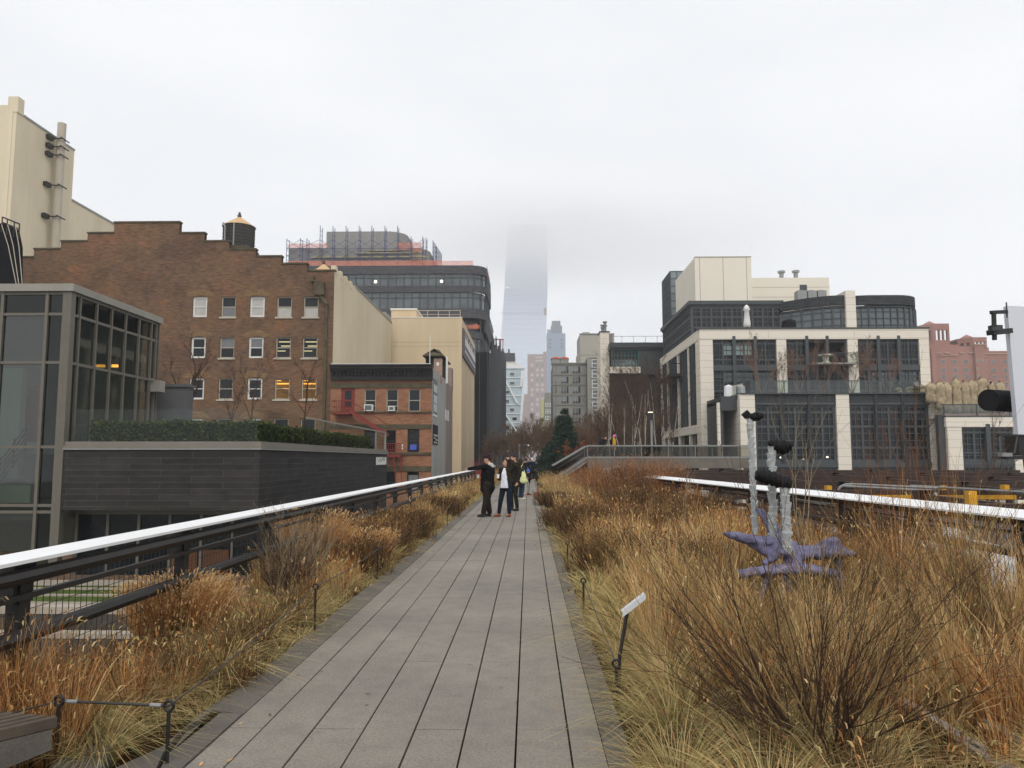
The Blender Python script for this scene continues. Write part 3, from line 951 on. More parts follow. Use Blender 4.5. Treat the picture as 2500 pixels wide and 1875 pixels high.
# AC units
for i, (a, c, t, bt) in enumerate(((891, 912, 988, 1004), (950, 965, 992, 1004))):
    b = MB(); b.box(P(a, 990, YT).x, P(c, 990, YT).x, YT - .4, YT + .1, Zt(bt), Zt(t)); b.box(P(a, 990, YT).x + .08, P(c, 990, YT).x - .08, YT - .41, YT - .402, Zt(bt) + .08, Zt(t) - .08, 1)
    b.build('air_conditioner', [m_winwhite, m_glass_mid], tn)
# gray painted side wall with faded signs
Y2 = PX(1105, 1000, X1).y
f2 = FR(X1)
zs_ = PX(1055, 896, X1).z
b = MB()
ysp = PX(1088, 1000, X1).y
b.wall(f2, [YT, ysp], [-9, zs_], [], .3); b.build('side_wall', m_greywall, tn)
b = MB(); b.wall(f2, [ysp, Y2], [-9, zs_ - .15], [], .3); b.box(X1 - .6, X1 + .03, Y2 - 1.6, Y2, zs_ - .5, zs_ + 1.9); b.build('rear_side_wall', m_peel, tn)
b = MB()
n = 40
for i in range(n):
    z = -4 + (zs_ + 3.5) * i / n
    b.box(X1 - .03, X1 + .02, YT - .06, YT + .2 + .16 * (i % 2), z, z + .22)
b.build('corner_quoins', m_peel, tn)
b = MB()
ya, yb = PX(1057.5, 940, X1).y, PX(1067, 940, X1).y
zz = lambda py: PX(1060, py, X1).z
b.fbox(f2, ya, yb, zz(1010), zz(925), -.03, 0)
for t, bt in ((938, 957), (964, 984), (986, 1005)): b.fbox(f2, ya + .25, yb - .2, zz(bt), zz(t), -.05, -.031, 1)
b.fbox(f2, ya, yb, zz(1017), zz(1011), -.05, 0, 2)
b.build('painted_windows', [M("faded_slate_paint", hx('6d7478'), .85, .2), M("faded_mint_paint", hx('b9c6c2'), .85, .2), m_winwhite], tn)
b = MB()
ya, yb = PX(1055.2, 1060, X1).y + .3, PX(1068, 1060, X1).y
b.fbox(f2, ya, yb, zz(1085), zz(1037), -.05, 0)
for i, (t, bt, s_, e_) in enumerate(((1060, 1065, .1, .9), (1068, 1071, .1, .5), (1071, 1075, .5, .95), (1078, 1082, .15, .8))):
    b.fbox(f2, ya + (yb - ya) * s_, ya + (yb - ya) * e_, zz(bt), zz(t), -.06, -.051, 1)
b.build('wall_poster', [m_blackmatte, m_winbeige], tn)
for px0, px1 in ((1087, 1090), (1092, 1095)):
    b = MB(); b.fbox(f2, PX(px0, 1000, X1).y, PX(px1, 1000, X1).y, zz(1012), zz(982), -.03, .02); b.build('narrow_window', m_winwhite, tn)
# roof stair bulkhead, seen over the side wall
bkY = 71.5
xa, xb, xc = P(1039, 900, bkY).x, P(1096, 900, bkY).x, P(1058, 900, bkY).x
ztop = P(1060, 869, bkY).z; zlo = zc1 - 1
b = MB(); b.box(xa, X1 - .1, bkY, bkY + 6, zlo, ztop); b.build('bulkhead', m_blackmatte, tn)
b = MB(); apex = P(1072, 853, bkY + 3)
for q in ([(xa - .2, bkY - .3), (X1 + .3, bkY - .3)], [(X1 + .3, bkY - .3), (X1 + .3, bkY + 6.3)], [(X1 + .3, bkY + 6.3), (xa - .2, bkY + 6.3)], [(xa - .2, bkY + 6.3), (xa - .2, bkY - .3)]):
    b.poly([(q[0][0], q[0][1], ztop + .05), (q[1][0], q[1][1], ztop + .05), (xa * .35 + X1 * .65, bkY + 3.6, apex.z), (xa * .65 + X1 * .35, bkY + 2.4, apex.z)])
b.box(xa - .25, X1 + .35, bkY - .35, bkY + 6.35, ztop - .06, ztop + .05)
b.build('skylight', m_stone_dark, tn)
b = MB(); b.box(P(1059, 900, bkY).x, P(1080, 900, bkY).x, bkY - .08, bkY - .02, zlo, ztop - .25); b.box(P(1066, 900, bkY).x, P(1072, 900, bkY).x, bkY - .1, bkY - .082, P(1068, 893, bkY).z, P(1068, 885, bkY).z, 1)
b.build('bulkhead_door', [M("pinkish_door", hx('9a8272'), .7, .2), m_winwhite], tn)
b = MB()
for px in (1090, 1092.5): b.tube([(P(px, 900, bkY - .1).x, bkY - .2, zlo), (P(px, 900, bkY - .1).x, bkY - .2, ztop - .1)], .05, 5)
b.tube([(P(1050, 850, bkY - .3).x, bkY - .4, zlo), (P(1050, 850, bkY - .3).x, bkY - .4, P(1050, 822, bkY).z)], .04, 5)
b.build('vent_pipes', m_winwhite, tn)
# fire escape
fe = MB()
yf0, yf1 = YT - 1.2, YT - .12
for (a, c, py) in ((819, 862, 1008), (944, 985, 1111)):
    xa, xb = P(a, py, YT).x, P(c, py, YT).x; z = Zt(py)
    fe.box(xa, xb, yf0, yf1, z - .18, z)
    for zz_ in (.45, .95): fe.tube([(xa, yf0, z + zz_), (xb, yf0, z + zz_)], .03, 4); fe.tube([(xa, yf0, z + zz_), (xa, yf1, z + zz_)], .03, 4)
    for i in range(9): x = xa + (xb - xa) * i / 8; fe.tube([(x, yf0, z), (x, yf0, z + .95)], .02, 4)
xa, xb = P(862, 1008, YT).x, P(912, 1044, YT).x
for s_ in (0, .55):
    fe.beam((xa, yf0 + s_, Zt(1006)), (xb + 1.4, yf0 + s_, Zt(1064)), .06, .28)
for i in range(14):
    t = i / 14; fe.box(xa + (xb + 1.4 - xa) * t - .12, xa + (xb + 1.4 - xa) * t + .12, yf0, yf0 + .55, Zt(1006) + (Zt(1064) - Zt(1006)) * t - .02, Zt(1006) + (Zt(1064) - Zt(1006)) * t + .02)
fe.tube([(xa, yf0, Zt(1006) + .9), (xb + 1.4, yf0, Zt(1064) + .9)], .03, 4)
xc = P(985, 1111, YT).x
fe.beam((xc - .1, yf0, Zt(1111)), (xc + .1, yf0, Zt(1180)), .08, .1); fe.beam((xc - .6, yf0, Zt(1111)), (xc - .4, yf0, Zt(1180)), .08, .1)
fe.build('fire_escape', m_red, tn)
b = MB()
for z in (1087, 1094): b.box(P(981, z, YT).x, P(984, z, YT).x, YT - .05, YT, Zt(z + 3), Zt(z - 2))
b.build('wall_notice', m_winwhite, tn)

# ---------------------------------------------------------------- tan stucco building with banner
YS = 95.0
XS = P(1127, 900, YS).x
YSe = PX(1158, 1000, XS).y
zS = P(1050, 776, YS).z
ts = thing('tan_building', 'windowless tan stucco building with a dark banner high on its street side', 'building', (XS - 6, YS, -9))
b = MB()
b.wall(FY(YS), [-28, XS], [-9, zS], [], .3); b.wall(FR(XS), [YS, YSe], [-9, zS], [], .3)
b.quad((-28, YS, zS - .3), (XS, YS, zS - .3), (XS, YSe, zS - .3), (-28, YSe, zS - .3)); b.quad((-28, YSe, -9), (XS, YSe, -9), (XS, YSe, zS), (-28, YSe, zS))
x0, x1 = P(955, 765, 99).x, P(1016, 765, 99).x
b.box(x0, x1, 99, 106, zS - .3, P(990, 757, 99).z)
b.build('wall', m_tan, ts)
b = MB(); b.box(x0 - .1, x1 + .1, 98.9, 106.1, P(990, 757, 99).z, P(990, 753, 99).z)
b.box(-28, XS + .04, YS - .05, YS + .3, zS, zS + .1)
b.build('coping', m_winwhite, ts)
b = MB()
z = zS + 1.1
b.tube([(x1 + .5, YS + 1, z), (XS - .3, YS + 1, z)], .05, 5); b.tube([(x1 + .5, YS + 1, z - .5), (XS - .3, YS + 1, z - .5)], .04, 5)
for i in range(5): x = x1 + .5 + (XS - .8 - x1) * i / 4; b.tube([(x, YS + 1, zS - .2), (x, YS + 1, z)], .05, 5)
b.build('roof_rail', m_winbeige, ts)
b = MB()
for py in (836, 846): b.box(P(960, py, YS).x, P(1125, py, YS).x, YS - .006, YS + .002, P(960, py, YS).z, P(960, py, YS).z + .05)
for px in (1123, 1137, 1148):
    y = PX(px, 1000, XS).y if px > 1127 else YS + .4
    b.box(XS - .002, XS + .006, y, y + .08, -2, zS - .5)
y0, y1 = PX(1138, 1000, XS).y, PX(1152, 1000, XS).y
b.build('control_joints', m_seam, ts)
y0, y1 = YS + .4, YSe - .4
zb0, zb1 = PX(1127, 868, XS).z, PX(1128, 800, XS).z
bn = MB()
bn.fbox(FR(XS), y0, y1, zb0, zb1, -.2, -.05)
bn.fbox(FR(XS), y0 + 1.6, y1 - 1.6, zb0 + 1.3, zb0 + 1.32, -.21, -.201, 1)
q = random.Random(11)
yy = y0 + 2.2
while yy < y1 - 1.8:
    wd = q.uniform(.7, 1.3); hh = q.choice([.9, .9, 1.5])
    bn.fbox(FR(XS), yy, yy + wd * .3, zb0 + 1.7, zb0 + 1.7 + hh, -.215, -.201, 1)
    bn.fbox(FR(XS), yy + wd * .3, yy + wd * .8, zb0 + 1.7, zb0 + 2.0, -.215, -.201, 1); bn.fbox(FR(XS), yy + wd * .55, yy + wd * .8, zb0 + 2.0, zb0 + 2.6, -.215, -.201, 1); bn.fbox(FR(XS), yy + wd * .3, yy + wd * .8, zb0 + 2.4, zb0 + 2.6, -.216, -.201, 1)
    bn.fbox(FR(XS), yy + .1, yy + wd * .7, zb0 + .8, zb0 + 1.1, -.215, -.201, 2)
    yy += wd
bn.build('banner', [M("plum_grey_banner", hx('6a5f66'), .8, .2), m_winwhite, m_glass_far], ts)

# ---------------------------------------------------------------- curved charcoal building under construction
YC = 148.0
XC = P(1187, 690, YC).x
cb = thing('curved_building', 'charcoal brick building with ribbon windows, rounded corner and rooftop scaffolding', 'building', (XC - 20, YC, -9))
def plan(x0, xc, y0, y1, r, n=8):
    return [(x0, y0)] + [(xc - r + r * math.sin(a), y0 + r - r * math.cos(a)) for a in [math.pi / 2 * i / n for i in range(n + 1)]] + [(xc, y1)]
def band(b, pl, z0, z1, thick=.4, mi=0):
    for (xa, ya), (xb, yb) in zip(pl, pl[1:]):
        t = Vector((xb - xa, yb - ya, 0)).normalized(); nrm = Vector((-t.y, t.x, 0)) * thick
        b.hexa([(xa, ya, z0), (xb, yb, z0), (xb + nrm.x, yb + nrm.y, z0), (xa + nrm.x, ya + nrm.y, z0), (xa, ya, z1), (xb, yb, z1), (xb + nrm.x, yb + nrm.y, z1), (xa + nrm.x, ya + nrm.y, z1)], mi)
Zc = lambda py: P(1050, py, YC).z
pl_top = plan(-62, XC, YC, 166, 3.4)
pl_mid = plan(-62, XC - .2, YC, 190, 3.4)
pl_low = plan(-62, XC - .9, YC + .4, 262, 3.4)
b = MB()
band(b, pl_top, Zc(668), Zc(648)); band(b, pl_top, Zc(713), Zc(697)); band(b, pl_mid, Zc(776), Zc(753)); band(b, pl_low, Zc(824), Zc(806)); band(b, pl_low, Zc(870), Zc(853)); band(b, pl_low, -9, Zc(884))
b.box(XC - .35, XC + .05, 151.6, 166, Zc(713), Zc(668)); b.box(XC - .6, XC - .15, 151.6, 190, Zc(806), Zc(753)); b.box(XC - 1.4, XC - .9, 152, 262, Zc(870), Zc(824))
b.build('brick_bands', m_grey_brick, cb)
b = MB()
for pl, a, c in ((pl_top, 697, 668), (pl_mid, 753, 713)):
    pp = [(x - (.35 if x > XC - 4 else 0), y + .35) for x, y in pl]
    band(b, pp, Zc(a), Zc(c), .05)
pp = [(x - .9, y + 2.2) for x, y in pl_low]
band(b, pp, Zc(806), Zc(774), .05); band(b, [(x - .3, y + .35) for x, y in pl_low], Zc(853), Zc(824), .05)
b.build('ribbon_glazing', m_glass_mid, cb)
b = MB()
for pl, a, c in ((pl_top, 697, 668), (pl_mid, 753, 713), (pl_low, 853, 824)):
    zc_, zd = Zc(a), Zc(c)
    pp = [(x - (.2 if x > XC - 4 else 0), y + .2) for x, y in pl]
    band(b, pp, zc_ + (zd - zc_) * .66, zc_ + (zd - zc_) * .66 + .12, .2)
    x = -60
    while x < XC - 3.4:
        b.box(x - .09, x + .09, YC + .15, YC + .5, zc_, zd); x += 1.56
    for (xa, ya) in pp[3:-1:3]: b.box(xa - .09, xa + .09, ya - .1, ya + .2, zc_, zd)
    y = YC + 4.5
    for i in range(8): b.box(XC - .4, XC - .12, y, y + .18, zc_, zd); y += 1.7
for px in (1128, 1150, 1173): b.box(P(px, 790, YC + 2).x - .09, P(px, 790, YC + 2).x + .09, YC + 2.1, YC + 2.6, Zc(806), Zc(776))
b.build('mullions', m_mull, cb)
b = MB(); b.poly([(x, y, Zc(652)) for x, y in pl_top] + [(-62, 166, Zc(652))]); b.poly([(x, y, Zc(776) + .05) for x, y in pl_mid] + [(-62, 190, Zc(776) + .05)]); b.poly([(x, y, Zc(806) + .02) for x, y in pl_low] + [(-62, 262, Zc(806) + .02)])
b.build('floor_slabs', m_dgrey, cb)
for px, py in ((917, 688), (1078, 687)):
    b = MB(); p = P(px, py, YC + .3); b.ball((p.x, YC + .25, p.z), .32, 8); b.build('lamp', m_bulb, cb)
b = MB()
ph = plan(P(705, 620, 153).x, P(1045, 620, 153).x, 153, 166, 4); band(b, ph, Zc(650), P(900, 605, 153).z)
b.poly([(x, y, P(900, 605, 153).z) for x, y in ph] + [(ph[0][0], 166, P(900, 605, 153).z)])
ph = plan(P(797, 580, 156).x, P(990, 580, 156).x, 156, 166, 4); band(b, ph, P(900, 606, 156).z, P(900, 565, 156).z)
b.poly([(x, y, P(900, 565, 156).z) for x, y in ph] + [(ph[0][0], 166, P(900, 565, 156).z)])
b.build('roof_penthouse', m_conc, cb)
b = MB()
for py, a, c in ((617, 870, 1030), (627, 760, 1040), (611, 900, 980)):
    b.box(P(a, py, 152.6).x, P(c, py, 152.6).x, 152.5, 152.9, P(900, py + 2, 152.6).z, P(900, py - 1, 152.6).z)
b.box(P(1000, 620, 152.6).x, P(1030, 620, 152.6).x, 152.7, 152.8, P(900, 634, 152.6).z, P(900, 608, 152.6).z)
b.build('scaffold_boards', m_osb, cb)
# scaffold frames
sc_ = MB()
def frame(px, Y, t, bt, d=1.6):
    x = P(px, 600, Y).x; z0, z1 = P(px, bt, Y).z, P(px, t, Y).z
    for yy in (Y, Y + d): sc_.tube([(x, yy, z0), (x, yy, z1)], .07, 4)
    z = z0
    while z < z1: sc_.tube([(x, Y, z), (x, Y + d, z)], .05, 4); z += 1.0
for i, px in enumerate((781, 812, 844, 876, 907, 939, 970)): frame(px, 151, 551, 645)
for px in (700, 733, 749): frame(px, 151, 582, 645)
for i, px in enumerate((1003, 1032, 1040, 1057, 1062, 1066, 1071, 1076)): frame(px, 151 + i * 1.8, 577 if i < 2 else 580 + (i - 2) * 7, 648)
q = [700, 733, 781, 812, 844, 876, 907, 939, 970, 1003, 1032]
for a, c in zip(q, q[1:]):
    for t, bt in ((606, 625), (625, 642), (585, 606)):
        p0, p1, p2, p3 = P(a, t, 151), P(c, bt, 151), P(a, bt, 151), P(c, t, 151)
        sc_.tube([p0, p1], .04, 4); sc_.tube([p2, p3], .04, 4)
    sc_.tube([P(a, 606, 151), P(c, 606, 151)], .05, 4)
sc_.build('scaffold_frames', m_bluepole, cb)
def netrun(pts, Y, h):
    b = MB()
    for (a, ya), (c, yc) in zip(pts, pts[1:]):
        p0, p1 = P(a, ya, Y), P(c, yc, Y)
        b.box(p0.x, p1.x, Y, Y + .06, min(p0.z, p1.z) - h, max(p0.z, p1.z))
    b.build('safety_netting', m_orangenet, cb)
netrun([(705, 637), (800, 637), (1080, 637), (1155, 638)], 148.6, .9)
netrun([(705, 598), (800, 594)], 152, .7); netrun([(970, 594), (1010, 592), (1030, 598)], 152, 1.3)
b = MB(); b.box(XC - .1, XC - .04, 151.5, 164, Zc(648), Zc(648) + .9); b.build('safety_netting', m_orangenet, cb)
b = MB(); b.box(P(1130, 800, 150).x, P(1172, 800, 150).x, 148.7, 148.76, P(1150, 805, 150).z, P(1150, 796, 150).z); b.box(P(1157, 800, 150).x, P(1166, 800, 150).x, 149, 149.5, P(1150, 806, 150).z, P(1150, 792, 150).z)
b.build('safety_netting', m_orangenet, cb)
# debris netting and poles over the lower street side
b = MB()
segs = [(147.2, 160, 862), (160, 178, 858), (178, 200, 868), (200, 225, 872), (225, 262, 880)]
XN = XC + .55
b.box(XN - 3.4, XN, 147.0, 147.3, -9, P(1170, 860, 147).z)
zn = [P(1170, 858, 147).z, 26, 28, 31, 33]
for (a, c, _), z in zip(segs, zn): b.box(XN - .3, XN, a + .1, c, -9, z)
b.build('debris_net', m_net, cb)
b = MB()
q = random.Random(2)
for (a, c, _), z in zip(segs, zn):
    y = a
    while y < c:
        b.tube([(XN + .05, y, -9), (XN + .05, y, z + q.uniform(.2, 2.4))], .07, 4); y += 2.4
for i in range(3): b.tube([(XN - 3.2 + i * 1.5, 146.9, -9), (XN - 3.2 + i * 1.5, 146.9, zn[0] + q.uniform(.3, 1.5))], .06, 4)
b.build('net_poles', m_dgrey, cb)
# ---------------------------------------------------------------- limestone framed building on the right
YP, YU = 75.0, 82.0
lb = thing('limestone_building', 'cream limestone framed residential building with dark gridded industrial windows', 'building', (P(2000, 1000, YP).x, YP, -9))
Zp = lambda py: P(2050, py, YP).z
Zu = lambda py: P(1980, py, YU).z
xp = lambda px: P(px, 1050, YP).x
xu = lambda px: P(px, 880, YU).x
f = FY(YP)
zl_, zt_p = -9, Zp(962)
XPL, XPR = xp(1808), xp(2306)
pb = [(xp(1845), xp(2044)), (xp(2076), xp(2273))]
b = MB()
for a, c in ((XPL, pb[0][0]), (pb[0][1], pb[1][0]), (pb[1][1], XPR)):
    b.fbox(f, a, c, zl_, zt_p, 0, .6)
b.box(XPL, XPL + .6, YP + .6, YU, -9, zt_p); b.box(XPR - .6, XPR, YP + .6, YU + 6, -9, zt_p)
b.build('podium_piers', m_limestone, lb)
b = MB()
for a, c in pb:
    b.fbox(f, a, c, Zp(983), Zp(963), .15, .5)
    for i in (1, 2):
        u = a + (c - a) * i / 3; b.fbox(f, u - .12, u + .12, Zp(1130), Zp(963), .0, .149)
b.build('podium_band', m_bandbrick, lb)
b = MB()
for a, c in pb:
    b.fbox(f, a, c, Zp(1141), Zp(1128), .1, .5); b.fbox(f, a, c, Zp(988), Zp(983) - .003, .05, .5)
    b.fbox(f, a, c, -9, Zp(1190), .2, .5)
b.fbox(f, XPL, XPR, zt_p, zt_p + .12, -.12, 7)
b.build('spandrel', m_mull, lb)
for a, c in pb:
    window(lb, f, a, c, Zp(1128), Zp(988), .3, m_mull, m_glass, 12, 8, .25, .07, .16, us=[(a + (c - a) * i / 6, .3 if i % 2 == 0 else .2) for i in range(1, 6)], vs=[(Zp(1128) + (Zp(988) - Zp(1128)) * t, .2) for t in (.25, .62, .87)])
    window(lb, f, a, c, Zp(1190), Zp(1141), .3, m_mull, m_glass, 12, 3, .2, .06, .16, us=[(a + (c - a) * i / 6, .25) for i in range(1, 6)])
b = MB(); b.box(XPL, XPR, YP + .7, YU + 12, zt_p - .5, zt_p - .02); b.build('terrace', m_paving, lb)
zg_ = Zp(929)
b = MB(); xg0 = xp(1838)
b.quad((xg0, YP + .3, zt_p + .1), (XPR - 2.0, YP + .3, zt_p + .1), (XPR - 2.0, YP + .3, zg_), (xg0, YP + .3, zg_))
b.quad((xg0, YP + .3, zt_p + .1), (xg0 - .9, YU - .5, zt_p + .1), (xg0 - .9, YU - .5, zg_), (xg0, YP + .3, zg_))
b.quad((XPR - 2.0, YP + .3, zt_p + .1), (XPR - 2.0, YU + 2, zt_p + .1), (XPR - 2.0, YU + 2, zg_), (XPR - 2.0, YP + .3, zg_))
b.build('terrace_glass', MCLEAR("green_balustrade", (.62, .74, .69, 1), .12), lb)
b = MB()
b.beam((xg0, YP + .3, zg_), (XPR - 2.0, YP + .3, zg_), .08); b.beam((xg0, YP + .3, zg_), (xg0 - .9, YU - .5, zg_), .08); b.beam((XPR - 2.0, YP + .3, zg_), (XPR - 2.0, YU + 2, zg_), .08)
for i in range(11):
    x = xg0 + (XPR - 2.0 - xg0) * i / 10; b.beam((x, YP + .3, zt_p), (x, YP + .3, zg_), .06)
b.build('terrace_rail', m_mull, lb)
# recess left of the podium
b = MB(); b.box(xp(1768), XPL - .003, YP + 1.0, YP + 1.4, Zp(1000), Zp(965)); b.box(xp(1768), xp(1776), YP + 1.41, YU, -9, Zp(975)); b.box(xp(1768), XPL, YP + 1.41, YU - .1, Zp(984), Zp(966) - .01)
b.build('portal_frame', m_dgrey, lb)
b = MB(); b.box(xp(1776), XPL, YU - .4, YU - .1, -9, Zp(984) - .01); b.box(xp(1760), xp(1767), YP + 1.2, YP + 1.6, -9, Zp(980)); b.build('portal_wall', m_limestone, lb)
# upper storeys
XU0, XU1 = xu(1709), xu(2270)
ub = [(xu(1741), xu(1897)), (xu(1921), xu(2071)), (xu(2096), xu(2246))]
f = FY(YU)
zu0, zu1 = Zu(828), Zu(803)
b = MB()
e = [XU0] + [v for p in ub for v in p] + [XU1]
for i in range(0, 8, 2): b.fbox(f, e[i], e[i + 1], -9 if i == 0 else zt_p - .5, zu0, 0, .6)
b.fbox(f, XU0, XU1, zu0 + .003, zu1, -.05, .6)
b.build('upper_frame', m_limestone, lb)
b = MB(); b.fbox(f, XU0 - .1, XU1 + .1, zu1 + .003, zu1 + .14, -.15, .6)
for a, c in ub:
    b.fbox(f, a, c, Zu(904), Zu(892), .08, .5)
    for t in ((1 / 3, 2 / 3)): u = a + (c - a) * t; b.fbox(f, u - .16, u + .16, zt_p, zu0 + .35, -.08, .3)
b.build('upper_spandrel', m_mull, lb)
q = random.Random(8)
for wi, (a, c) in enumerate(ub):
    if wi == 1: c_up = a + (c - a) * .36
    else: c_up = c
    z0, z1 = Zu(892), zu0
    bl = None
    if wi == 0: bl = [(a + (c - a) * .17, a + (c - a) * .62, z0 + (z1 - z0) * .42, z0 + (z1 - z0) * .85)]
    n = 9 if wi != 1 else 3
    window(lb, f, a, c_up, z0, z1, .25, m_mull, m_glass, n, 5, .12, .05, .14, bl, MGLASS("curtained_glass", hx('7d8f8c'), .1, .15), us=[(a + (c_up - a) * t, .16) for t in ((1 / 6, .5, 5 / 6) if wi != 1 else (.5,))], vs=[(z0 + (z1 - z0) * .24, .14), (z0 + (z1 - z0) * .86, .12)])
    z0, z1 = zt_p, Zu(904)
    bl = [(a + (c - a) * .17, a + (c - a) * .95, z0 + (z1 - z0) * .62, z0 + (z1 - z0) * .93)] if wi != 1 else None
    window(lb, f, a, c, z0, z1, .25, m_mull, m_glass, 9, 6, .12, .05, .14, bl, m_glass_mid, us=[(a + (c - a) * t, .16) for t in (1 / 6, .5, 5 / 6)], vs=[(z0 + (z1 - z0) * .3, .14), (z0 + (z1 - z0) * .78, .12)])
# open loggia and balcony in the middle bay
a, c = ub[1]; c0 = a + (c - a) * .36
b = MB(); b.box(c0, c, YU + .3, YU + 3.5, zu0 - .3, zu0 - .1); b.box(c0, c, YU + 3.2, YU + 3.5, Zu(904), zu0 - .3); b.box(c - .2, c, YU + .3, YU + 3.3, Zu(904), zu0 - .3); b.build('loggia', m_dgrey, lb)
b = MB(); b.box(c0 - .1, c + .4, YU - 1.4, YU + .05, Zu(893), Zu(889)); b.build('balcony_slab', m_coping, lb)
b = MB()
zq = Zu(866)
b.quad((c0 - .1, YU - 1.35, Zu(889)), (c + .4, YU - 1.35, Zu(889)), (c + .4, YU - 1.35, zq), (c0 - .1, YU - 1.35, zq)); b.quad((c + .4, YU - 1.35, Zu(889)), (c + .4, YU, Zu(889)), (c + .4, YU, zq), (c + .4, YU - 1.35, zq))
b.build('balcony_glass', m_clear, lb)
b = MB(); b.beam((c0 - .1, YU - 1.35, zq), (c + .4, YU - 1.35, zq), .07); b.beam((c + .4, YU - 1.35, zq), (c + .4, YU, zq), .07); b.build('balcony_rail', m_mull, lb)
t = P(2016, 878, YU - .7)
b = MB(); b.lathe((t.x, YU - .7, Zu(889)), [(.55, 0), (.28, .2), (.34, .8)], 14); b.lathe((t.x, YU - .7, Zu(889) + .8), [(.75, 0), (.75, .1)], 18)
b.top('terrace_table', m_limestone, 'round pale pedestal table on the glass balcony of the middle bay', 'table')
# left (street) side of the upper storeys
f2 = FL(XU0)
YSd = PX(1612, 890, XU0).y
zb1, zb0 = PX(1712, 1035, XU0).z, PX(1712, 1057, XU0).z
py_ = [YU + 2.2] + [PX(px, 900, XU0).y for px in (1681, 1655, 1629)] + [YSd - 1.2]
b = MB()
b.fbox(f2, YU + .6, YSd, zu0 + .003, zu1 - .003, -.04, .6); b.fbox(f2, YU + .6, YSd, zb0, zb1, -.04, .6)
b.fbox(f2, YU + .6, YU + 2.2, zb1, zu0, 0, .6); b.fbox(f2, YU + .6, YU + 2.2, -9, zb0, 0, .6)
for y in py_[1:]: b.fbox(f2, y, y + .55, -9, zb0 - .003, 0, .5); b.fbox(f2, y, y + .55, zb1 + .003, zu0, 0, .5)
b.fbox(f2, YSd - .6, YSd, -9, zu1, .01, .6)
b.build('side_frame', m_limestone, lb)
b = MB()
for a, c in zip(py_, py_[1:]):
    n = 4
    for i in range(1, n): y = a + .5 + (c - a - .5) * i / n; b.fbox(f2, y - .12, y + .12, zb1, zu0 + .3, -.02, .35)
b.fbox(f2, YU + 2.2, YSd, Zu(904), Zu(892), .1, .45)
b.build('side_mullions', m_mull, lb)
b = MB()
for a, c in zip(py_, py_[1:]):
    b.quad(f2(a, zb1, .3), f2(c, zb1, .3), f2(c, zu0, .3), f2(a, zu0, .3)); b.quad(f2(a, -9, .3), f2(c, -9, .3), f2(c, zb0, .3), f2(a, zb0, .3))
b.build('side_glazing', m_glass, lb)
y0, y1 = PX(1665, 930, XU0).y, PX(1630, 930, XU0).y
zz = PX(1650, 920, XU0).z
b = MB(); b.box(XU0 - 1.5, XU0, y0, y1, zz - .3, zz)
b.tube([(XU0 - 1.45, y0, zz + 1.2), (XU0 - 1.45, y1, zz + 1.2)], .05, 4); b.tube([(XU0 - 1.45, y0, zz + 1.2), (XU0, y0, zz + 1.2)], .05, 4)
for i in range(12): y = y0 + (y1 - y0) * i / 11; b.tube([(XU0 - 1.45, y, zz), (XU0 - 1.45, y, zz + 1.2)], .03, 4)
b.build('side_balcony', m_black, lb)
b = MB(); b.box(XU0 + .6, XU1 - .2, YU + .6, YSd, zu1 - .3, zu1); b.box(XU1 - .5, XU1, YU + .6, YSd, -9, zu1); b.build('roof', m_paving, lb)
# penthouse
YH = 88.0
XH = P(1687, 770, YH).x
Zh = lambda py: P(1760, py, YH).z
YHe = PX(1618, 800, XH).y
x1 = P(1912, 770, YH).x
f = FY(YH)
b = MB(); b.box(XH - .3, x1, YH - .3, YHe + .2, Zh(744), Zh(735)); b.box(XH - .15, x1, YH - .1, YHe, Zh(748), Zh(744) - .003); b.build('penthouse_roof', m_mull, lb)
window(lb, f, XH, x1, zu1 + .02, Zh(748), 0, m_mull, m_glass, 18, 6, .25, .07, .14, us=[(XH + (x1 - XH) * i / 9, .2) for i in range(1, 9)], vs=[(zu1 + (Zh(748) - zu1) * t, .18) for t in (.33, .66)], name='penthouse_window')
window(lb, FL(XH), YH + .14, YHe, zu1 + .02, Zh(748), 0, m_mull, m_glass_mid, 24, 7, .25, .08, .14, vs=[(zu1 + (Zh(748) - zu1) * t, .18) for t in (.33, .66)], name='penthouse_window')
# curved bays
def bay(pl, z0, z1, z2, name, nm):
    b = MB(); band(b, pl, z1, z2, .4); band(b, pl, z1 - .35, z1 - .12, .5)
    b.poly([(x, y, z2 - .05) for x, y in pl]); b.build(name + '_parapet', m_bandbrick, lb)
    b = MB(); band(b, [(x, y + .15) for x, y in pl], z0, z1 - .3, .05); b.build(name + '_glazing', m_glass_mid if nm else m_glass, lb)
    b = MB()
    for (xa, ya), (xb, yb) in zip(pl, pl[1:]):
        L = math.hypot(xb - xa, yb - ya); n = max(1, int(L / .75))
        for i in range(n):
            x, y = xa + (xb - xa) * i / n, ya + (yb - ya) * i / n; wd = .16 if i % 4 == 0 else .05
            b.box(x - wd / 2, x + wd / 2, y, y + .2, z0, z1 - .3)
    for t in (.25, .5, .75):
        band(b, [(x, y + .06) for x, y in pl], z0 + (z1 - z0) * t - .05, z0 + (z1 - z0) * t + .05, .1)
    b.build(name + '_mullions', m_mull, lb)
Yb = 84.0
Zb_ = lambda py: P(2000, py, Yb).z
A = [(P(1900, 770, 87.8).x + .2 + i * .9, 87.8 - 3.8 * math.sin(math.pi / 2 * i / 6) ** 1) for i in range(7)]
x9 = P(2063, 770, Yb).x
bay([(a, y) for a, y in A] + [(x9, Yb)], zu1 + .02, Zb_(744), Zb_(721), 'curved_bay', 1)
x2, x3 = P(2088, 770, Yb).x, P(2228, 770, 87).x
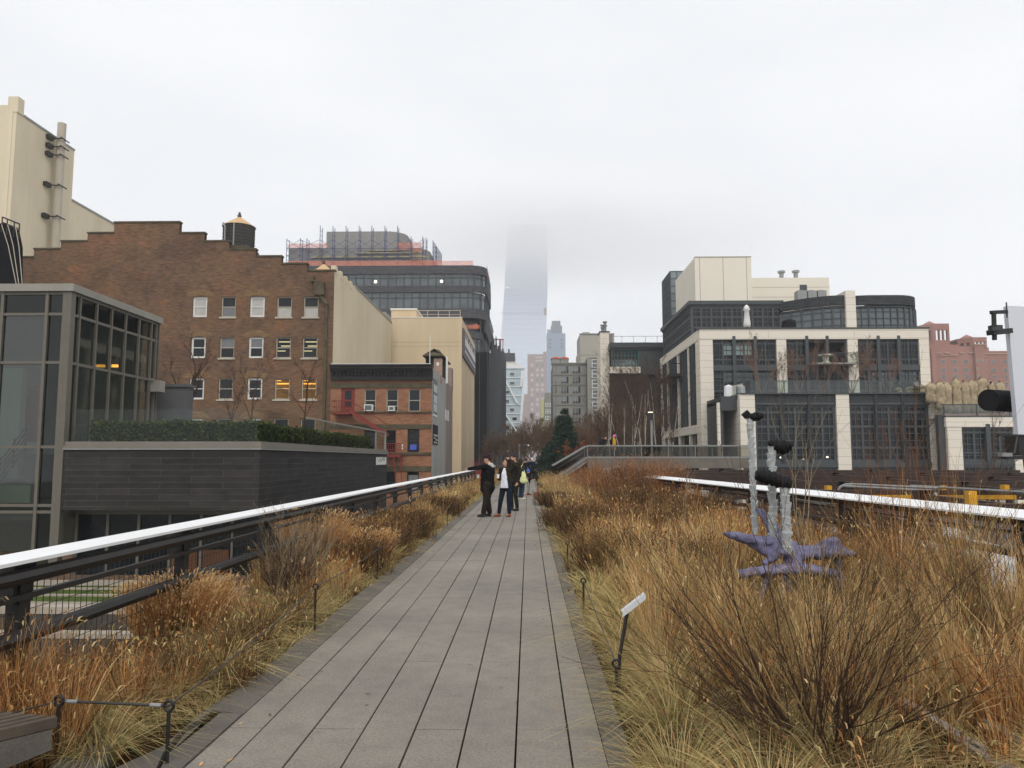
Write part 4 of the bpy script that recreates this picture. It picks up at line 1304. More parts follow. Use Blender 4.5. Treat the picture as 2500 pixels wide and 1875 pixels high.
pl = [(x2, Yb + .3), (x2 + 1.5, Yb), (x3 - 3, Yb)] + [(x3 - 3 + 3 * math.sin(a), Yb + 3 - 3 * math.cos(a)) for a in [math.pi / 2 * i / 6 for i in range(1, 7)]] + [(x3, 96)]
bay(pl, zu1 + .02, Zb_(744), Zb_(721), 'corner_bay', 1)
b = MB(); b.box(x9 + .02, x2 - .02, Yb - .3, Yb + 6, zu1, Zb_(711)); b.build('stone_chimney', m_limestone, lb)
# roof volumes
Yx = 92.0
xa, xb = P(1697, 680, Yx).x, P(1835, 680, Yx).x
zt1, zb_ = P(1765, 628, Yx).z, Zh(735) - .2
ye = PX(1649, 683, xa).y
b = MB(); b.box(xa, xb, Yx, ye, zb_, zt1)
b.build('roof_box', m_panel, lb)
b = MB()
for t in (.085, .5, .915): x = xa + (xb - xa) * t; b.box(x - .03, x + .03, Yx - .012, Yx + .01, zb_, zt1 - .1)
b.box(xa - .05, xb + .05, Yx - .05, Yx + .1, zt1, zt1 + .08)
b.build('panel_seams', m_seam, lb)
Yl = 97.0
xl0, xl1 = xb + .02, P(2025, 700, Yl).x
zl1 = P(1930, 678, Yl).z
b = MB(); b.box(xl0, xl1, Yl, Yl + 8, zb_, zl1); b.build('plant_room', m_panel, lb)
b = MB()
for i in range(1, 4): z = zb_ + (zl1 - zb_) * i / 4; b.box(xl0, xl1, Yl - .01, Yl + .01, z, z + .04)
p = P(1961, 702, Yl); b.box(p.x - .45, p.x + .45, Yl - .05, Yl, p.z - .35, p.z + .35, 1)
b.build('plant_seams', [m_seam, m_mull], lb)
for px, t in ((1908, 661), (1943, 660)):
    b = MB(); p = P(px, 678, Yl + 3); zt_2 = P(px, t, Yl + 3).z
    b.lathe((p.x, p.y, zl1 - .1), [(.28, 0), (.28, zt_2 - zl1 - .25), (.48, zt_2 - zl1 - .2), (.48, zt_2 - zl1 + .05)], 12); b.build('vent_stack', m_steel, lb)
for a, c in ((1947, 1970), (1973, 1994), (1997, 2018)):
    b = MB(); b.box(P(a, 710, 93).x, P(c, 710, 93).x, 93, 94.2, Zb_(724), P(1980, 709, 93).z); b.lathe((P((a + c) / 2, 710, 93).x, 93.6, P(1980, 709, 93).z), [(.4, 0), (.4, .1)], 12)
    b.top('rooftop_condenser', m_steel, {1947: 'grey rooftop condenser nearest the cream roof box', 1973: 'grey rooftop condenser between its two neighbours', 1997: 'grey rooftop condenser nearest the stone chimney'}[a], 'condenser', group='condensers on the penthouse roof')
# closed parasol and grill on the upper terrace
pz = zu1 + .14
c = P(1824, 800, 83.2); zt4 = P(1824, 744, 83.2).z
for px, py in ((1907, 1117), (1961, 1122), (2020, 1116)):
    b = MB(); p = P(px, py, YP + .33); b.ball((p.x, YP + .36, p.z), (.13, .04, .09), 8); b.build('indoor_lamp', m_bulb, lb)
t = thing('parasol', 'closed white parasol standing on the upper terrace', 'parasol', (c.x, 83.2, pz))
b = MB(); H = zt4 - pz
b.lathe((c.x, 83.2, pz), [(.36, .25), (.38, .6), (.33, H * .4), (.25, H * .74), (.38, H * .79), (.27, H * .9), (.14, H * .97), (.03, H)], 9); b.build('canopy', M("white_canvas", hx('dcdad6'), .9, .1, sc=2, amt=.06), t, True)
b = MB(); b.lathe((c.x, 83.2, pz), [(.4, 0), (.4, .1), (.06, .12), (.06, .3)], 10); b.build('base', m_dgrey, t)
c = P(1926, 800, 83.0)
b = MB(); b.ball((c.x, 83, pz + .75), (.75, .45, .38), 12); b.box(c.x - .7, c.x + .7, 82.7, 83.3, pz, pz + .6); b.tube([(c.x - .6, 82.5, pz + .85), (c.x + .6, 82.5, pz + .85)], .04, 5)
b.top('barbecue_grill', m_blackmatte, 'black domed barbecue grill beside the curved penthouse bay', 'grill')
c = P(1779, 960, YU - 3)
b = MB(); b.lathe((c.x, YU - 3, zt_p - .8), [(.45, 0), (.5, .4), (.44, 1.9), (.2, 2.05), (.02, 2.1)], 9); b.top('covered_furniture', m_white, 'white covered umbrella at the left end of the lower terrace', 'covered parasol')
# gridded glass tower behind
YG = 108.0
xg0, xg1 = P(1637, 700, YG).x, P(1700, 700, YG).x
yg1 = PX(1617, 690, xg0).y
gz1, gz0 = P(1640, 662, YG).z, 8
gt = thing('glass_tower', 'slim dark glass tower with fine horizontal grid behind the cream roof box', 'building', (xg0 + 2, YG, -9))
b = MB(); b.box(xg0, xg1, YG, yg1, -9, gz1); b.build('wall', m_glass_far, gt)
b = MB()
z = gz0
while z < gz1: b.box(xg0 - .06, xg1, YG - .06, yg1, z, z + .1); z += 1.05
for i in range(9): y = YG + (yg1 - YG) * i / 8; b.box(xg0 - .09, xg0 + .02, y - .04, y + .04, gz0, gz1)
for i in range(5): x = xg0 + (xg1 - xg0) * i / 4; b.box(x - .05, x + .05, YG - .09, YG + .02, gz0, gz1)
b.build('mullion_grid', m_mull, gt)
# low limestone wing at the far right
YW = 72.0
wg = thing('limestone_wing', 'low cream limestone wing with one large gridded window', 'building', (P(2400, 1050, YW).x, YW, -9))
xw = lambda px: P(px, 1090, YW).x
Zw = lambda py: P(2400, py, YW).z
f = FY(YW)
wx = [xw(2315), xw(2350), xw(2477), xw(2640)]
b = MB(); b.fbox(f, wx[0], wx[1], -9, Zw(1043), 0, .5); b.fbox(f, wx[2], wx[3], -9, Zw(1043), 0, .5); b.fbox(f, wx[0] - .1, wx[3], Zw(1042), Zw(1018), -.06, .5); b.build('wall', m_limestone, wg)
b = MB(); b.fbox(f, wx[1], wx[2], Zw(1136), Zw(1126), .1, .45); b.fbox(f, wx[0] - .15, wx[3], Zw(1018) + .003, Zw(1015), -.1, .5); u = (wx[1] + wx[2]) / 2; b.fbox(f, u - .2, u + .2, Zw(1126), Zw(1035), -.1, .2); b.build('spandrel', m_mull, wg)
window(wg, f, wx[1], wx[2], Zw(1126), Zw(1043), .2, m_mull, m_glass, 8, 6, .2, .06, .15, us=[(wx[1] + (wx[2] - wx[1]) * t, .2) for t in (.25, .75)], vs=[(Zw(1126) + (Zw(1043) - Zw(1126)) * t, .18) for t in (.25, .85)])
window(wg, f, wx[1], wx[2], Zw(1190), Zw(1136), .2, m_mull, m_glass, 8, 3, .2, .06, .15)
b = MB(); b.box(wx[0] - .1, wx[3], YW + .5, YW + 10, Zw(1020), Zw(1018) - .02); b.build('roof', m_paving, wg)
b = MB(); b.quad((wx[0] - .3, YW + .4, Zw(1015)), (wx[3], YW + .4, Zw(1015)), (wx[3], YW + .4, Zw(987)), (wx[0] - .3, YW + .4, Zw(987))); b.build('terrace_glass', m_clear_tint, wg)
b = MB(); b.beam((wx[0] - .3, YW + .4, Zw(987)), (wx[3], YW + .4, Zw(987)), .1)
for i in range(5): x = wx[0] + (wx[3] - wx[0]) * i / 4; b.beam((x, YW + .4, Zw(1015)), (x, YW + .4, Zw(987)), .08)
b.build('terrace_rail', m_mull, wg)
b = MB(); b.beam((xw(2306), YW + .6, -9), (xw(2306), YW + .6, Zw(1012)), .55); b.build('downpipe', m_dgrey, wg)
# burlap wrapped shrubs
m_burlap = M("burlap", hx('aa9a7e'), .95, .05, sc=2.2, amt=.45, fine=.3, bump=.8)
q = random.Random(21)
specs = [(2196, 946, 962, 16, 'small'), (2222, 944, 962, 20, 'small'), (2250, 939, 962, 22, 'low'), (2274, 934, 984, 24, 'leaning'), (2297, 931, 1000, 26, 'stout'), (2315, 932, 1008, 22, 'plain'), (2337, 923, 1010, 24, 'tall'), (2358, 929, 1008, 22, 'slim'), (2378, 925, 1008, 24, 'lumpy'), (2400, 921, 1008, 28, 'tallest'), (2424, 933, 1008, 18, 'dark topped'), (2444, 931, 1008, 24, 'rounded')]
ords = ['small burlap wrapped shrub farthest left behind the green terrace glass', 'second burlap wrapped shrub behind the green terrace glass', 'low burlap wrapped shrub at the corner post of the green glass', 'burlap wrapped shrub just right of the upper limestone pier', 'stout burlap wrapped shrub above the right podium pier', 'plain burlap wrapped shrub over the dark downpipe', 'tall three lobed burlap wrapped shrub right of the downpipe', 'slim upright burlap wrapped shrub beside the tall three lobed one', 'lumpy burlap wrapped shrub above the left end of the black drum', 'tallest broad burlap wrapped shrub over the black drum', 'narrow brown topped burlap shrub over the black drum', 'rounded burlap wrapped shrub closest to the billboard']
for (px, t, bt, wd, _), lab in zip(specs, ords):
    Y = 76.5 if bt < 980 else 74.0
    c = P(px, bt, Y); zt5 = P(px, t, Y).z; rr = wd / 2 * Y / FPX; H = zt5 - c.z
    b = MB(); prof = []
    nb = max(2, int(H / 1.1))
    for i in range(nb * 4 + 1):
        s_ = i / (nb * 4); lob = .80 + .2 * abs(math.sin(math.pi * s_ * nb)) ** .5
        cap_ = min(1, math.sqrt(max(0, 1 - max(0, (s_ - .78) / .22) ** 2)))
        prof.append((max(.03, rr * lob * cap_), H * s_))
    b.lathe((c.x, Y, c.z), prof, 14)
    b.v = [(x + q.uniform(-.1, .1), y + q.uniform(-.1, .1), z + q.uniform(-.06, .06)) for x, y, z in b.v]
    b.top('wrapped_shrub', m_burlap, lab, 'shrub', (c.x, Y, c.z), 'burlap wrapped shrubs on the terrace', True)

# ---------------------------------------------------------------- red brick apartment block far right
YR = 260.0
rb = thing('red_brick_block', 'hazy red brick apartment block with arcaded water tower tops', 'building', (P(2370, 950, YR).x, YR, -9))
Xr = lambda px: P(px, 850, YR).x
Zr = lambda py: P(2370, py, YR).z
m_redb = M("far_red_brick", hx('9c7265'), .95, .1, sc=.08, amt=.12, fine=.08)
b = MB()
b.box(Xr(2180), Xr(2385), YR, YR + 30, -9, Zr(846)); b.box(Xr(2385), Xr(2620), YR + 1, YR + 30, -9, Zr(863))
b.box(Xr(2375), Xr(2399), YR - 1.2, YR + 8, -9, Zr(842)); b.box(Xr(2270), Xr(2282), YR - 1, YR + 3, -9, Zr(852))
b.box(Xr(2270), Xr(2345), YR + 1, YR + 12, Zr(846), Zr(840)); b.box(Xr(2395), Xr(2426), YR + 3, YR + 14, Zr(863), Zr(852)); b.box(Xr(2437), Xr(2500), YR + 8, YR + 18, Zr(863), Zr(849)); b.box(Xr(2444), Xr(2449), YR + 8, YR + 11, Zr(849), Zr(840))
b.build('wall', m_redb, rb)
def arctower(px0, pxm, px1, t, bt):
    xa, xm, xb = Xr(px0), Xr(pxm), Xr(px1)
    b = MB(); z0, z1 = Zr(bt), Zr(t)
    f = FY(YR + 2)
    za, zb = z0 + (z1 - z0) * .28, z0 + (z1 - z0) * .72
    n = 3; hs = [(xm + (xb - xm) * (.12 + .27 * i), xm + (xb - xm) * (.12 + .27 * i + .2), za, zb) for i in range(n)]
    b.wall(f, [xm, xb], [z0, z1], hs, 1.0)
    b.prism([(xa, YR + 6, z0), (xm, YR + 2.02, z0), (xm, YR + 2.02, za), (xa, YR + 6, za)], (.6, .8, 0)); b.prism([(xa, YR + 6, zb), (xm, YR + 2.02, zb), (xm, YR + 2.02, z1), (xa, YR + 6, z1)], (.6, .8, 0))
    for tt in (0, .4, .8): b.prism([(xa + (xm - xa) * tt, YR + 6 - 4 * tt, za), (xa + (xm - xa) * (tt + .2), YR + 6 - 4 * (tt + .2), za), (xa + (xm - xa) * (tt + .2), YR + 6 - 4 * (tt + .2), zb), (xa + (xm - xa) * tt, YR + 6 - 4 * tt, zb)], (.5, .7, 0))
    b.wall(FY(YR + 11), [xa, xb], [z0, z1], [(xa + (xb - xa) * .3, xa + (xb - xa) * .5, za, zb)], .5)
    b.box(xa, xb, YR + 6, YR + 11, z1 - .6, z1); b.box(xa, xb, YR + 6, YR + 11, z0, za - .5)
    c = ((xa + xb) / 2, YR + 7, z1); b.lathe(c, [((xb - xa) * .38, 0), (.2, 1.6)], 8)
    b.build('water_tower', m_redb, rb)
arctower(2268, 2290, 2328, 787, 844); arctower(2362, 2385, 2419, 821, 862)
m_stone_far = M("far_stone_trim", hx('b99c88'), .9, .1)
b = MB()
for a, c in ((2283, 2296), (2304, 2317), (2341, 2351), (2363, 2376)): b.box(Xr(a), Xr(c), YR - .5, YR - .02, Zr(863), Zr(861))
b.box(Xr(2375), Xr(2400), YR - 1.6, YR - 1.22, Zr(843), Zr(841)); b.box(Xr(2270), Xr(2340), YR - .4, YR - .01, Zr(868), Zr(866.5)); b.box(Xr(2400), Xr(2500), YR + .7, YR + .98, Zr(864), Zr(862))
b.build('stone_trim', m_stone_far, rb)
for px, w_ in ((2276, 5), (2300, 12), (2329, 12), (2356, 12), (2378, 5), (2390, 6), (2409, 5), (2428, 11), (2456, 11)):
    for t in (878, 898, 915, 933, 950):
        if px == 2390 and t > 880: continue
        y = YR if px < 2385 else YR + 1
        if px in (2378, 2390): y = YR - 1.2
        z0, z1 = Zr(t + (10 if w_ > 6 else 7)), Zr(t); x0, x1 = Xr(px - w_ / 2), Xr(px + w_ / 2)
        b = MB(); b.box(x0, x1, y - .12, y - .02, z0, z1); b.box(x0 + .12, x1 - .12, y - .15, y - .122, z0 + .12, (z0 + z1) / 2 - .05, 1); b.box(x0 + .12, x1 - .12, y - .15, y - .122, (z0 + z1) / 2 + .05, z1 - .12, 1)
        b.build('window', [m_stone_far if w_ > 6 else m_winbeige, m_glass_mid], rb)
# ---------------------------------------------------------------- middle distance, along the axis of the path
# limestone stair tower with flues and dark link building
YK = 112.0
sk = thing('stair_tower', 'narrow cream limestone tower with steel flues on top', 'building', (P(1475, 1000, YK).x, YK, -9))
xa, xb = P(1466, 900, YK).x, P(1488, 900, YK).x
z1 = P(1475, 811, YK).z
ye = PX(1457, 830, xa).y
b = MB(); b.box(xa, xb, YK, min(ye, 135), -9, z1)
b.build('wall', m_limestone, sk)
b = MB(); b.box(xb - .02, xb + .6, YK + 1, YK + 6, 5, z1 - .2); b.build('rear_wall', m_conc, sk)
b = MB()
for px, t in ((1471, 793), (1477, 785)):
    p = P(px, 811, YK + 1.5); zt6 = P(px, t, YK + 1.5).z - z1
    b.lathe((p.x, YK + 1.5, z1), [(.32, 0), (.32, zt6 * .2), (.22, zt6 * .25), (.22, zt6 * .6), (.34, zt6 * .62), (.34, zt6 * .7), (.2, zt6 * .72), (.2, zt6 * .86), (.34, zt6 * .9), (.34, zt6)], 10)
b.build('flues', m_steel, sk)
b = MB(); b.box(xa - .1, xb + .1, YK - .1, YK + 3, z1, z1 + .15); b.build('coping', m_dgrey, sk)
q = random.Random(5)
b = MB()
for i in range(8): z = z1 - 1.4 - i * 1.3; y = YK + 2 + (i % 3) * 3; b.box(xa - .03, xa - .003, y, y + .5, z, z + .3)
b.build('slot_windows', m_glass, sk)
YL = 110.0
lk = thing('link_building', 'dark building with teal glazed gallery above a brown screen wall', 'building', (P(1550, 1000, YL).x, YL, -9))
xl, xr_ = P(1489, 900, YL).x, P(1640, 900, YL).x
Zl = lambda py: P(1550, py, YL).z
b = MB(); b.box(xl, xr_, YL - .4, YL + 10, Zl(849), Zl(837)); b.box(xl, xr_, YL - .2, YL + 10, Zl(854), Zl(849) - .003); b.build('roof', m_dgrey, lk)
window(lk, FY(YL), xl + .2, P(1560, 900, YL).x, Zl(895), Zl(854), 0, M("teal_frame", hx('2f5a5a'), .5, .3), m_glass, 8, 3, .15, .08, .12, [(xl + .4, P(1556, 900, YL).x, Zl(893), Zl(878))], m_glass_far)
b = MB(); b.box(P(1560, 900, YL).x, xr_, YL, YL + .3, Zl(914), Zl(854)); b.build('dark_cladding', m_dgrey, lk)
b = MB(); b.box(xl, P(1563, 900, YL).x, YL - .3, YL + .3, Zl(911), Zl(896)); b.build('stone_ledge', m_limestone, lk)
b = MB(); b.box(xl, xr_, YL + .4, YL + 1, -9, Zl(911) - .003); b.build('screen_wall', M("brown_screen", hx('3d322d'), .95, .1, sc=1.2, amt=.35, streak=True), lk)
b = MB(); b.tube([(xl + .2, YL + 1, Zl(837) + 1.1), (xr_, YL + 1, Zl(837) + 1.1)], .03, 4)
for i in range(6): x = xl + .2 + (xr_ - xl) * i / 5.2; b.tube([(x, YL + 1, Zl(837)), (x, YL + 1, Zl(837) + 1.1)], .03, 4)
b.build('roof_rail', m_steel, lk)

# grey apartment house with orange topped tanks
YA = 215.0
m_aptgrey = M("grey_render_apartment", hx('8d8c82'), .9, .15, sc=.15, amt=.06)
ap = thing('grey_apartments', 'grey apartment house with stacked picture windows and orange topped roof plant', 'building', (P(1400, 1000, YA).x, YA, -9))
Xa = lambda px: P(px, 930, YA).x
Za = lambda py: P(1400, py, YA).z
b = MB()
b.box(Xa(1350), Xa(1432), YA, YA + 20, -9, Za(888)); b.box(Xa(1432), Xa(1470), YA - 3, YA + 20, -9, Za(875)); b.box(Xa(1432), Xa(1440), YA - 1.5, YA, -9, Za(880))
b.build('wall', m_aptgrey, ap)
b = MB()
rows = (890, 914, 939, 964, 988, 1018)
for py in rows: b.box(Xa(1346), Xa(1432), YA - .25, YA - .003, Za(py + 1.5), Za(py)); b.box(Xa(1440), Xa(1470), YA - 3.25, YA - 3.003, Za(py - 12), Za(py - 14))
b.box(Xa(1345), Xa(1433), YA - .5, YA + .2, Za(888), Za(885.5))
b.build('string_courses', m_coping, ap)
for r_, py in enumerate((893, 918, 942, 966, 995, 1016)):
    for (a, c) in ((1354, 1361), (1369, 1389), (1397, 1418)):
        x0, x1, z0, z1 = Xa(a), Xa(c), Za(py + 19), Za(py)
        wdn = window(ap, FY(YA), x0, x1, z0, z1, -.2, m_coping, m_glass_far if (r_ + a) % 3 else m_glass_mid, 3 if c - a > 10 else 1, 1, .14, .14, .15, [(x0, x1, z0, z0 + .6), (x0 + (x1 - x0) * .62, x1, z0, z1)] if c - a > 10 else None, m_glass)
    x0, x1 = Xa(1443), Xa(1457)
    window(ap, FY(YA - 3), x0, x1, Za(py + 8), Za(py - 12), -.2, m_winwhite, m_glass_mid, 1, 2, .18, .2, .15)
for a, c in ((1348, 1368), (1370, 1390)):
    b = MB(); b.box(Xa(a), Xa(c), YA + 3, YA + 7, Za(886), Za(872)); b.prism([(Xa(a) - .2, YA + 2.8, Za(872)), (Xa(c) + .2, YA + 2.8, Za(872)), (Xa(c) - .5, YA + 2.8, Za(868.5)), (Xa(a) + .5, YA + 2.8, Za(868.5))], (0, 4.4, 0), 1); b.box(Xa((a + c) / 2 - 2), Xa((a + c) / 2 + 2), YA + 4, YA + 6, Za(868.5), Za(866), 1)
    b.build('roof_plant', [m_conc, M("orange_roof", hx('d2643c'), .7, .2)], ap)
YA2 = 235.0
gb = thing('concrete_tower_block', 'plain grey concrete block rising behind the grey apartments', 'building', (P(1440, 900, YA2).x, YA2, -9))
Xb2 = lambda px: P(px, 850, YA2).x
Zb2 = lambda py: P(1440, py, YA2).z
b = MB(); b.box(Xb2(1416), Xb2(1500), YA2, YA2 + 15, -9, Zb2(815)); b.box(Xb2(1411), Xb2(1417), YA2 + 1, YA2 + 10, -9, Zb2(862)); b.box(Xb2(1424), Xb2(1441), YA2 + 2, YA2 + 6, Zb2(815), Zb2(808)); b.build('wall', M("warm_grey_concrete", hx('a5a196'), .9, .1, sc=.1, amt=.06), gb)
b = MB(); b.box(Xb2(1416) - .2, Xb2(1500), YA2 - .3, YA2, Zb2(816), Zb2(814)); b.box(Xb2(1417), Xb2(1500), YA2 - .1, YA2 - .003, Zb2(867), Zb2(866)); b.build('coping', m_steel, gb)

# tilted pale glass building
YH2 = 285.0
hl = thing('tilted_glass_building', 'pale glass building with white diagonal braces leaning over the park', 'building', (P(1250, 950, YH2).x, YH2, -9))
Xh2 = lambda px, py=950: P(px, py, YH2).x
Zh2 = lambda py: P(1250, py, YH2).z
m_paleglass = MGLASS("pale_aqua_glass", hx('b2c4c9'), .15, .12)
sil = [(1200, 1080), (1268, 1080), (1274, 1000), (1281, 902), (1276, 892), (1200, 890)]
b = MB(); b.prism([P(x, y, YH2) for x, y in sil], (0, 18, 0)); b.build('wall', m_paleglass, hl)
b = MB()
b.prism([(Xh2(1200), YH2 - .4, Zh2(900)), (Xh2(1281), YH2 - .4, Zh2(900)), (Xh2(1276), YH2 - .4, Zh2(890)), (Xh2(1200), YH2 - .4, Zh2(890))], (0, 18, 0))
for py in (922, 944, 966, 988, 1010, 1032, 1054): b.box(Xh2(1200), Xh2(1279 - (py - 902) * .06), YH2 - .3, YH2 - .05, Zh2(py + 1), Zh2(py - 1))
for (x0, y0, x1, y1) in ((1231, 922, 1263, 985), (1231, 1006, 1261, 1052), (1275, 905, 1273, 944), (1281, 905, 1268, 1075)):
    b.beam(P(x0, y0, YH2 - .5), P(x1, y1, YH2 - .5), .9, .5)
b.build('white_braces', m_white, hl)
for py in (909, 931, 953, 975, 996, 1018, 1040):
    for px in ((1250,) if py in (909, 931, 996) else (1237, 1256) if py > 1005 else (1237,)):
        b = MB(); b.box(Xh2(px - 6), Xh2(px + 7), YH2 - .25, YH2 - .1, Zh2(py + 9), Zh2(py)); b.box(Xh2(px - 5), Xh2(px + 6), YH2 - .28, YH2 - .252, Zh2(py + 8), Zh2(py + 1), 1)
        b.build('window', [m_winwhite, m_glass_mid if py < 1010 else m_glass], hl)
YD = 330.0
db = thing('dark_roof_building', 'dark ribbed rooftop block above the pale glass building', 'building', (P(1240, 880, YD).x, YD, -9))
b = MB(); b.box(P(1200, 880, YD).x, P(1257, 880, YD).x, YD, YD + 14, -9, P(1240, 880, YD).z); b.build('wall', m_limestone, db)
b = MB(); z0, z1 = P(1240, 882, YD).z, P(1240, 862, YD).z
b.box(P(1200, 880, YD).x, P(1257, 880, YD).x, YD - .3, YD + 14, z0, z1)
for i in range(12): x = P(1226 + i * 2.7, 880, YD).x; b.box(x - .12, x + .12, YD - .6, YD - .32, z0, z1)
b.box(P(1240, 860, YD).x, P(1244, 860, YD).x, YD + 2, YD + 4, z1, z1 + 2); b.build('roof', m_dgrey, db)
# far brick slab, blue tower, great glass tower
YM = 1150.0
m_farbrick = M("far_brown_brick", hx('8d7069'), .95, .1, sc=.03, amt=.08)
ms = thing('brick_slab_tower', 'hazy brown brick slab tower with rows of pale windows', 'building', (P(1310, 980, YM).x, YM, -9))
Xm = lambda px: P(px, 950, YM).x
Zm = lambda py: P(1310, py, YM).z
b = MB(); b.box(Xm(1288), Xm(1335), YM, YM + 20, -9, Zm(865)); b.box(Xm(1272), Xm(1288) + .1, YM - 5, YM + 14, -9, Zm(963)); b.box(Xm(1327), Xm(1334), YM + 2, YM + 8, Zm(865), Zm(858)); b.build('wall', m_farbrick, ms)
for py in range(888, 1024, 12):
    for px in (1299, 1312, 1324):
        b = MB(); b.box(Xm(px - 3), Xm(px + 3), YM - .3, YM - .02, Zm(py + 7), Zm(py)); b.build('window', m_winbeige if (py // 12 + px) % 3 else m_glass_mid, ms)
b = MB()
for py in (871, 879): b.box(Xm(1307), Xm(1326), YM - .3, YM - .02, Zm(py + 3), Zm(py))
b.build('stone_lettering_band', m_winbeige, ms)
YE = 300.0
ye_ = thing('yellow_edge_building', 'small pale building with a yellow end wall beside the conifer', 'building', (P(1335, 1000, YE).x, YE, -9))
b = MB(); b.box(P(1328, 1000, YE).x, P(1352, 1000, YE).x, YE, YE + 12, -9, P(1340, 975, YE).z); b.box(P(1331, 1000, YE).x, P(1349, 1000, YE).x, YE + 3, YE + 12, 2, P(1340, 957, YE).z); b.build('wall', m_aptgrey, ye_)
b = MB(); b.box(P(1321, 1000, YE).x, P(1327.8, 1000, YE).x, YE - .5, YE + 12, -9, P(1340, 975, YE).z); b.build('end_wall', M("pale_yellow_paint", hx('c4c08a'), .9, .1), ye_)
for py in (984, 1000, 1016):
    window(ye_, FY(YE), P(1331, py, YE).x, P(1349, py, YE).x, P(1340, py + 9, YE).z, P(1340, py, YE).z, -.2, m_winwhite, m_glass_far, 3, 2, .2, .2, .15)
YT2 = 1450.0
bt = thing('blue_grey_tower', 'stepped blue grey tower with dark crown fading in the mist', 'building', (P(1358, 950, YT2).x, YT2, -9))
Xt = lambda px: P(px, 900, YT2).x
Zt2 = lambda py: P(1358, py, YT2).z
m_bluegrey = M("blue_grey_facade", hx('56708a'), .8, .3, sc=.03, amt=.06)
b = MB(); b.box(Xt(1335), Xt(1381), YT2, YT2 + 30, -9, Zt2(814)); b.box(Xt(1337), Xt(1346), YT2 + 2, YT2 + 20, Zt2(814), Zt2(804)); b.build('wall', m_bluegrey, bt)
b = MB(); b.box(Xt(1345.5), Xt(1373), YT2 + .5, YT2 + 20, Zt2(814), Zt2(795)); b.box(Xt(1348), Xt(1369), YT2 + 1, YT2 + 20, Zt2(795), Zt2(783)); b.tube([(Xt(1367), YT2 + 5, Zt2(783)), (Xt(1367), YT2 + 5, Zt2(779))], .3, 4); b.build('crown', M("slate_crown", hx('2e3640'), .8, .2), bt)
for py in (827, 836, 845):
    for px in (1343, 1372):
        b = MB(); b.box(Xt(px - 3), Xt(px + 3), YT2 - .3, YT2 - .05, Zt2(py + 5), Zt2(py)); b.build('window', m_glass, bt)
YV = 1900.0
gv = thing('misty_skyscraper', 'huge pale blue glass skyscraper dissolving upward into low cloud', 'building', (P(1280, 1000, YV).x, YV, -9))
Xv = lambda px, py: P(px, py, YV)
b = MB()
base = [P(1205, 1080, YV), P(1325, 1080, YV), P(1337, 700, YV), P(1336, 548, YV), P(1239, 548, YV), P(1232, 700, YV)]
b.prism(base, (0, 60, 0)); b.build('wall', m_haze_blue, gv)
b = MB()
for i in range(40):
    py = 600 + i * 12
    l = 1236 - max(0, py - 640) * .075; r_ = 1335 - max(0, py - 700) * .03
    p0, p1 = P(l, py, YV - .6), P(r_, py, YV - .6)
    b.box(p0.x, p1.x, YV - .6, YV - .1, p0.z - .35, p0.z + .35)
b.box(P(1221, 764, YV).x, P(1324, 764, YV).x, YV - 1, YV - .65, P(1270, 765, YV).z, P(1270, 763, YV).z)
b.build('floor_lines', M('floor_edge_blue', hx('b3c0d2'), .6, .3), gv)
b = MB(); b.box(P(1328, 760, YV).x, P(1334, 760, YV).x, YV - 1.6, YV - .2, P(1330, 770, YV).z, P(1330, 752, YV).z); b.build('hoist', M("hoist_tan", hx('8d7a66'), .8), gv)
b = MB(); p = P(1239, 702, YV); b.box(p.x - 4, p.x + 4, YV - 1.2, YV - .7, p.z - .6, p.z + .6); b.build('lit_window', m_bulb, gv)
b = MB(); p = P(1221, 840, 420)
b.tube([(p.x, 420, -9), (p.x, 420, P(1221, 828, 420).z)], .5, 4); b.tube([(P(1207, 829, 420).x, 420, P(1207, 829, 420).z), (P(1230, 829, 420).x, 420, P(1230, 829, 420).z)], .35, 4); b.tube([(P(1228, 829, 420).x, 420, P(1230, 829, 420).z), (P(1228, 829, 420).x, 420, P(1230, 846, 420).z)], .2, 4)
b.top('tower_crane', m_red, 'thin reddish tower crane behind the netted scaffold', 'crane')
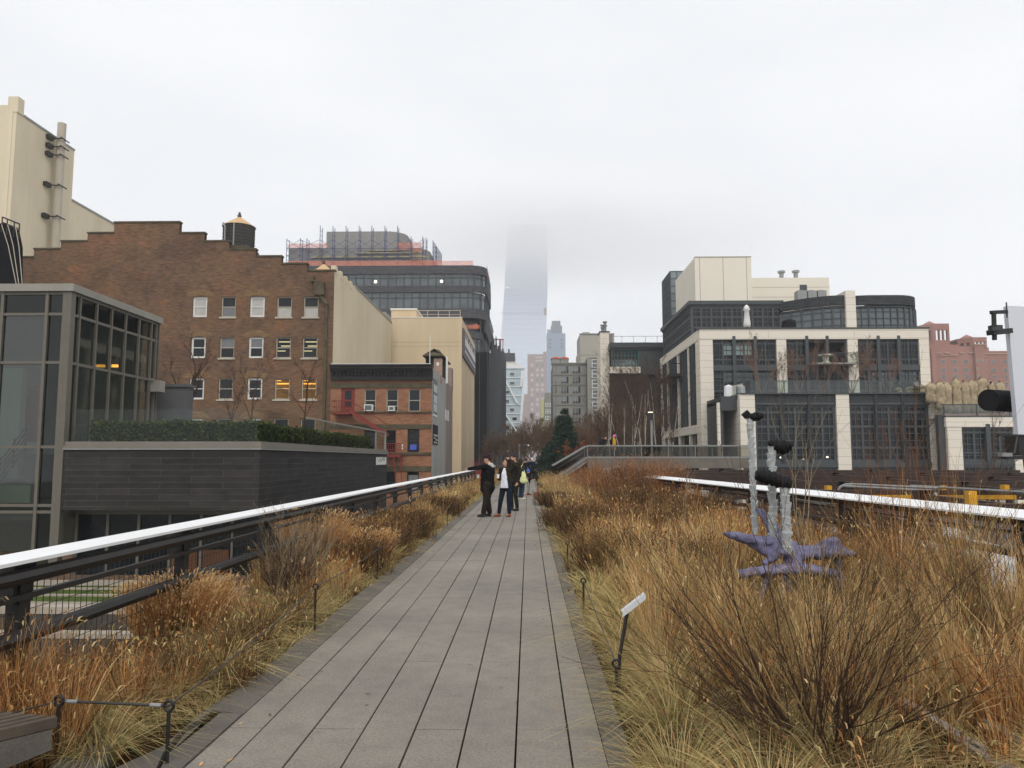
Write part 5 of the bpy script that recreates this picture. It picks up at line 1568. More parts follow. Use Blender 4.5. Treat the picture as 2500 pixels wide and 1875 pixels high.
# ---------------------------------------------------------------- railings with wide white top board
def railing(name, label, A, B, inward, n_posts, mesh_y, wid=.18):
    """A, B: ground points of the outer edge; inward: sideways unit towards the path"""
    A, B = Vector(A), Vector(B); I = Vector(inward)
    L = (B - A).length; T = (B - A) / L
    t = thing(name, label, 'railing', A)
    b = MB(); step = 6.0; s = 0
    while s < L:
        e = min(s + step, L) - .006
        p, q = A + T * s, A + T * e
        o = [p + Vector((0, 0, 1.055)), p + I * wid + Vector((0, 0, 1.055 - wid * .13)), q + I * wid + Vector((0, 0, 1.055 - wid * .13)), q + Vector((0, 0, 1.055))]
        b.prism(o, (0, 0, -.022)); s += step
    b.build('top_board', m_white, t)
    b = MB()
    b.tube([A + I * .12 + Vector((0, 0, .92)), B + I * .12 + Vector((0, 0, .92))], .05, 8); b.build('upper_pipe', m_black, t)
    b = MB(); b.beam(A + I * .1 + Vector((0, 0, .79)), B + I * .1 + Vector((0, 0, .80)), .04, .035); b.build('middle_bar', m_black, t)
    b = MB(); b.tube([A + I * .12 + Vector((0, 0, .55)), B + I * .12 + Vector((0, 0, .55))], .05, 8); b.build('lower_pipe', m_black, t)
    for i in range(n_posts):
        p = A + T * (.15 + 2.35 * i)
        if (p - A).length > L: break
        b = MB(); b.beam(p + I * .03 + Vector((0, 0, -.1)), p + I * .03 + Vector((0, 0, .86)), .09, .11)
        b.box(p.x - .06, p.x + .06, p.y - .10, p.y + .10, .74, 1.0)
        b.build('post', m_black, t)
    b = MB()
    W = .004
    s = 0
    while s < mesh_y:
        p = A + T * s
        b.beam(p + I * .02 + Vector((0, 0, 0)), p + I * .02 + Vector((0, 0, .86)), W); s += .075 if s < 9 else .15
    for i in range(8): b.beam(A + I * .02 + Vector((0, 0, .08 + .1 * i)), A + T * mesh_y + I * .02 + Vector((0, 0, .08 + .1 * i)), W)
    b.build('wire_mesh', m_cable, t)
    return t
railing('railing', 'long black railing with wide white top board along the left edge of the deck', (-3.28, 2.5, 0), (-3.28, 75, 0), (1, 0, 0), 26, 18)
railing('railing', 'black railing with white top board on the right side by the parking racks', (6.03, 7.0, 0), (4.72, 29.5, 0), (-1, -.05, 0), 10, 10, .42)

# ---------------------------------------------------------------- raised side walkway (ramp, deck and balustrade)
YF = 58.0
fw_ = thing('raised_walkway', 'raised side walkway with ramp, wired glass balustrade and steel edge beam', 'walkway', (P(1500, 1120, YF).x, YF, 0))
zd = P(1600, 1118, YF).z
ztf = P(1600, 1088, YF).z
x0, x1, x2 = P(1350, 1139, YF).x, P(1434, 1088, YF).x, P(1829, 1088, YF).x
zr0 = P(1350, 1137, YF).z
b = MB(); b.box(x1, x2, YF, YF + 3.2, zd - .32, zd); b.prism([(x0, YF, -.3), (x1 - .003, YF, zd - .32), (x1 - .003, YF, zd), (x0, YF, zr0 - 1.0)], (0, 3.2, 0)); b.build('deck', m_conc, fw_)
b = MB(); b.box(x1, x2, YF - .15, YF - .003, zd - .75, zd - .02); b.box(x1, x2, YF + 3.21, YF + 3.35, zd - .75, zd - .02); b.build('edge_beam', M("weathered_beam", hx('6c675d'), .7, .3, sc=1, amt=.15), fw_)
m_wired = MCLEAR("wired_glass", (.42, .41, .36, 1), .06)
for yy in (YF - .02, YF + 3.15):
    b = MB(); n = 6
    for i in range(n): a, c = x1 + (x2 - x1) * i / n + .02, x1 + (x2 - x1) * (i + 1) / n - .02; b.quad((a, yy, zd + .02), (c, yy, zd + .02), (c, yy, ztf), (a, yy, ztf))
    b.quad((x0, yy, zr0 - 1.0), (x1 - .02, yy, zd + .02), (x1 - .02, yy, ztf), (x0, yy, zr0))
    b.build('balustrade_glass', m_wired, fw_)
    b = MB(); b.beam((x1, yy, ztf), (x2, yy, ztf), .09, .08); b.beam((x0, yy, zr0), (x1, yy, ztf), .09, .08)
    b.beam((x0 + .3, yy + .12, zr0 - .22), (x1 + .15, yy + .12, ztf - .22), .05); b.beam((x1, yy - .1, zd + .05), (x2, yy - .1, zd + .05), .05, .1); b.beam((x0, yy - .1, zr0 - 1.05), (x1, yy - .1, zd + .05), .05, .1)
    for i in range(n + 1): a = x1 + (x2 - x1) * i / n; b.beam((a, yy, zd), (a, yy, ztf), .04)
    b.build('handrail', m_steel, fw_)
b = MB()
for px in (1545, 1640, 1700, 1760, 1822):
    x = P(px, 1150, YF + 1.6).x; b.beam((x, YF + 1.6, -9), (x, YF + 1.6, zd - .32), .35)
b.beam((P(1648, 1165, YF).x, YF + .5, P(1648, 1172, YF).z), (P(1700, 1140, YF).x, YF + .5, P(1690, 1143, YF).z), .12, .3)
b.build('columns', m_dgrey, fw_)
b = MB(); b.box(P(1811, 1160, YF).x, P(1826, 1160, YF).x, YF + .2, YF + .8, -9, P(1818, 1147, YF).z); b.build('stone_pier', m_limestone, fw_)

# ---------------------------------------------------------------- sculpture: purple root form carrying stacked cup columns
YSc = 9.0
sb = G(1900, 1470, -.09); scx = P(1900, 1350, YSc).x
sp = thing('sculpture', 'purple driftwood shaped sculpture carrying three grey stacked cup columns with black heads', 'sculpture', (scx, YSc, -.09))
m_purple = M("lavender_glaze", hx('74728f'), .5, .4, sc=9, amt=.6, fine=.3, bump=.8)
m_cup = M("pale_grey_cast", hx('b4b9b8'), .7, .3, sc=14, amt=.18, fine=.1, bump=.5)
m_head = M("black_cast_rubber", hx('0c0c0d'), .6, .25, sc=10, amt=.4, bump=.3)
def p9(px, py, dy=0.0): return P(px, py, YSc + dy)
def remesh(b, vox, smooth=2, jit=0.0, seed=0):
    """fuse overlapping pieces into one continuous surface"""
    me = bpy.data.meshes.new("tmp"); me.from_pydata(b.v, [], b.f); me.update()
    o = bpy.data.objects.new("tmp", me); COL.objects.link(o)
    md = o.modifiers.new("r", 'REMESH'); md.mode = 'VOXEL'; md.voxel_size = vox; md.adaptivity = 0
    if smooth:
        ms_ = o.modifiers.new("s", 'SMOOTH'); ms_.iterations = smooth; ms_.factor = .5
    dg = bpy.context.evaluated_depsgraph_get()
    ev = o.evaluated_get(dg); m2 = ev.to_mesh()
    n = MB()
    n.v = [tuple(v.co) for v in m2.vertices]; n.f = [tuple(p.vertices) for p in m2.polygons]; n.m = [0] * len(n.f)
    ev.to_mesh_clear()
    bpy.data.objects.remove(o); bpy.data.meshes.remove(me)
    return n
b = MB()
q = random.Random(9)
def limb(pts, rads, n=9):
    b.tube(pts, rads, n)
    for p, r_ in zip(pts, rads): b.ball(p, r_ * 1.0, 8)
def slab(pts, rad):
    """fused flattened lumps along a path: rad = (sideways, deep, high)"""
    for (p, a), (p2, c) in zip(zip(pts, rad), zip(pts[1:], rad[1:])):
        for i in range(7):
            t_ = i / 7; b.ball(p.lerp(p2, t_), tuple(a[m_] * (1 - t_) + c[m_] * t_ for m_ in range(3)), 10)
    b.ball(pts[-1], rad[-1], 10)
slab([p9(1770, 1302, .05), p9(1800, 1310), p9(1835, 1320), p9(1880, 1322), p9(1925, 1328)], [(.03, .04, .025), (.05, .1, .05), (.06, .13, .06), (.07, .16, .05), (.08, .2, .05)])
slab([p9(1835, 1325), p9(1868, 1346, -.1), p9(1890, 1362, -.2), p9(1866, 1374, -.28)], [(.05, .08, .05), (.05, .07, .045), (.045, .06, .04), (.04, .05, .03)])
slab([p9(1900, 1345, -.1), p9(1950, 1350), p9(2000, 1348), p9(2045, 1347), p9(2090, 1354)], [(.09, .24, .06), (.1, .26, .075), (.1, .24, .075), (.09, .18, .06), (.03, .04, .02)])
slab([p9(2000, 1338), p9(2018, 1322), p9(2040, 1320), p9(2056, 1340)], [(.04, .1, .04), (.04, .07, .035), (.045, .07, .04), (.03, .06, .03)])
limb([p9(1846, 1244, .15), p9(1858, 1250, .12), p9(1872, 1270, .05), p9(1880, 1300), p9(1884, 1325)], [.025, .042, .042, .032, .04])
limb([p9(1898, 1280, .2), p9(1904, 1305, .2), p9(1902, 1330, .1)], [.025, .042, .04])
slab([p9(2030, 1400, -.35), p9(1960, 1388, -.4), p9(1890, 1392, -.5), p9(1840, 1396, -.55), p9(1808, 1402, -.6)], [(.06, .14, .05), (.08, .18, .06), (.08, .16, .05), (.06, .1, .045), (.04, .06, .05)])
slab([p9(1880, 1398, -.5), p9(1868, 1430, -.5), p9(1850, 1480, -.5), p9(1840, 1540, -.5)], [(.05, .05, .05), (.035, .04, .05), (.045, .04, .05), (.05, .05, .05)])
slab([p9(2045, 1360), p9(2050, 1405), p9(2056, 1450), p9(2060, 1510)], [(.06, .08, .05), (.05, .05, .05), (.05, .05, .05), (.055, .055, .05)])
slab([p9(1935, 1350, -.1), p9(1932, 1385, -.2), p9(1925, 1450, -.2), p9(1922, 1510, -.2)], [(.12, .2, .06), (.1, .12, .05), (.1, .1, .05), (.1, .1, .05)])
sm = remesh(b, .022, 3)
qv = np.random.default_rng(3)
sm.v = [(x + .005 * math.sin(z * 76 + x * 20), y, z + .007 * math.sin(x * 41 + y * 57) + .006 * math.sin(x * 90 + y * 30)) for x, y, z in sm.v]
sm.build('root_base', m_purple, sp, True)
def cups(pxb, pyb, pxt, pyt, dy, r_, n):
    b = MB(); a, c = p9(pxb, pyb, dy), p9(pxt, pyt, dy)
    for i in range(n):
        p0 = a.lerp(c, i / n); p1 = a.lerp(c, (i + .97) / n); q_ = Vector((q.uniform(-.008, .008), q.uniform(-.008, .008), 0))
        k_ = r_ * q.uniform(.93, 1.07)
        h = p1 - p0
        b.tube([p0 + q_, p0 + h * .15 + q_, p0 + h * .8 + q_, p1 + q_, p1 + q_ + Vector((0, 0, .004))], [k_ * .76, k_ * .8, k_ * .98, k_ * 1.05, k_ * .7], 11)
        for j in range(11 * 5):
            x, y, z = b.v[-1 - j]; b.v[-1 - j] = (x + q.uniform(-.005, .005), y + q.uniform(-.005, .005), z + q.uniform(-.006, .006))
    b.build('cup_column', m_cup, sp)
cups(1843, 1305, 1832, 1020, .25, .042, 19); cups(1888, 1335, 1884, 1090, 0, .052, 15); cups(1921, 1352, 1917, 1190, -.25, .058, 9)
def head(pts, rads, wav):
    b = MB()
    P_ = [Vector(p) for p in pts]
    dense, dr = [], []
    for i in range(len(P_) - 1):
        for t in range(8):
            s_ = t / 8; dense.append(P_[i].lerp(P_[i + 1], s_)); dr.append((rads[i] * (1 - s_) + rads[i + 1] * s_))
    dense.append(P_[-1]); dr.append(rads[-1])
    dr = [r_ * (1 + wav * math.sin(i * 1.7)) for i, r_ in enumerate(dr)]
    b.tube(dense, dr, 12)
    for j, (x, y, z) in enumerate(b.v): b.v[j] = (x + q.uniform(-.006, .006), y + q.uniform(-.006, .006), z + q.uniform(-.006, .006))
    b.build('black_head', m_head, sp, True)
head([p9(1826, 1015, .25), p9(1838, 1019, .25), p9(1850, 1016, .25), p9(1862, 1015, .25)], [.04, .045, .052, .03], .1)
b = MB(); a = p9(1822, 1013, .25); b.beam(a + Vector((-.03, 0, -.02)), a + Vector((.03, 0, .03)), .07, .07); b.build('beak', m_head, sp)
head([p9(1878, 1080), p9(1890, 1086), p9(1912, 1092), p9(1930, 1088), p9(1932, 1090)], [.03, .075, .085, .05, .02], .1)
head([p9(1845, 1160, -.2), p9(1860, 1162, -.2), p9(1890, 1170, -.22), p9(1918, 1180, -.25), p9(1930, 1184, -.25)], [.045, .085, .08, .08, .06], .12)

# ---------------------------------------------------------------- small sign, rope posts, bench
s0 = G(1505, 1712, -.05); sy = s0.y
st_ = thing('plant_sign', 'small tilted white interpretive plaque on a bent black stem by the right kerb', 'sign', (s0.x, sy, -.09))
b = MB(); a, m_, e = P(1508, 1700, sy), P(1513, 1600, sy), P(1533, 1500, sy)
b.tube([(a.x, sy, -.09), (m_.x, sy, m_.z), (e.x, sy + .05, e.z)], .013, 8); b.build('stem', m_black, st_)
a, c = P(1520, 1496, sy), P(1576, 1452, sy)
t = (c - a).normalized(); dpt = Vector((0, .055, .0))
b = MB(); b.prism([a, c, c + dpt, a + dpt], t.cross(dpt).normalized() * .012); b.prism([a + Vector((0, -.004, 0)), c + Vector((0, -.004, 0)), c + Vector((0, -.004, -.03)), a + Vector((0, -.004, -.03))], (0, -.004, 0))
b.build('panel', M("plaque_white", hx('c9ccd0'), .4, .4, sc=5, amt=.03), st_)
b = MB(); n = t.cross(dpt).normalized() * .0135
for i in range(1):
    u = a + t * ((c - a).length - .03) + dpt * .3 + n; b.beam(u, u + dpt * .4, .006, .001)
b.build('lettering', m_dgrey, st_)

def post(px, py, lab, h=.50, rod=.011, gx=None):
    g_ = G(px, py, 0.0); g_.z = -.06
    t = thing('rope_post', lab, 'post', g_, 'low cable posts along the planting')
    b = MB(); b.lathe(g_, [(rod * 1.6, 0), (rod * 1.2, .03), (rod, .05), (rod, h)], 8); b.build('rod', m_black, t)
    b = MB(); n = 12; rr = .026
    c = g_ + Vector((0, 0, h + rr))
    for i in range(n):
        a0, a1 = 2 * math.pi * i / n, 2 * math.pi * (i + 1) / n
        b.tube([c + Vector((rr * math.cos(a0), 0, rr * math.sin(a0))), c + Vector((rr * math.cos(a1), 0, rr * math.sin(a1)))], .009, 6)
    b.build('eyelet', m_black, t)
    return c
L_ = [post(136, 1862, 'black cable post beside the weathered wooden bench', .36), post(407, 1868, 'black cable post standing on the concrete finger at lower left', .345)]
Lp = [(768, 1546), (921, 1420), (1002, 1358), (1057, 1312), (1092, 1285), (1120, 1261)]
ld = ['black cable post in yellow tussocks beside the left kerb', 'second black cable post along the left kerb past the bare shrub', 'third black cable post along the left kerb by the russet grass', 'fourth black cable post along the left kerb by the dark perennials', 'fifth black cable post on the left, small and far', 'farthest small black cable post on the left kerb']
L_ += [post(x, y, d, .47) for (x, y), d in zip(Lp, ld)]
Rp = [(1506, 1718, 'black cable post behind the stem of the plaque'), (1425, 1504, 'black cable post in pale tussocks before the plaque'), (1386, 1385, 'black cable post in tan grass beside the right kerb'), (1368, 1322, 'small black cable post far along the right kerb')]
R_ = [post(x, y, d, .40 if y < 1600 else .30) for x, y, d in Rp]
def rope(pts, label, sag=.03):
    b = MB()
    for a, c in zip(pts, pts[1:]):
        b.tube([a.lerp(c, i / 8) + Vector((0, 0, -sag * 4 * (i / 8) * (1 - i / 8))) for i in range(9)], .0048, 6)
    return b.top('cable', m_cable, label, 'cable', pts[0])
rope([Vector((-3.2, 3.3, .33)), L_[0]], 'short cable running from the first post over the bench', 0)
b = MB(); a, c = L_[0], L_[1]
b.tube([a, c], .0075, 6)
for t in (.12, .88): b.tube([a.lerp(c, t - .05), a.lerp(c, t + .05)], .011, 8, 1)
b.top('cable', [m_cable, m_steel], 'taut cable with silver ferrules between the two nearest left posts', 'cable', a)
rope(L_[1:], 'long sagging cable strung along the left kerb posts')
rope(R_[:2], 'thin cable strung along the right kerb posts', .01)
# bench of weathered slats on a concrete base at lower left
A_, B_ = G(-160, 1985, .0), G(137, 1745, .0)
be = thing('bench', 'weathered slatted wooden bench top on a concrete base', 'bench', (A_.x, A_.y, 0))
m_slat = M("weathered_slat", hx('5b5147'), .85, .2, sc=3, amt=.3, fine=.2)
T = Vector((.62, .78, 0)); N_ = Vector((-.78, .62, 0))
e = P(140, 1748, 4.05); O = Vector((e.x, e.y, 0)) - T * 1.7
zt8 = e.z
b = MB()
for i in range(6):
    p = O + N_ * (.02 + .062 * i) + Vector((0, 0, zt8 - .03)); b.beam(p, p + T * (1.7 - .03 * i), .042, .05)
b.build('seat', m_slat, be)
b = MB(); p = O + N_ * .18; b.hexa([O + Vector((0, 0, -.09)) + N_ * .01, O + T * 1.68 + Vector((0, 0, zt8 - .16)), O + T * 1.68 + N_ * .36 + Vector((0, 0, zt8 - .16)), O + N_ * .36 + Vector((0, 0, -.09)), O + N_ * .01 + Vector((0, 0, zt8 - .06)), O + T * 1.68 + Vector((0, 0, zt8 - .06)), O + T * 1.68 + N_ * .36 + Vector((0, 0, zt8 - .06)), O + N_ * .36 + Vector((0, 0, zt8 - .06))])
b.build('base', m_kerb, be)
b = MB(); p = O + T * 1.0 + N_ * .1; b.beam(p + Vector((0, 0, -.09)), p + Vector((0, 0, zt8 - .1)), .05); p = O + T * 1.5 + N_ * .2; b.beam(p + Vector((0, 0, -.09)), p + Vector((0, 0, zt8 - .1)), .05); b.build('leg', m_black, be)

# old rails left lying in the right bed
m_rail = M("old_rail_steel", hx('8a7f76'), .55, .4, .3, sc=4, amt=.25)
m_railside = M("rusty_rail", hx('3a2418'), .9, .2, sc=6, amt=.3)
for (a, c, lab) in (((2268, 1752), (2400, 1835), 'short exposed length of old rail nearest the bare shrub'), ((2460, 1795), (2560, 1860), 'old rail with rusty web at the right edge'), ((2410, 1852), (2520, 1925), 'old rail half buried in straw at the lower right corner')):
    p, q_ = G(*a, .04), G(*c, .04); t = (q_ - p)
    p, q_ = p - t * .6, q_ + t * .6
    b = MB(); b.beam(p, q_, .065, .035); d = Vector((0, 0, -.07)); b.beam(p + d, q_ + d, .02, .1, 1); d = Vector((0, 0, -.125)); b.beam(p + d, q_ + d, .13, .012, 1)
    b.top('old_rail', [m_rail, m_railside], lab, 'rail', p, 'old railway rails in the planting')

# ---------------------------------------------------------------- car parking racks beyond the right railing
m_rack = M("brown_rack_steel", hx('3a2c26'), .7, .3, sc=1.5, amt=.3)
m_yellow = M("yellow_rack_paint", hx('d39a24'), .6, .3, sc=4, amt=.15)
pk = thing('parking_rack', 'brown steel car stacking rack with yellow stops and pale conduits', 'parking rack', (14, 35, -9))
b = MB()
def rb_(p, q_, w_, h_): b.beam(p, q_, w_, h_)
zk = .55
for Y, z in ((20, .38), (27, .45), (34, .55), (41, .62), (48, .7), (55, .75)):
    b.beam((6.9 + (Y - 20) * .01, Y, z), (34, Y, z), .3, .32)
    for x in (8.2, 13.4, 18.6, 23.8, 29): b.beam((x, Y, -9), (x, Y, z + .15), .3, .3)
for x in (8.2, 13.4, 18.6, 23.8, 29): b.beam((x, 16, .2), (x, 56, .72), .22, .28)
b.beam((9, 14.6, -.05), (30, 14.6, -.05), .35, .5)
b.beam((12, 60, .2), (40, 60, .2), .8, .8)
b.build('steel_frame', m_rack, pk)
b = MB(); b.box(6.6, 36, 15, 58, -2.15, -2.0); b.build('car_deck', m_rack, pk)
q = random.Random(6)
for Y, z in ((27, .45),):
    x = 11.6
    while x < 19:
        b = MB(); b.box(x, x + 1.3, Y - .25, Y - .16, z - .14, z - .0); x += 1.75; b.build('yellow_stop', m_yellow, pk)
for px, py, Y in ((2018, 1192, 30), (2447, 1190, 30), (2297, 1190, 34), (2420, 1178, 46), (2167, 1178, 46)):
    b = MB(); p = P(px, py, Y); b.box(p.x - .09, p.x + .09, Y - .3, Y, p.z - .1, p.z + .1); b.build('yellow_stop', m_yellow, pk)
b = MB(); p = P(2380, 1216, 14.2); b.box(p.x - .07, p.x + .07, 14.25, 14.4, p.z - .14, p.z + .12)
b.build('yellow_stop', m_yellow, pk)
b = MB()
for (a, c, Y0_, Y1_) in (((1880, 1163), (2600, 1166), 56, 56), ((1760, 1170), (2600, 1170), 52, 52), ((1990, 1172), (2520, 1203), 50, 24), ((2080, 1182), (2290, 1192), 32, 30), ((2062, 1187), (2270, 1198), 30, 28)):
    b.tube([P(*a, Y0_), P(*c, Y1_)], .055, 6)
b.tube([P(2046, 1200, 31), P(2050, 1190, 31), P(2062, 1184, 31), P(2082, 1182, 31)], .055, 6); b.tube([P(2270, 1198, 28), P(2282, 1203, 27), P(2288, 1215, 26)], .06, 6)
b.build('conduits', m_steel, pk)

# parked cars on the rack
m_tyre = M("tyre_rubber", hx('1c1c1d'), .9, .1)
def car(label, x, y, z, rz, paint, L=4.6, W=1.8, H=1.5, van=False):
    t = thing('parked_car', label, 'car', (x, y, z), 'cars parked on the stacking rack', rz)
    s_ = [(-L / 2, .45), (-L / 2, .75), (-L / 2 + .1, .95)]
    if van: s_ += [(-L / 2 + .15, H - .1), (-L / 2 + .4, H), (L / 2 - 1.5, H), (L / 2 - 1.2, H - .1), (L / 2 - .55, 1.1)]
    else: s_ += [(-L / 2 + .55, 1.0), (-L / 2 + 1.25, H - .06), (-L / 2 + 1.7, H), (L / 2 - 2.0, H), (L / 2 - 1.6, H - .07), (L / 2 - .95, 1.0), (L / 2 - .2, .85)]
    s_ += [(L / 2, .7), (L / 2, .4), (L / 2 - .1, .25), (-L / 2 + .1, .25)]
    b = MB(); n = len(s_); rows = []
    for yy, k_ in ((-W / 2, .0), (-W / 2 + .06, 1), (W / 2 - .06, 1), (W / 2, 0)):
        rows.append([(a * (1 if k_ else .985), yy * (1 - max(0, c - .95) * .28), c if k_ else (c - .03 if c > .5 else c + .03)) for a, c in s_])
    vs = [p for r_ in rows for p in r_]
    fs = [(r_ * n + i, r_ * n + (i + 1) % n, (r_ + 1) * n + (i + 1) % n, (r_ + 1) * n + i) for r_ in range(3) for i in range(n)] + [tuple(range(n)), tuple(range(3 * n, 4 * n))[::-1]]
    b.add(vs, fs); b.build('body', paint, t, local=True)
    xr, xf = (-L / 2 + .4, L / 2 - 1.0) if van else (-L / 2 + 1.0, L / 2 - 1.45)
    b = MB()
    for sgn in (-1, 1):
        yy = sgn * (W / 2 * .9 + .02)
        b.quad((xr + .3, yy * .93, H - .12), (xf - .35, yy * .93, H - .12), (xf + .25, yy, 1.02), (xr - .2, yy, 1.02))
    b.quad((xf - .02 + .02, -W * .38, H - .08), (xf + .02, W * .38, H - .08), (xf + .6, W * .43, 1.03), (xf + .6, -W * .43, 1.03))
    b.build('windows', m_glass, t, local=True)
    for sx in (-L / 2 + .85, L / 2 - .9):
        for sy_ in (-1, 1):
            b = MB(); b.tube([(sx, sy_ * (W / 2 - .2), .32), (sx, sy_ * (W / 2 + .01), .32)], .32, 16); b.tube([(sx, sy_ * (W / 2 + .012), .32), (sx, sy_ * (W / 2 + .02), .32)], .2, 12, 1)
            b.build('wheel', [m_tyre, m_steel], t, local=True)
    for sy_ in (-1, 1):
        b = MB(); b.ball((-L / 2 + .02, sy_ * (W / 2 - .22), .8), (.05, .14, .1), 8); b.build('tail_light', m_red, t, local=True)
    return t
m_carwhite = M("white_car_paint", hx('b9bbbd'), .25, .5, sc=.5, amt=.03)
m_cardark = M("dark_car_paint", hx('2a2c30'), .2, .5, sc=.5, amt=.1)
m_carsilver = M("silver_car_paint", hx('a9adb0'), .25, .5, .4, sc=.5, amt=.05)
p = P(2400, 1385, 13.5); car('white van seen through the mesh at the right edge', p.x + .8, 15.6, -2.0, R(80), m_carwhite, 5.0, 1.95, 2.0, True)
p = P(2250, 1255, 19); car('white van parked behind the tall seed stalks', p.x, 20.5, -2.0, R(88), m_carwhite, 5.0, 1.95, 2.05, True)
p = P(2105, 1245, 24); car('silver hatchback parked farther along the rack', p.x, 25, -2.0, R(90), m_carsilver)
p = P(1935, 1265, 26); car('dark car with pale windscreen beyond the sculpture', p.x, 28, -2.0, R(-90), m_cardark)

# ---------------------------------------------------------------- billboard edge at the far right
YBd = 22.0
bbd = thing('billboard', 'large blank pale grey billboard panel with black lighting arms', 'billboard', (P(2500, 1060, YBd).x, YBd, 2.2))
b = MB()
pts = [P(2459, 746, YBd), P(2560, 752, YBd + 1.5), P(2590, 1062, YBd + 1.5), P(2486, 1061, YBd)]
b.prism(pts, (.02, .22, 0)); b.build('panel', M("pale_grey_vinyl", hx('d3d6dc'), .5, .3, sc=.3, amt=.03), bbd)
b = MB()
def bp(px, py, d=0): return P(px, py, YBd + d)
b.beam(bp(2418, 763, -.2), bp(2459, 761), .06, .1); b.beam(bp(2426, 763, -.2), bp(2428, 830, -.2), .09); b.beam(bp(2417, 812, -.3), bp(2464, 808), .22, .14); b.beam(bp(2417, 800, -.5), bp(2443, 800, -.5), .2, .12)
b.tube([bp(2457, 738), bp(2459, 775)], .02, 5)
b.build('upper_arm', m_black, bbd)
b = MB(); b.beam(bp(2418, 805, -.62), bp(2443, 801, -.62), .2, .1); b.build('upper_light', m_dgrey, bbd)
b = MB(); b.beam(bp(2440, 1062, -.2), bp(2500, 1063), .06, .05); b.beam(bp(2445, 1117, -.3), bp(2520, 1117, -.1), .2, .1); b.box(bp(2486, 1062).x, bp(2530, 1062).x, YBd, YBd + .6, bp(2486, 1112).z, bp(2486, 1062).z)
b.tube([bp(2484, 1065, -.1), bp(2476, 1108, -.2)], .03, 5); b.build('lower_arm', m_black, bbd)
b = MB(); b.beam(bp(2441, 1110, -.5), bp(2467, 1110, -.5), .2, .1); b.build('lower_light', m_steel, bbd)
b = MB(); b.tube([bp(2520, 1065, .3), (bp(2560, 1065, .3).x + .3, YBd + .3, -9)], .3, 10); b.build('mast', m_black, bbd)
b = MB(); c = P(2403, 978, YBd + .9); rr = 26 * (YBd + .9) / FPX
b.tube([(c.x, c.y - .2, c.z), (c.x + 3.2, c.y + 1.6, c.z)], rr, 28)
b.top('black_drum', m_blackmatte, 'thick black horizontal tube reaching out from behind the billboard', 'tube', (c.x + 3, c.y + .9, c.z))

# ---------------------------------------------------------------- lamps
g_ = P(1268, 1086, 90)
t = thing('park_lamp', 'slim grey T shaped park lamp beside the path ahead', 'lamp', (g_.x, 90, 0))
b = MB(); b.tube([(g_.x, 90, -.1), (g_.x, 90, g_.z)], .1, 8); b.build('pole', m_steel, t)
b = MB(); b.beam((P(1262, 1086, 90).x, 90, g_.z + .05), (P(1291, 1086, 90).x, 90, g_.z), .12, .08); b.build('arm', m_steel, t)
b = MB(); p = P(1290, 1089, 90); b.ball((p.x, 90, p.z + .08), .09, 8); b.build('bulb', m_bulb, t)
g_ = P(1241, 1100, 96)
t = thing('park_lamp', 'dim park lamp half hidden left of the T shaped one', 'lamp', (g_.x - .6, 96, 0))
b = MB(); b.tube([(g_.x - .6, 96, -.1), (g_.x - .6, 96, g_.z)], .08, 8); b.build('pole', m_dgrey, t)
b = MB(); b.beam((g_.x - .6, 96, g_.z), (g_.x + .1, 96, g_.z + .05), .1, .06); b.build('arm', m_dgrey, t)
b = MB(); b.ball((g_.x, 96, g_.z - .03), .08, 8); b.build('bulb', m_bulb, t)
p = P(1590, 1020, 60)
t = thing('walkway_lamp', 'grey lamp post with black box head on the raised walkway', 'lamp', (p.x, 60, zd))
b = MB(); b.tube([(p.x, 60, zd), (p.x, 60, p.z)], .09, 8); b.build('pole', m_steel, t)
a, c = P(1580, 1025, 60), P(1595, 1005, 60)
b = MB(); b.prism([(a.x, 59.8, a.z), (c.x - .06, 59.8, a.z), (c.x, 59.8, c.z), (a.x, 59.8, c.z)], (0, .45, 0)); b.build('head', m_black, t)
b = MB(); b.box(a.x + .05, c.x - .08, 59.78, 59.797, c.z - .09, c.z - .03); b.build('lens', m_bulb, t)

# street wall and low red wall behind the conifer
b = MB(); b.box(P(1392, 1040, 120).x, P(1462, 1040, 120).x, 120, 128, -9, P(1420, 1048, 120).z)
b.top('red_brick_annex', MBRICK("bright_red_brick", hx('9a5a4a'), hx('ab6856'), hx('b09a8c'), .5, .2), 'low red brick annex behind the conifer and the walkway', 'building')
b = MB(); b.box(P(1215, 1060, 240).x, P(1275, 1060, 240).x, 240, 246, -9, P(1240, 1062, 240).z); b.box(P(1220, 1060, 239).x, P(1230, 1060, 239).x, 239, 239.9, -9, P(1240, 1070, 239).z)
b.top('dark_loft_building', m_dgrey, 'dark low building under the pale tilted glass house', 'building')
# ---------------------------------------------------------------- dry grasses
PAL = {
    'straw': ['c9b67f', 'd6c48e', 'b3a16a', 'a39760', 'c2ac70'],
    'green': ['8f8c57', '7d8250', 'a39a5e', 'b7a96c'],
    'rust': ['b07b46', 'c08c54', '925f36', 'cf9f68', '7d5232'],
    'tan': ['cba877', 'b99563', 'd6b888', '9d7c52', 'c09665'],
    'red': ['8f6244', 'a3714c', '744a36', 'b08259'],
    'dark': ['5a4230', '6b5038', '4a3628', '7a5a3c'],
    'olive': ['7d6d42', '8f7d4a', '6a5c38', 'a08a55'],
}
PALL = {n: np.array([hx(c)[:3] for c in v]) for n, v in PAL.items()}

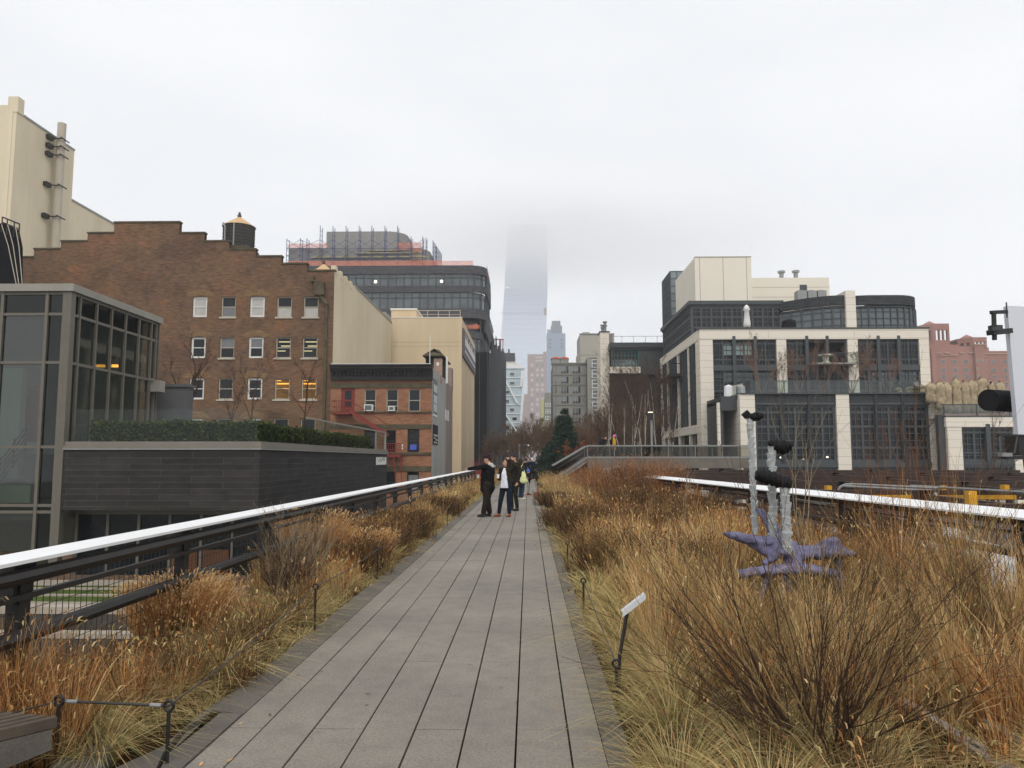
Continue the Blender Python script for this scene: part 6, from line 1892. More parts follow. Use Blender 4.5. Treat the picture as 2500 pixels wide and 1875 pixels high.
def blades(pos, h, w, lean, col, seed, segs=3, az=None, droop=.25, wiggle=0.0):
    r = np.random.default_rng(seed)
    n = len(pos)
    if az is None: az = r.uniform(0, 2 * np.pi, n)
    d = np.stack([np.cos(az), np.sin(az), np.zeros(n)], 1)
    fa = r.uniform(0, 2 * np.pi, n)
    sd = np.stack([np.cos(fa), np.sin(fa), np.zeros(n)], 1)
    vs = []
    def at(t):
        p = pos + d * (lean * h * t ** 1.7)[:, None]
        p[:, 2] += h * (t - droop * lean * t ** 3)
        if wiggle: p += sd * (wiggle * np.sin(t * 5 + fa))[:, None]
        return p
    for i in range(segs):
        t0, t1 = np.full(n, i / segs), np.full(n, (i + 1) / segs)
        p0, p1 = at(t0), at(t1)
        w0, w1 = w * (1 - .75 * t0 ** 2), w * (1 - .75 * t1 ** 2)
        vs.append(np.stack([p0 - sd * w0[:, None] / 2, p0 + sd * w0[:, None] / 2, p1 + sd * w1[:, None] / 2, p1 - sd * w1[:, None] / 2], 1))
    v = np.stack(vs, 1).reshape(-1, 3)
    tip = at(np.ones(n))
    return v, np.repeat(col, 4 * segs, 0), tip, d

def heads(tip, d, L, w, col, seed, droop=.6):
    r = np.random.default_rng(seed); n = len(tip)
    fa = r.uniform(0, 2 * np.pi, n); sd = np.stack([np.cos(fa), np.sin(fa), np.zeros(n)], 1)
    up = np.tile(np.array([[0, 0, 1.0]]), (n, 1))
    p0 = tip; m = r.uniform(.1, droop, n)[:, None]
    p1 = p0 + (up * (1 - m) + d * m) * (L * .5)[:, None]
    p2 = p1 + (up * (.5 - m) + d * (m + .3)) * (L * .5)[:, None]
    a = np.stack([p0 - sd * (w * .3)[:, None], p0 + sd * (w * .3)[:, None], p1 + sd * (w * .5)[:, None], p1 - sd * (w * .5)[:, None]], 1)
    b = np.stack([p1 - sd * (w * .5)[:, None], p1 + sd * (w * .5)[:, None], p2 + sd * (w * .1)[:, None], p2 - sd * (w * .1)[:, None]], 1)
    v = np.stack([a, b], 1).reshape(-1, 3)
    return v, np.repeat(col, 8, 0)

def pick(names, n, r, probs=None):
    arr = [PALL[x] for x in names]
    which = r.choice(len(names), n, p=probs)
    c = np.zeros((n, 3))
    for i, a in enumerate(arr):
        m = which == i
        c[m] = a[r.integers(0, len(a), m.sum())]
    return c * r.uniform(.8, 1.2, (n, 1))

class Turf:
    """collects blades into one mesh of kind stuff"""
    def __init__(s): s.v, s.c = [], []
    def put(s, pos, h, w, lean, col, seed, hd=None, **kw):
        v, c, tip, d = blades(pos, h, w, lean, col, seed, **kw)
        s.v.append(v); s.c.append(c)
        if hd:
            frac, L, ww, hc = hd
            r = np.random.default_rng(seed + 1); m = r.uniform(size=len(pos)) < frac
            k_ = m.sum()
            v, c = heads(tip[m], d[m], L * r.uniform(.6, 1.3, k_), ww * r.uniform(.7, 1.3, k_), hc[r.integers(0, len(hc), k_)] * r.uniform(.85, 1.2, (k_, 1)), seed + 2)
            s.v.append(v); s.c.append(c)
    def build(s, name, mat=None, kind='stuff', label=None, cat=None, base=(0, 0, 0), parent=None):
        o = rawmesh(name, np.concatenate(s.v), np.concatenate(s.c), 4, mat or m_blade, parent, base)
        if parent is None: o.location = base
        return tag(o, label, cat, None, kind)

def vnoise(x, y, sc, seed):
    r = np.random.default_rng(seed); g_ = r.uniform(size=(64, 64))
    u, v = x / sc + 7.3, y / sc + 3.1
    i, j = np.floor(u).astype(int), np.floor(v).astype(int); fu, fv = u - i, v - j
    fu, fv = fu * fu * (3 - 2 * fu), fv * fv * (3 - 2 * fv)
    G_ = lambda a, b: g_[a % 64, b % 64]
    return (G_(i, j) * (1 - fu) + G_(i + 1, j) * fu) * (1 - fv) + (G_(i, j + 1) * (1 - fu) + G_(i + 1, j + 1) * fu) * fv

def right_edge(y):      # outer limit of the right bed
    return np.where(y < 7, 6.0, 6.03 - (y - 7) * .058).clip(4.4, 6.1) - .1

def scatter(n, x0, x1, y0, y1, seed, ypow=1.0):
    r = np.random.default_rng(seed)
    x = r.uniform(x0, x1, n); y = y0 + (y1 - y0) * r.uniform(size=n) ** ypow
    return x, y, r

# bunches: every bunch has its own kind, height, tone and fan
KIND = {  # palette weights, height, fan, share with seed heads, blades
    'edge': (['straw', 'green', 'tan'], [.66, .22, .12], .30, (.5, 1.5), .05),
    'rust': (['rust', 'tan', 'dark'], [.68, .2, .12], .60, (.05, .6), .22),
    'tan': (['tan', 'straw', 'rust'], [.6, .25, .15], .66, (.05, .55), .18),
    'dark': (['dark', 'olive'], [.85, .15], .56, (.1, .6), .25),
    'olive': (['olive', 'straw', 'dark'], [.55, .25, .2], .48, (.1, .7), .15),
    'red': (['red', 'rust', 'dark'], [.55, .25, .2], .85, (.03, .3), .2),
    'flat': (['straw', 'olive', 'dark'], [.5, .2, .3], .22, (.9, 2.2), .0),
}
KN = list(KIND)
def bed(T, nc, nb, x0, x1, y0, y1, choose, hscale, wd, seed, hl):
    r = np.random.default_rng(seed)
    cx = r.uniform(x0, x1, nc); cy = r.uniform(y0, y1, nc)
    kd = choose(cx, cy, r)
    ok = kd >= 0; cx, cy, kd = cx[ok], cy[ok], kd[ok]
    for ki, kn in enumerate(KN):
        m = kd == ki
        if not m.any(): continue
        pal, pr, h0, fan_, hf = KIND[kn]
        c = m.sum(); n = c * nb
        tone = np.repeat(r.uniform(.58, 1.28, c), nb); hc = np.repeat(r.uniform(.62, 1.3, c) * hscale(cx[m], cy[m]), nb)
        fm = np.repeat(r.uniform(.6, 1.3, c), nb); lx = np.repeat(r.normal(0, .22, c), nb)
        a = r.uniform(0, 2 * np.pi, n); rr = np.repeat(r.uniform(.03, .10, c), nb) * np.sqrt(r.uniform(size=n))
        px, py = np.repeat(cx[m], nb) + rr * np.cos(a), np.repeat(cy[m], nb) + rr * np.sin(a)
        lean = r.uniform(fan_[0], fan_[1], n) * fm
        az = np.arctan2(np.sin(a) + .3 * lx, np.cos(a) + lx) + r.normal(0, .4, n)
        col = pick(pal, n, r, pr) * tone[:, None]
        T.put(np.stack([px, py, np.full(n, -.09)], 1), h0 * hc * r.uniform(.45, 1.12, n), wd * r.uniform(.6, 1.35, n), lean, col, seed * 13 + ki, az=az, hd=(hf, hl, wd * 2.0, np.concatenate([PALL['tan'], PALL['straw'], PALL['rust']])) if hf else None, wiggle=.018, droop=.3)
def choose_right(x, y, r):
    n = len(x); e = np.clip((x - .58) / .7, 0, 1)
    n1, n2, n3 = vnoise(x, y, 1.5, 5), vnoise(x, y, .8, 6), vnoise(x, y, 2.4, 8)
    k_ = np.full(n, KN.index('rust'))
    k_[n3 > .60] = KN.index('dark'); k_[(n3 < .36)] = KN.index('tan'); k_[(n1 > .66) & (n3 < .6)] = KN.index('olive')
    k_[(y > 19) & (x > 2.4) & (n1 > .4)] = KN.index('red'); k_[(y > 24) & (x < 2.2) & (n3 < .62)] = KN.index('tan')
    k_[(r.uniform(size=n) < .10)] = KN.index('flat')
    k_[(e < .3 + .5 * n2)] = KN.index('edge'); k_[(y < 4.8) & (n2 > .42) & (x < 3.2) & (r.uniform(size=n) < .55)] = KN.index('edge')
    k_[(y < 6) & (x > 3.0) & (n1 > .5)] = KN.index('olive')
    k_[x > right_edge(y)] = -1
    return k_
def h_right(x, y):
    e = np.clip((x - .58) / .75, 0, 1)
    h = .62 + .5 * e + .35 * (vnoise(x, y, 1.9, 9) - .4)
    h = np.where((y > 6.5) & (y < 10) & (x > 3.4) & (x < 4.6), h * 1.5, h)
    h = np.where((x > 4.6) & (y < 9.5), h * .55, h)
    h = np.where((y > 6.0) & (y < 9.6) & (x > 1.7) & (x < 3.9), h * .62, h)
    return np.where((y < 4.4) & (x < 3.2), h * .7, h)
T1 = Turf()
bed(T1, 520, 75, .58, 6.0, 2.2, 8.5, choose_right, h_right, .0060, 1, .07)
bed(T1, 720, 62, .58, 6.0, 8.5, 18, choose_right, h_right, .0090, 2, .09)
bed(T1, 900, 40, .58, 6.0, 18, 42, choose_right, h_right, .015, 3, .11)
bed(T1, 700, 24, .58, 6.0, 42, 110, choose_right, h_right, .03, 4, .12)
T1.build('grass')
def choose_left(x, y, r):
    n = len(x); e = np.clip((-2.07 - x) / .8, 0, 1)
    n2, n3 = vnoise(x, y, .6, 16), vnoise(x, y * .7, 1.7, 18)
    k_ = np.full(n, KN.index('rust'))
    k_[(n3 > .58) & (y > 5.5)] = KN.index('dark'); k_[n3 < .36] = KN.index('tan')
    k_[(y > 22) & (n3 < .6)] = KN.index('tan'); k_[r.uniform(size=n) < .10] = KN.index('flat')
    k_[(e < .25 + .45 * (n2 - .3)) & (r.uniform(size=n) < .7)] = KN.index('edge')
    k_[(y < 5.2) & (x > -2.5)] = -1; k_[(y < 4.3) & (x > -2.9)] = -1
    return k_
def h_left(x, y):
    e = np.clip((-2.07 - x) / .8, 0, 1); h = .6 + .35 * e + .3 * (vnoise(x, y, 1.3, 19) - .4)
    h = np.where((y > 5.3) & (y < 9.3) & (x < -2.5), h * .6, h)
    return np.where(y > 22, h * 1.15, h)
T2 = Turf()
bed(T2, 300, 75, -3.35, -2.10, 2.6, 8.5, choose_left, h_left, .0058, 21, .065)
bed(T2, 330, 62, -3.35, -2.10, 8.5, 18, choose_left, h_left, .009, 22, .09)
bed(T2, 420, 40, -3.35, -2.10, 18, 42, choose_left, h_left, .015, 23, .11)
bed(T2, 240, 24, -3.35, -2.10, 42, 100, choose_left, h_left, .03, 24, .12)
T2.build('grass')
# arching tussocks along both kerbs
T3 = Turf()
r = np.random.default_rng(77)
tus = []
for y in np.concatenate([np.arange(5.5, 9, .62), np.arange(9, 20, .95)]):
    tus.append((-2.24 - r.uniform(.02, .35), y + r.uniform(-.15, .15), r.uniform(.40, .58), 'L'))
for y in np.concatenate([np.arange(2.6, 9, .55), np.arange(9, 20, .95)]):
    tus.append((.68 + r.uniform(.02, .42), y + r.uniform(-.15, .15), r.uniform(.36, .52), 'R'))
for (x, y) in ((1.3, 4.5), (1.6, 4.1), (1.1, 3.6), (1.9, 4.9), (2.5, 3.6), (2.9, 4.1), (-2.62, 4.75), (-2.5, 5.2), (-2.85, 5.05), (-2.45, 4.55)):
    tus.append((x, y, r.uniform(.34, .5), 'X'))
for i, (x, y, h, s_) in enumerate(tus):
    n = 400 if y < 9 else 200
    a = r.uniform(0, 2 * np.pi, n); rad = .09 * np.sqrt(r.uniform(size=n))
    pos = np.stack([x + rad * np.cos(a), y + rad * np.sin(a), np.full(n, -.09)], 1)
    gr = r.uniform() < .35
    col = pick(['straw', 'green', 'tan'], n, r, [.5, .35, .15] if gr else [.62, .08, .30])
    col = col * r.uniform(.72, 1.12)
    T3.put(pos, h * r.uniform(.7, 1.25, n), np.full(n, .0054 if y < 9 else .009), r.uniform(.5, 1.7, n), col, 900 + i, az=a + r.normal(0, .5, n), droop=.42)
T3.build('tussock_grass')

# --- single plants one could count
def clump(name, label, cat, x, y, n, h, spread, pal, seed, wd=.006, fan=.5, hd=None, twigs=0, group=None, probs=None, z=-.09):
    r = np.random.default_rng(seed)
    t = Turf()
    a = r.uniform(0, 2 * np.pi, n); rad = spread * np.sqrt(r.uniform(size=n))
    pos = np.stack([x + rad * np.cos(a), y + rad * np.sin(a), np.full(n, z)], 1)
    col = pick(pal, n, r, probs)
    t.put(pos, h * r.uniform(.55, 1.1, n), np.full(n, wd) * r.uniform(.7, 1.4, n), r.uniform(.02, fan, n), col, seed, hd=hd, az=a + r.normal(0, .5, n), wiggle=.02, segs=4)
    if twigs:      # bushy side twigs
        k_ = twigs; a = r.uniform(0, 2 * np.pi, k_); rad = spread * 1.5 * np.sqrt(r.uniform(size=k_))
        pos = np.stack([x + rad * np.cos(a), y + rad * np.sin(a), z + h * r.uniform(.15, .85, k_)], 1)
        t.put(pos, h * r.uniform(.1, .28, k_), np.full(k_, wd * .8), r.uniform(.2, 1.4, k_), pick(pal, k_, r, probs), seed + 5, az=a + r.normal(0, .8, k_), segs=2)
    o = t.build(name, None, None, label, cat, (x, y, z))
    if group: o['group'] = group
    return o
DH = (.9, .05, .03, PALL['dark'])
def gp_(px, py): g_ = G(px, py, -.09); return g_.x, g_.y
for (px, py, h, sp, lab) in ((1378, 1305, .62, .42, 'rounded dark brown perennial beside the right kerb'), (1350, 1240, .6, .5, 'small dark brown perennial far along the right kerb'), (1478, 1240, .9, .5, 'dark brown bushy perennial under the ramp glass'), (1500, 1420, .75, .5, 'dark brown perennial in the middle of the right bed'), (1600, 1330, .8, .55, 'broad dark brown perennial left of the sculpture'), (1430, 1330, .85, .45, 'dark brown perennial behind the plaque and nearer the kerb'), (1690, 1300, .95, .6, 'tall dark brown perennial just left of the sculpture columns'), (1540, 1275, .95, .6, 'dark brown perennial below the walkway ramp and the russet shrubs'), (1680, 1440, .7, .4, 'low dark brown perennial under the left horn of the sculpture')):
    x, y = gp_(px, py); clump('dried_perennial', lab, 'plant', x, y, 420, h, sp, ['dark', 'olive'], int(px), .004 + y * .0006, .55, DH, 1400, 'dark dried perennials', [.8, .2])
for (px, py, h, sp, lab) in ((1010, 1330, .75, .42, 'dark brown perennial mass leaning on the left railing'), (880, 1420, .62, .38, 'dark brown perennial behind russet grass on the left'), (960, 1370, .7, .4, 'dark brown perennial between two others on the left'), (1075, 1270, .7, .4, 'farthest dark brown perennial in the left bed')):
    x, y = gp_(px, py); x = min(max(x, -3.0), -2.5); clump('dried_perennial', lab, 'plant', x, y, 420, h, sp, ['dark', 'olive'], int(px), .004 + y * .0006, .55, DH, 1400, 'dark dried perennials', [.85, .15])
for (px, py, Y, h, sp, lab) in ((1500, 1190, 27, 1.75, .75, 'tall russet shrub of upright twigs in front of the raised walkway'), (1580, 1185, 30, 1.9, .8, 'tall red brown shrub right of the russet one before the walkway'), (1625, 1180, 28, 1.7, .6, 'slender red brown shrub where the right railing disappears'), (1540, 1180, 25, 1.5, .6, 'dark twiggy shrub between the tall russet shrubs'), (1440, 1190, 33, 1.5, .7, 'tawny shrub at the foot of the ramp')):
    c = P(px, py, Y); clump('tall_shrub', lab, 'shrub', c.x, Y, 380, h, sp, ['red', 'dark'] if 'dark' not in lab else ['dark'], int(px) + 3, .010, .3, (.5, .1, .03, PALL['red']), 800, 'tall twiggy shrubs in the right bed', [.75, .25] if 'dark' not in lab else None)
for (px, py, h, lab) in ((770, 1415, .95, 'tall golden russet grass clump right of the left bare shrub'), (900, 1390, .6, 'russet curly grass clump beside the left kerb'), (190, 1585, .62, 'dense russet grass clump at the lower left by the bench'), (60, 1600, .66, 'russet grass clump at the far left edge')):
    x, y = gp_(px, py); x = min(max(x, -3.15), -2.4)
    clump('russet_grass', lab, 'grass clump', x, y, 2600, h, .3, ['rust', 'tan'], int(px) + 9, .0055, .5, (.7, .07, .013, PALL['tan']), 0, 'russet grass clumps in the left bed', [.7, .3])

# twiggy shrubs: real forked stems
def stems(b, base, n, H, spread, r, rad, seed_dir=None, fork=3, lev=2, curve=.15, nseg=6, mi=0):
    for i in range(n):
        a = r.uniform(0, 2 * math.pi); tilt = spread * math.sqrt(r.random())
        if seed_dir: a, tilt = seed_dir(i, r)
        d = Vector((math.cos(a) * math.sin(tilt), math.sin(a) * math.sin(tilt), math.cos(tilt)))
        p = Vector(base) + Vector((r.uniform(-.1, .1), r.uniform(-.1, .1), 0))
        L = H * r.uniform(.6, 1.1)
        grow(b, p, d, L, rad * r.uniform(.7, 1.3), lev, r, curve, nseg, fork, mi)

MINR = [.0012]
def grow(b, p, d, L, rad, lev, r, curve, nseg, fork, mi=0, tw=None, crown=None, ang=(.25, .6), upw=.12, cl=.55, cmax=1):
    pts, rr = [p.copy()], [rad]
    kids = []
    for i in range(nseg):
        d = (d + Vector((r.gauss(0, curve), r.gauss(0, curve), r.gauss(0, curve * .6) + upw * curve)) * .6).normalized()
        p = p + d * (L / nseg); pts.append(p.copy()); rr.append(max(rad * (1 - .8 * (i + 1) / nseg), MINR[0]))
        if lev > 0 and i >= nseg * .25: kids.append((p.copy(), d.copy(), i / nseg))
    tgt = crown if (crown is not None and lev <= cmax) else b
    tgt.tube(pts, rr, 6 if rad > .03 else 4 if rad > .008 else 3, mi, False)
    if lev > 0:
        for f_ in range(fork):
            q_, dd, t = kids[r.randrange(len(kids))]
            a = r.uniform(*ang)
            ax = dd.cross(Vector((r.gauss(0, 1), r.gauss(0, 1), r.gauss(0, 1)))).normalized()
            d2 = (Matrix.Rotation(a, 3, ax) @ dd); d2.z += upw; d2.normalize()
            grow(b, q_, d2, L * cl * r.uniform(.6, 1.15) * (1.15 - .5 * t), rad * (1 - .7 * t) * .6, lev - 1, r, curve, max(3, nseg - 1), fork, mi, tw, crown, ang, upw, cl, cmax)

m_twig_o = M("olive_twig", hx('85704a'), .85, .2, sc=9, amt=.35)
m_twig_d = M("dark_twig", hx('46352a'), .9, .2, sc=9, amt=.4)
m_twig_l = M("pale_twig", hx('8a7a62'), .85, .2, sc=9, amt=.3)
m_leafdry = M("dry_leaf", hx('b98a52'), .8, .2, sc=9, amt=.3)
q = random.Random(31)
fan = lambda i, r: (r.uniform(0, 2 * math.pi), r.uniform(.15, .95)) if r.random() < .9 else (math.pi + r.uniform(-.6, .6), r.uniform(.7, 1.15))
b0 = G(2010, 1900, -.09)
t = thing('bare_shrub', 'large fanning bare shrub of olive and dark stems in the right foreground', 'shrub', (b0.x, b0.y, -.09))
b = MB(); stems(b, (b0.x, b0.y, -.09), 40, 1.24, .8, q, .0085, fan, 4, 2, .12, 8); b.build('dark_stems', m_twig_d, t)
b = MB(); stems(b, (b0.x + .03, b0.y + .05, -.09), 26, 1.16, .8, q, .0065, fan, 4, 2, .13, 8); b.build('olive_stems', m_twig_o, t)
b = MB(); stems(b, (b0.x - .04, b0.y + .02, -.09), 12, 1.18, .8, q, .006, fan, 4, 2, .13, 8); b.build('tan_stems', M('tan_twig', hx('b3976a'), .85, .2, sc=9, amt=.3), t)
for (px, py, hh, n, lab) in ((2440, 1720, 1.0, 34, 'thin bare shrub at the right edge above the old rails'), (1780, 1760, .85, 34, 'low leaning bare shrub left of the large fanning one'), (2250, 1560, 1.05, 30, 'bare twiggy shrub in the grass below the seed stalks')):
    b0 = G(px, py, -.09)
    b = MB(); stems(b, b0, n, hh, .75, q, .0045, None, 3, 2, .12, 6); b.top('bare_shrub', m_twig_o if 'low' in lab else m_twig_d, lab, 'shrub', b0)
b0 = G(560, 1520, -.09); x = -2.72
t = thing('bare_shrub', 'bare multi stemmed shrub with a few dry leaves by the left railing', 'shrub', (x, b0.y + .6, -.09))
b = MB()
for dx, dy in ((0, 0), (.1, -.7), (-.1, .6), (.12, .25)):
    stems(b, (x + dx, b0.y + .6 + dy, -.09), 11, .88, .42, q, .006, None, 4, 2, .10, 7)
b.build('stems', m_twig_l, t)
b2 = MB()
for (vx, vy, vz) in q.sample(b.v, 60):
    if vz < .25: continue
    s_ = q.uniform(.01, .026); d = Vector((q.gauss(0, 1), q.gauss(0, 1), q.gauss(0, 1))).normalized() * s_; e = d.cross(Vector((0, 0, 1))) * .6
    c = Vector((vx, vy, vz)); b2.quad(c - d, c + e, c + d, c - e)
b2.build('leaves', m_leafdry, t)
b = MB()
for dx, dy in ((0, .1), (.1, -.6), (-.1, .5)): stems(b, (x + dx, b0.y + .6 + dy, -.09), 42, .6, .5, q, .0035, None, 4, 2, .14, 5)
b.build('inner_twigs', m_twig_d, t)
# tall single seed stalks in front of the right railing
for i, (px, py, Y, n, hh, lab) in enumerate(((2225, 1060, 8.6, 14, 1.95, 'tall russet seed stalks rising above the right railing'), (2300, 1090, 8.2, 14, 1.85, 'tall russet seed stalks over the limestone pier line'), (2130, 1110, 9.2, 10, 1.75, 'tall seed stalks left of the tallest group'), (2070, 1190, 9.6, 8, 1.5, 'shorter pale seed stalks right of the sculpture'))):
    c = P(px, 1300, Y); b = MB()
    stems(b, (c.x, Y, -.09), n, hh * 1.02, .16, q, .0045, None, 2, 1, .06, 7)
    b.top('seed_stalks', M("seed_stalk", hx('8a5a38'), .9, .1, sc=9, amt=.3), lab, 'plant', (c.x, Y, -.09))
# young bare saplings
def sapling(px, Y, hh, lab, seed, mat, n=4, tilt=.3):
    c = P(px, 1300, Y); r = random.Random(seed)
    t = thing('sapling', lab, 'tree', (c.x, Y, -.09), 'young bare saplings in the right bed')
    tr, cr = MB(), MB()
    for i in range(n):
        a = r.uniform(0, 6.28); d = Vector((math.cos(a) * tilt * r.random(), math.sin(a) * tilt * r.random(), 1)).normalized()
        grow(tr, Vector((c.x, Y, -.09)), d, hh * r.uniform(.75, 1), .013, 2, r, .1, 7, 3, crown=cr)
    tr.build('trunk', mat, t); cr.build('crown', mat, t)
sapling(1955, 9.5, 2.2, 'pale forked sapling to the right of the sculpture columns', 4, m_twig_l, 4, .28)
sapling(1660, 15, 1.9, 'slender sapling left of the sculpture near the railing', 6, m_twig_l, 2, .15)
sapling(1450, 30, 2.0, 'slender sapling in front of the ramp', 8, m_twig_l, 2, .15)

# ---------------------------------------------------------------- trees
m_birch = M("birch_bark", hx('a89f92'), .8, .2, sc=5, amt=.35)
m_bark = M("grey_brown_bark", hx('4f4036'), .9, .1, sc=5, amt=.3)
m_redtwig = M("red_brown_twigs", hx('63503f'), .9, .1, sc=2, amt=.25)
m_terr = M("terrace_twigs", hx('7b6152'), .9, .1, sc=2, amt=.25)
def tree(name, label, base, H, seed, n_stems, rad, tilt, mt, mc, lev=3, fork=5, curve=.1, group=None, ang=(.25, .7), cl=.55, nseg=7, upw=.12, cmax=1):
    r = random.Random(seed)
    MINR[0] = max(.004, base[1] * (.00007 if 'terrace' in name else .0001))
    t = thing(name, label, 'tree', base, group)
    tr, cr = MB(), MB()
    for i in range(n_stems):
        a = r.uniform(0, 6.28) if n_stems > 1 else 0; tl = tilt * r.uniform(.4, 1)
        d = Vector((math.cos(a) * math.sin(tl), math.sin(a) * math.sin(tl), math.cos(tl)))
        grow(tr, Vector(base) + d * .05, d, H * r.uniform(.8, 1.0), rad, lev, r, curve, nseg, fork, crown=cr, ang=ang, cl=cl, upw=upw, cmax=cmax)
    tr.build('trunk', mt, t); cr.build('crown', mc, t)
    MINR[0] = .0012
    return t
# birches beyond the raised walkway
bl = [(1490, 63, 7.0, 'birch with many upright branches behind the pink hatted walker', 2), (1522, 66, 6.5, 'thin leaning birch stem pair right of the pink hat', 3), (1542, 64, 6.8, 'forked pale birch in the middle of the grove', 3), (1575, 66, 8.5, 'multi stemmed pale birch behind the walkway lamp', 4), (1610, 68, 8.6, 'birch standing before the side wall of the limestone building', 2), (1634, 66, 7.4, 'rightmost birch of the grove with dark twigs', 2), (1560, 75, 7.6, 'dark twigged birch in front of the teal glazed link building', 2)]
for i, (px, Y, H, lab, ns) in enumerate(bl):
    c = P(px, 1100, Y); tree('birch_tree', lab, (c.x, Y, .2), H, 60 + i, ns, .06, .16, m_birch, m_bark, 3, 6, .06, 'bare birches beyond the walkway', cl=.5, cmax=2)
# red brown bare trees lining the path ahead
tl_ = [(1215, 95, 4.2, 'low red brown bare tree beside the netted scaffold'), (1248, 105, 5.0, 'red brown bare tree below the pale glass building'), (1275, 92, 4.6, 'spreading bare tree over the far end of the path'), (1298, 110, 6.2, 'pinkish bare tree in the centre of the thicket'), (1318, 88, 4.9, 'bare tree just left of the conifer'), (1335, 120, 7.2, 'pale pink bare tree behind the conifer, left side'), (1402, 105, 6.0, 'bare tree in front of the red brick annex'), (1430, 96, 4.6, 'small bare tree at the top of the ramp'), (1455, 72, 5.6, 'dense dark bare tree left of the birches'), (1530, 80, 6.8, 'dark twiggy tree filling the grove behind the forked birch'), (1590, 84, 7.2, 'dark twiggy tree against the brown screen wall'), (1500, 90, 7.0, 'dark twiggy tree at the foot of the stair tower')]
for i, (px, Y, H, lab) in enumerate(tl_):
    c = P(px, 1100, Y); tree('bare_tree', lab, (c.x, Y, -.09), H * .85, 160 + i, 5, .07, .55, m_redtwig, m_redtwig, 3, 9, .12, 'bare trees lining the path ahead', ang=(.2, .75), cl=.58)
# terrace trees on the limestone building
for i, (px, lab, H) in enumerate(((1858, 'bare bushy terrace tree in front of the left window bay', 4.9), (1908, 'small pale terrace tree before the first upper pier', 3.6), (1950, 'bare terrace tree under the left half of the balcony', 4.2), (2010, 'vase shaped bare terrace tree below the balcony', 4.4), (2080, 'slim bare terrace tree before the second upper pier', 4.0), (2125, 'bare bushy terrace tree in front of the right window bay', 4.7), (2170, 'low bare terrace tree near the burlap shrubs', 3.4))):
    c = P(px, 960, 78.5); tree('terrace_tree', lab, (c.x, 78.5, Zp(962)), H * .9, 260 + i, 5, .04, .4, m_terr, m_terr, 3, 6, .08, 'bare trees on the limestone terrace', ang=(.15, .5), cl=.5)
# small trees on the dark terrace roof
for i, (px, Y, H, lab) in enumerate(((443, 36, 4.6, 'dark bare tree on the roof terrace nearest the glass pavilion'), (612, 40, 4.6, 'bare tree in the middle of the roof terrace'), (738, 43, 4.3, 'bare tree nearest the drain pipe on the roof terrace'), (560, 45, 3.4, 'slender bare tree behind the roof hedge'))):
    c = P(px, 1030, Y); tree('roof_tree', lab, (c.x, Y, zc - .1), H, 360 + i, 1, .1 if i == 0 else .07, .06, m_twig_d, m_twig_d, 3, 7, .09, 'bare trees on the roof terrace', ang=(.3, .8), cl=.52)
# street trees before the podium windows
for i, (px, Y, lab) in enumerate(((2225, 62, 'bare street tree before the right podium window'), (2440, 60, 'bare street tree before the low limestone wing'), (2160, 64, 'thin bare street tree left of the right podium pier'))):
    c = P(px, 1160, Y); tree('street_tree', lab, (c.x, Y, -9), 12.5, 460 + i, 1, .13, .05, m_bark, m_bark, 3, 7, .07, 'street trees by the limestone building', ang=(.25, .6), cl=.45)
# conifer
def conifer(px, Y, H, seed, lab):
    c = P(px, 1130, Y); r = np.random.default_rng(seed)
    t = thing('conifer', lab, 'tree', (c.x, Y, -.09))
    b = MB(); b.tube([(c.x, Y, -.09), (c.x, Y, H * .6), (c.x + .1, Y, H)], [.13, .08, .01], 8)
    pts = []
    for i in range(190):
        u = r.uniform() ** .8; z = .15 + u * H * .97; R_ = (1.9 * (1 - u) ** .75 + .10) * r.uniform(.55, 1.15)
        a = r.uniform(0, 2 * np.pi)
        if np.cos(a) < 0: R_ *= 1.18 - .2 * u
        n = int(60 + 160 * R_)
        s_ = r.uniform(.15, 1, n)
        p = np.stack([c.x + np.cos(a) * R_ * s_, Y + np.sin(a) * R_ * s_, z - .25 * R_ * s_ ** 2 + .12 * R_ * s_], 1)
        p += r.normal(0, .06 + .05 * R_, (n, 3)) * np.array([1, 1, .7])
        pts.append(p)
        b.tube([(c.x, Y, z), (c.x + math.cos(a) * R_ * .9, Y + math.sin(a) * R_ * .9, z - .15 * R_)], [.025, .008], 4)
    b.build('trunk', m_bark, t)
    v, col, _ = leaves(np.concatenate(pts), .085, [hx('22352b'), hx('2c4234'), hx('1b2b24'), hx('364a38')], seed)
    rawmesh('crown', v, col, 4, m_needle, t, (c.x, Y, -.09))
conifer(1378, 66, 5.9, 11, 'dark green conifer beside the ramp of the raised walkway')
conifer(1345, 68, 3.0, 12, 'low spreading dark conifer at the left foot of the tall one')
def leafshrub(x, y, z, H, W_, n, cols, size, seed, lab, name='leafy_shrub', mat=None):
    r = np.random.default_rng(seed); q = random.Random(seed)
    t = thing(name, lab, 'shrub', (x, y, z))
    b = MB(); stems(b, (x, y, z), 16, H, .6, q, .02, None, 4, 2, .12, 5); b.build('stems', m_bark if mat is None else mat, t)
    if n:
        pv = np.array(b.v)[r.integers(0, len(b.v), n)] + r.normal(0, .06, (n, 3)); pv = pv[pv[:, 2] > z + .2 * H]
        v, col, _ = leaves(pv, size, cols, seed); rawmesh('leaves', v, col, 4, m_leaf, t, (x, y, z))
c = P(1418, 1120, 62); leafshrub(c.x, 62, .2, 2.0, 1, 1600, [hx('8a4a2c'), hx('a05a34'), hx('6e3a24')], .09, 5, 'shrub holding orange brown leaves behind the ramp rail')
c = P(1178, 1150, 42); leafshrub(c.x, 42, -.09, 1.5, 1, 0, None, 0, 6, 'red stemmed dogwood behind the man pointing left', 'dogwood', M("red_stem", hx('8f2f33'), .7, .3))

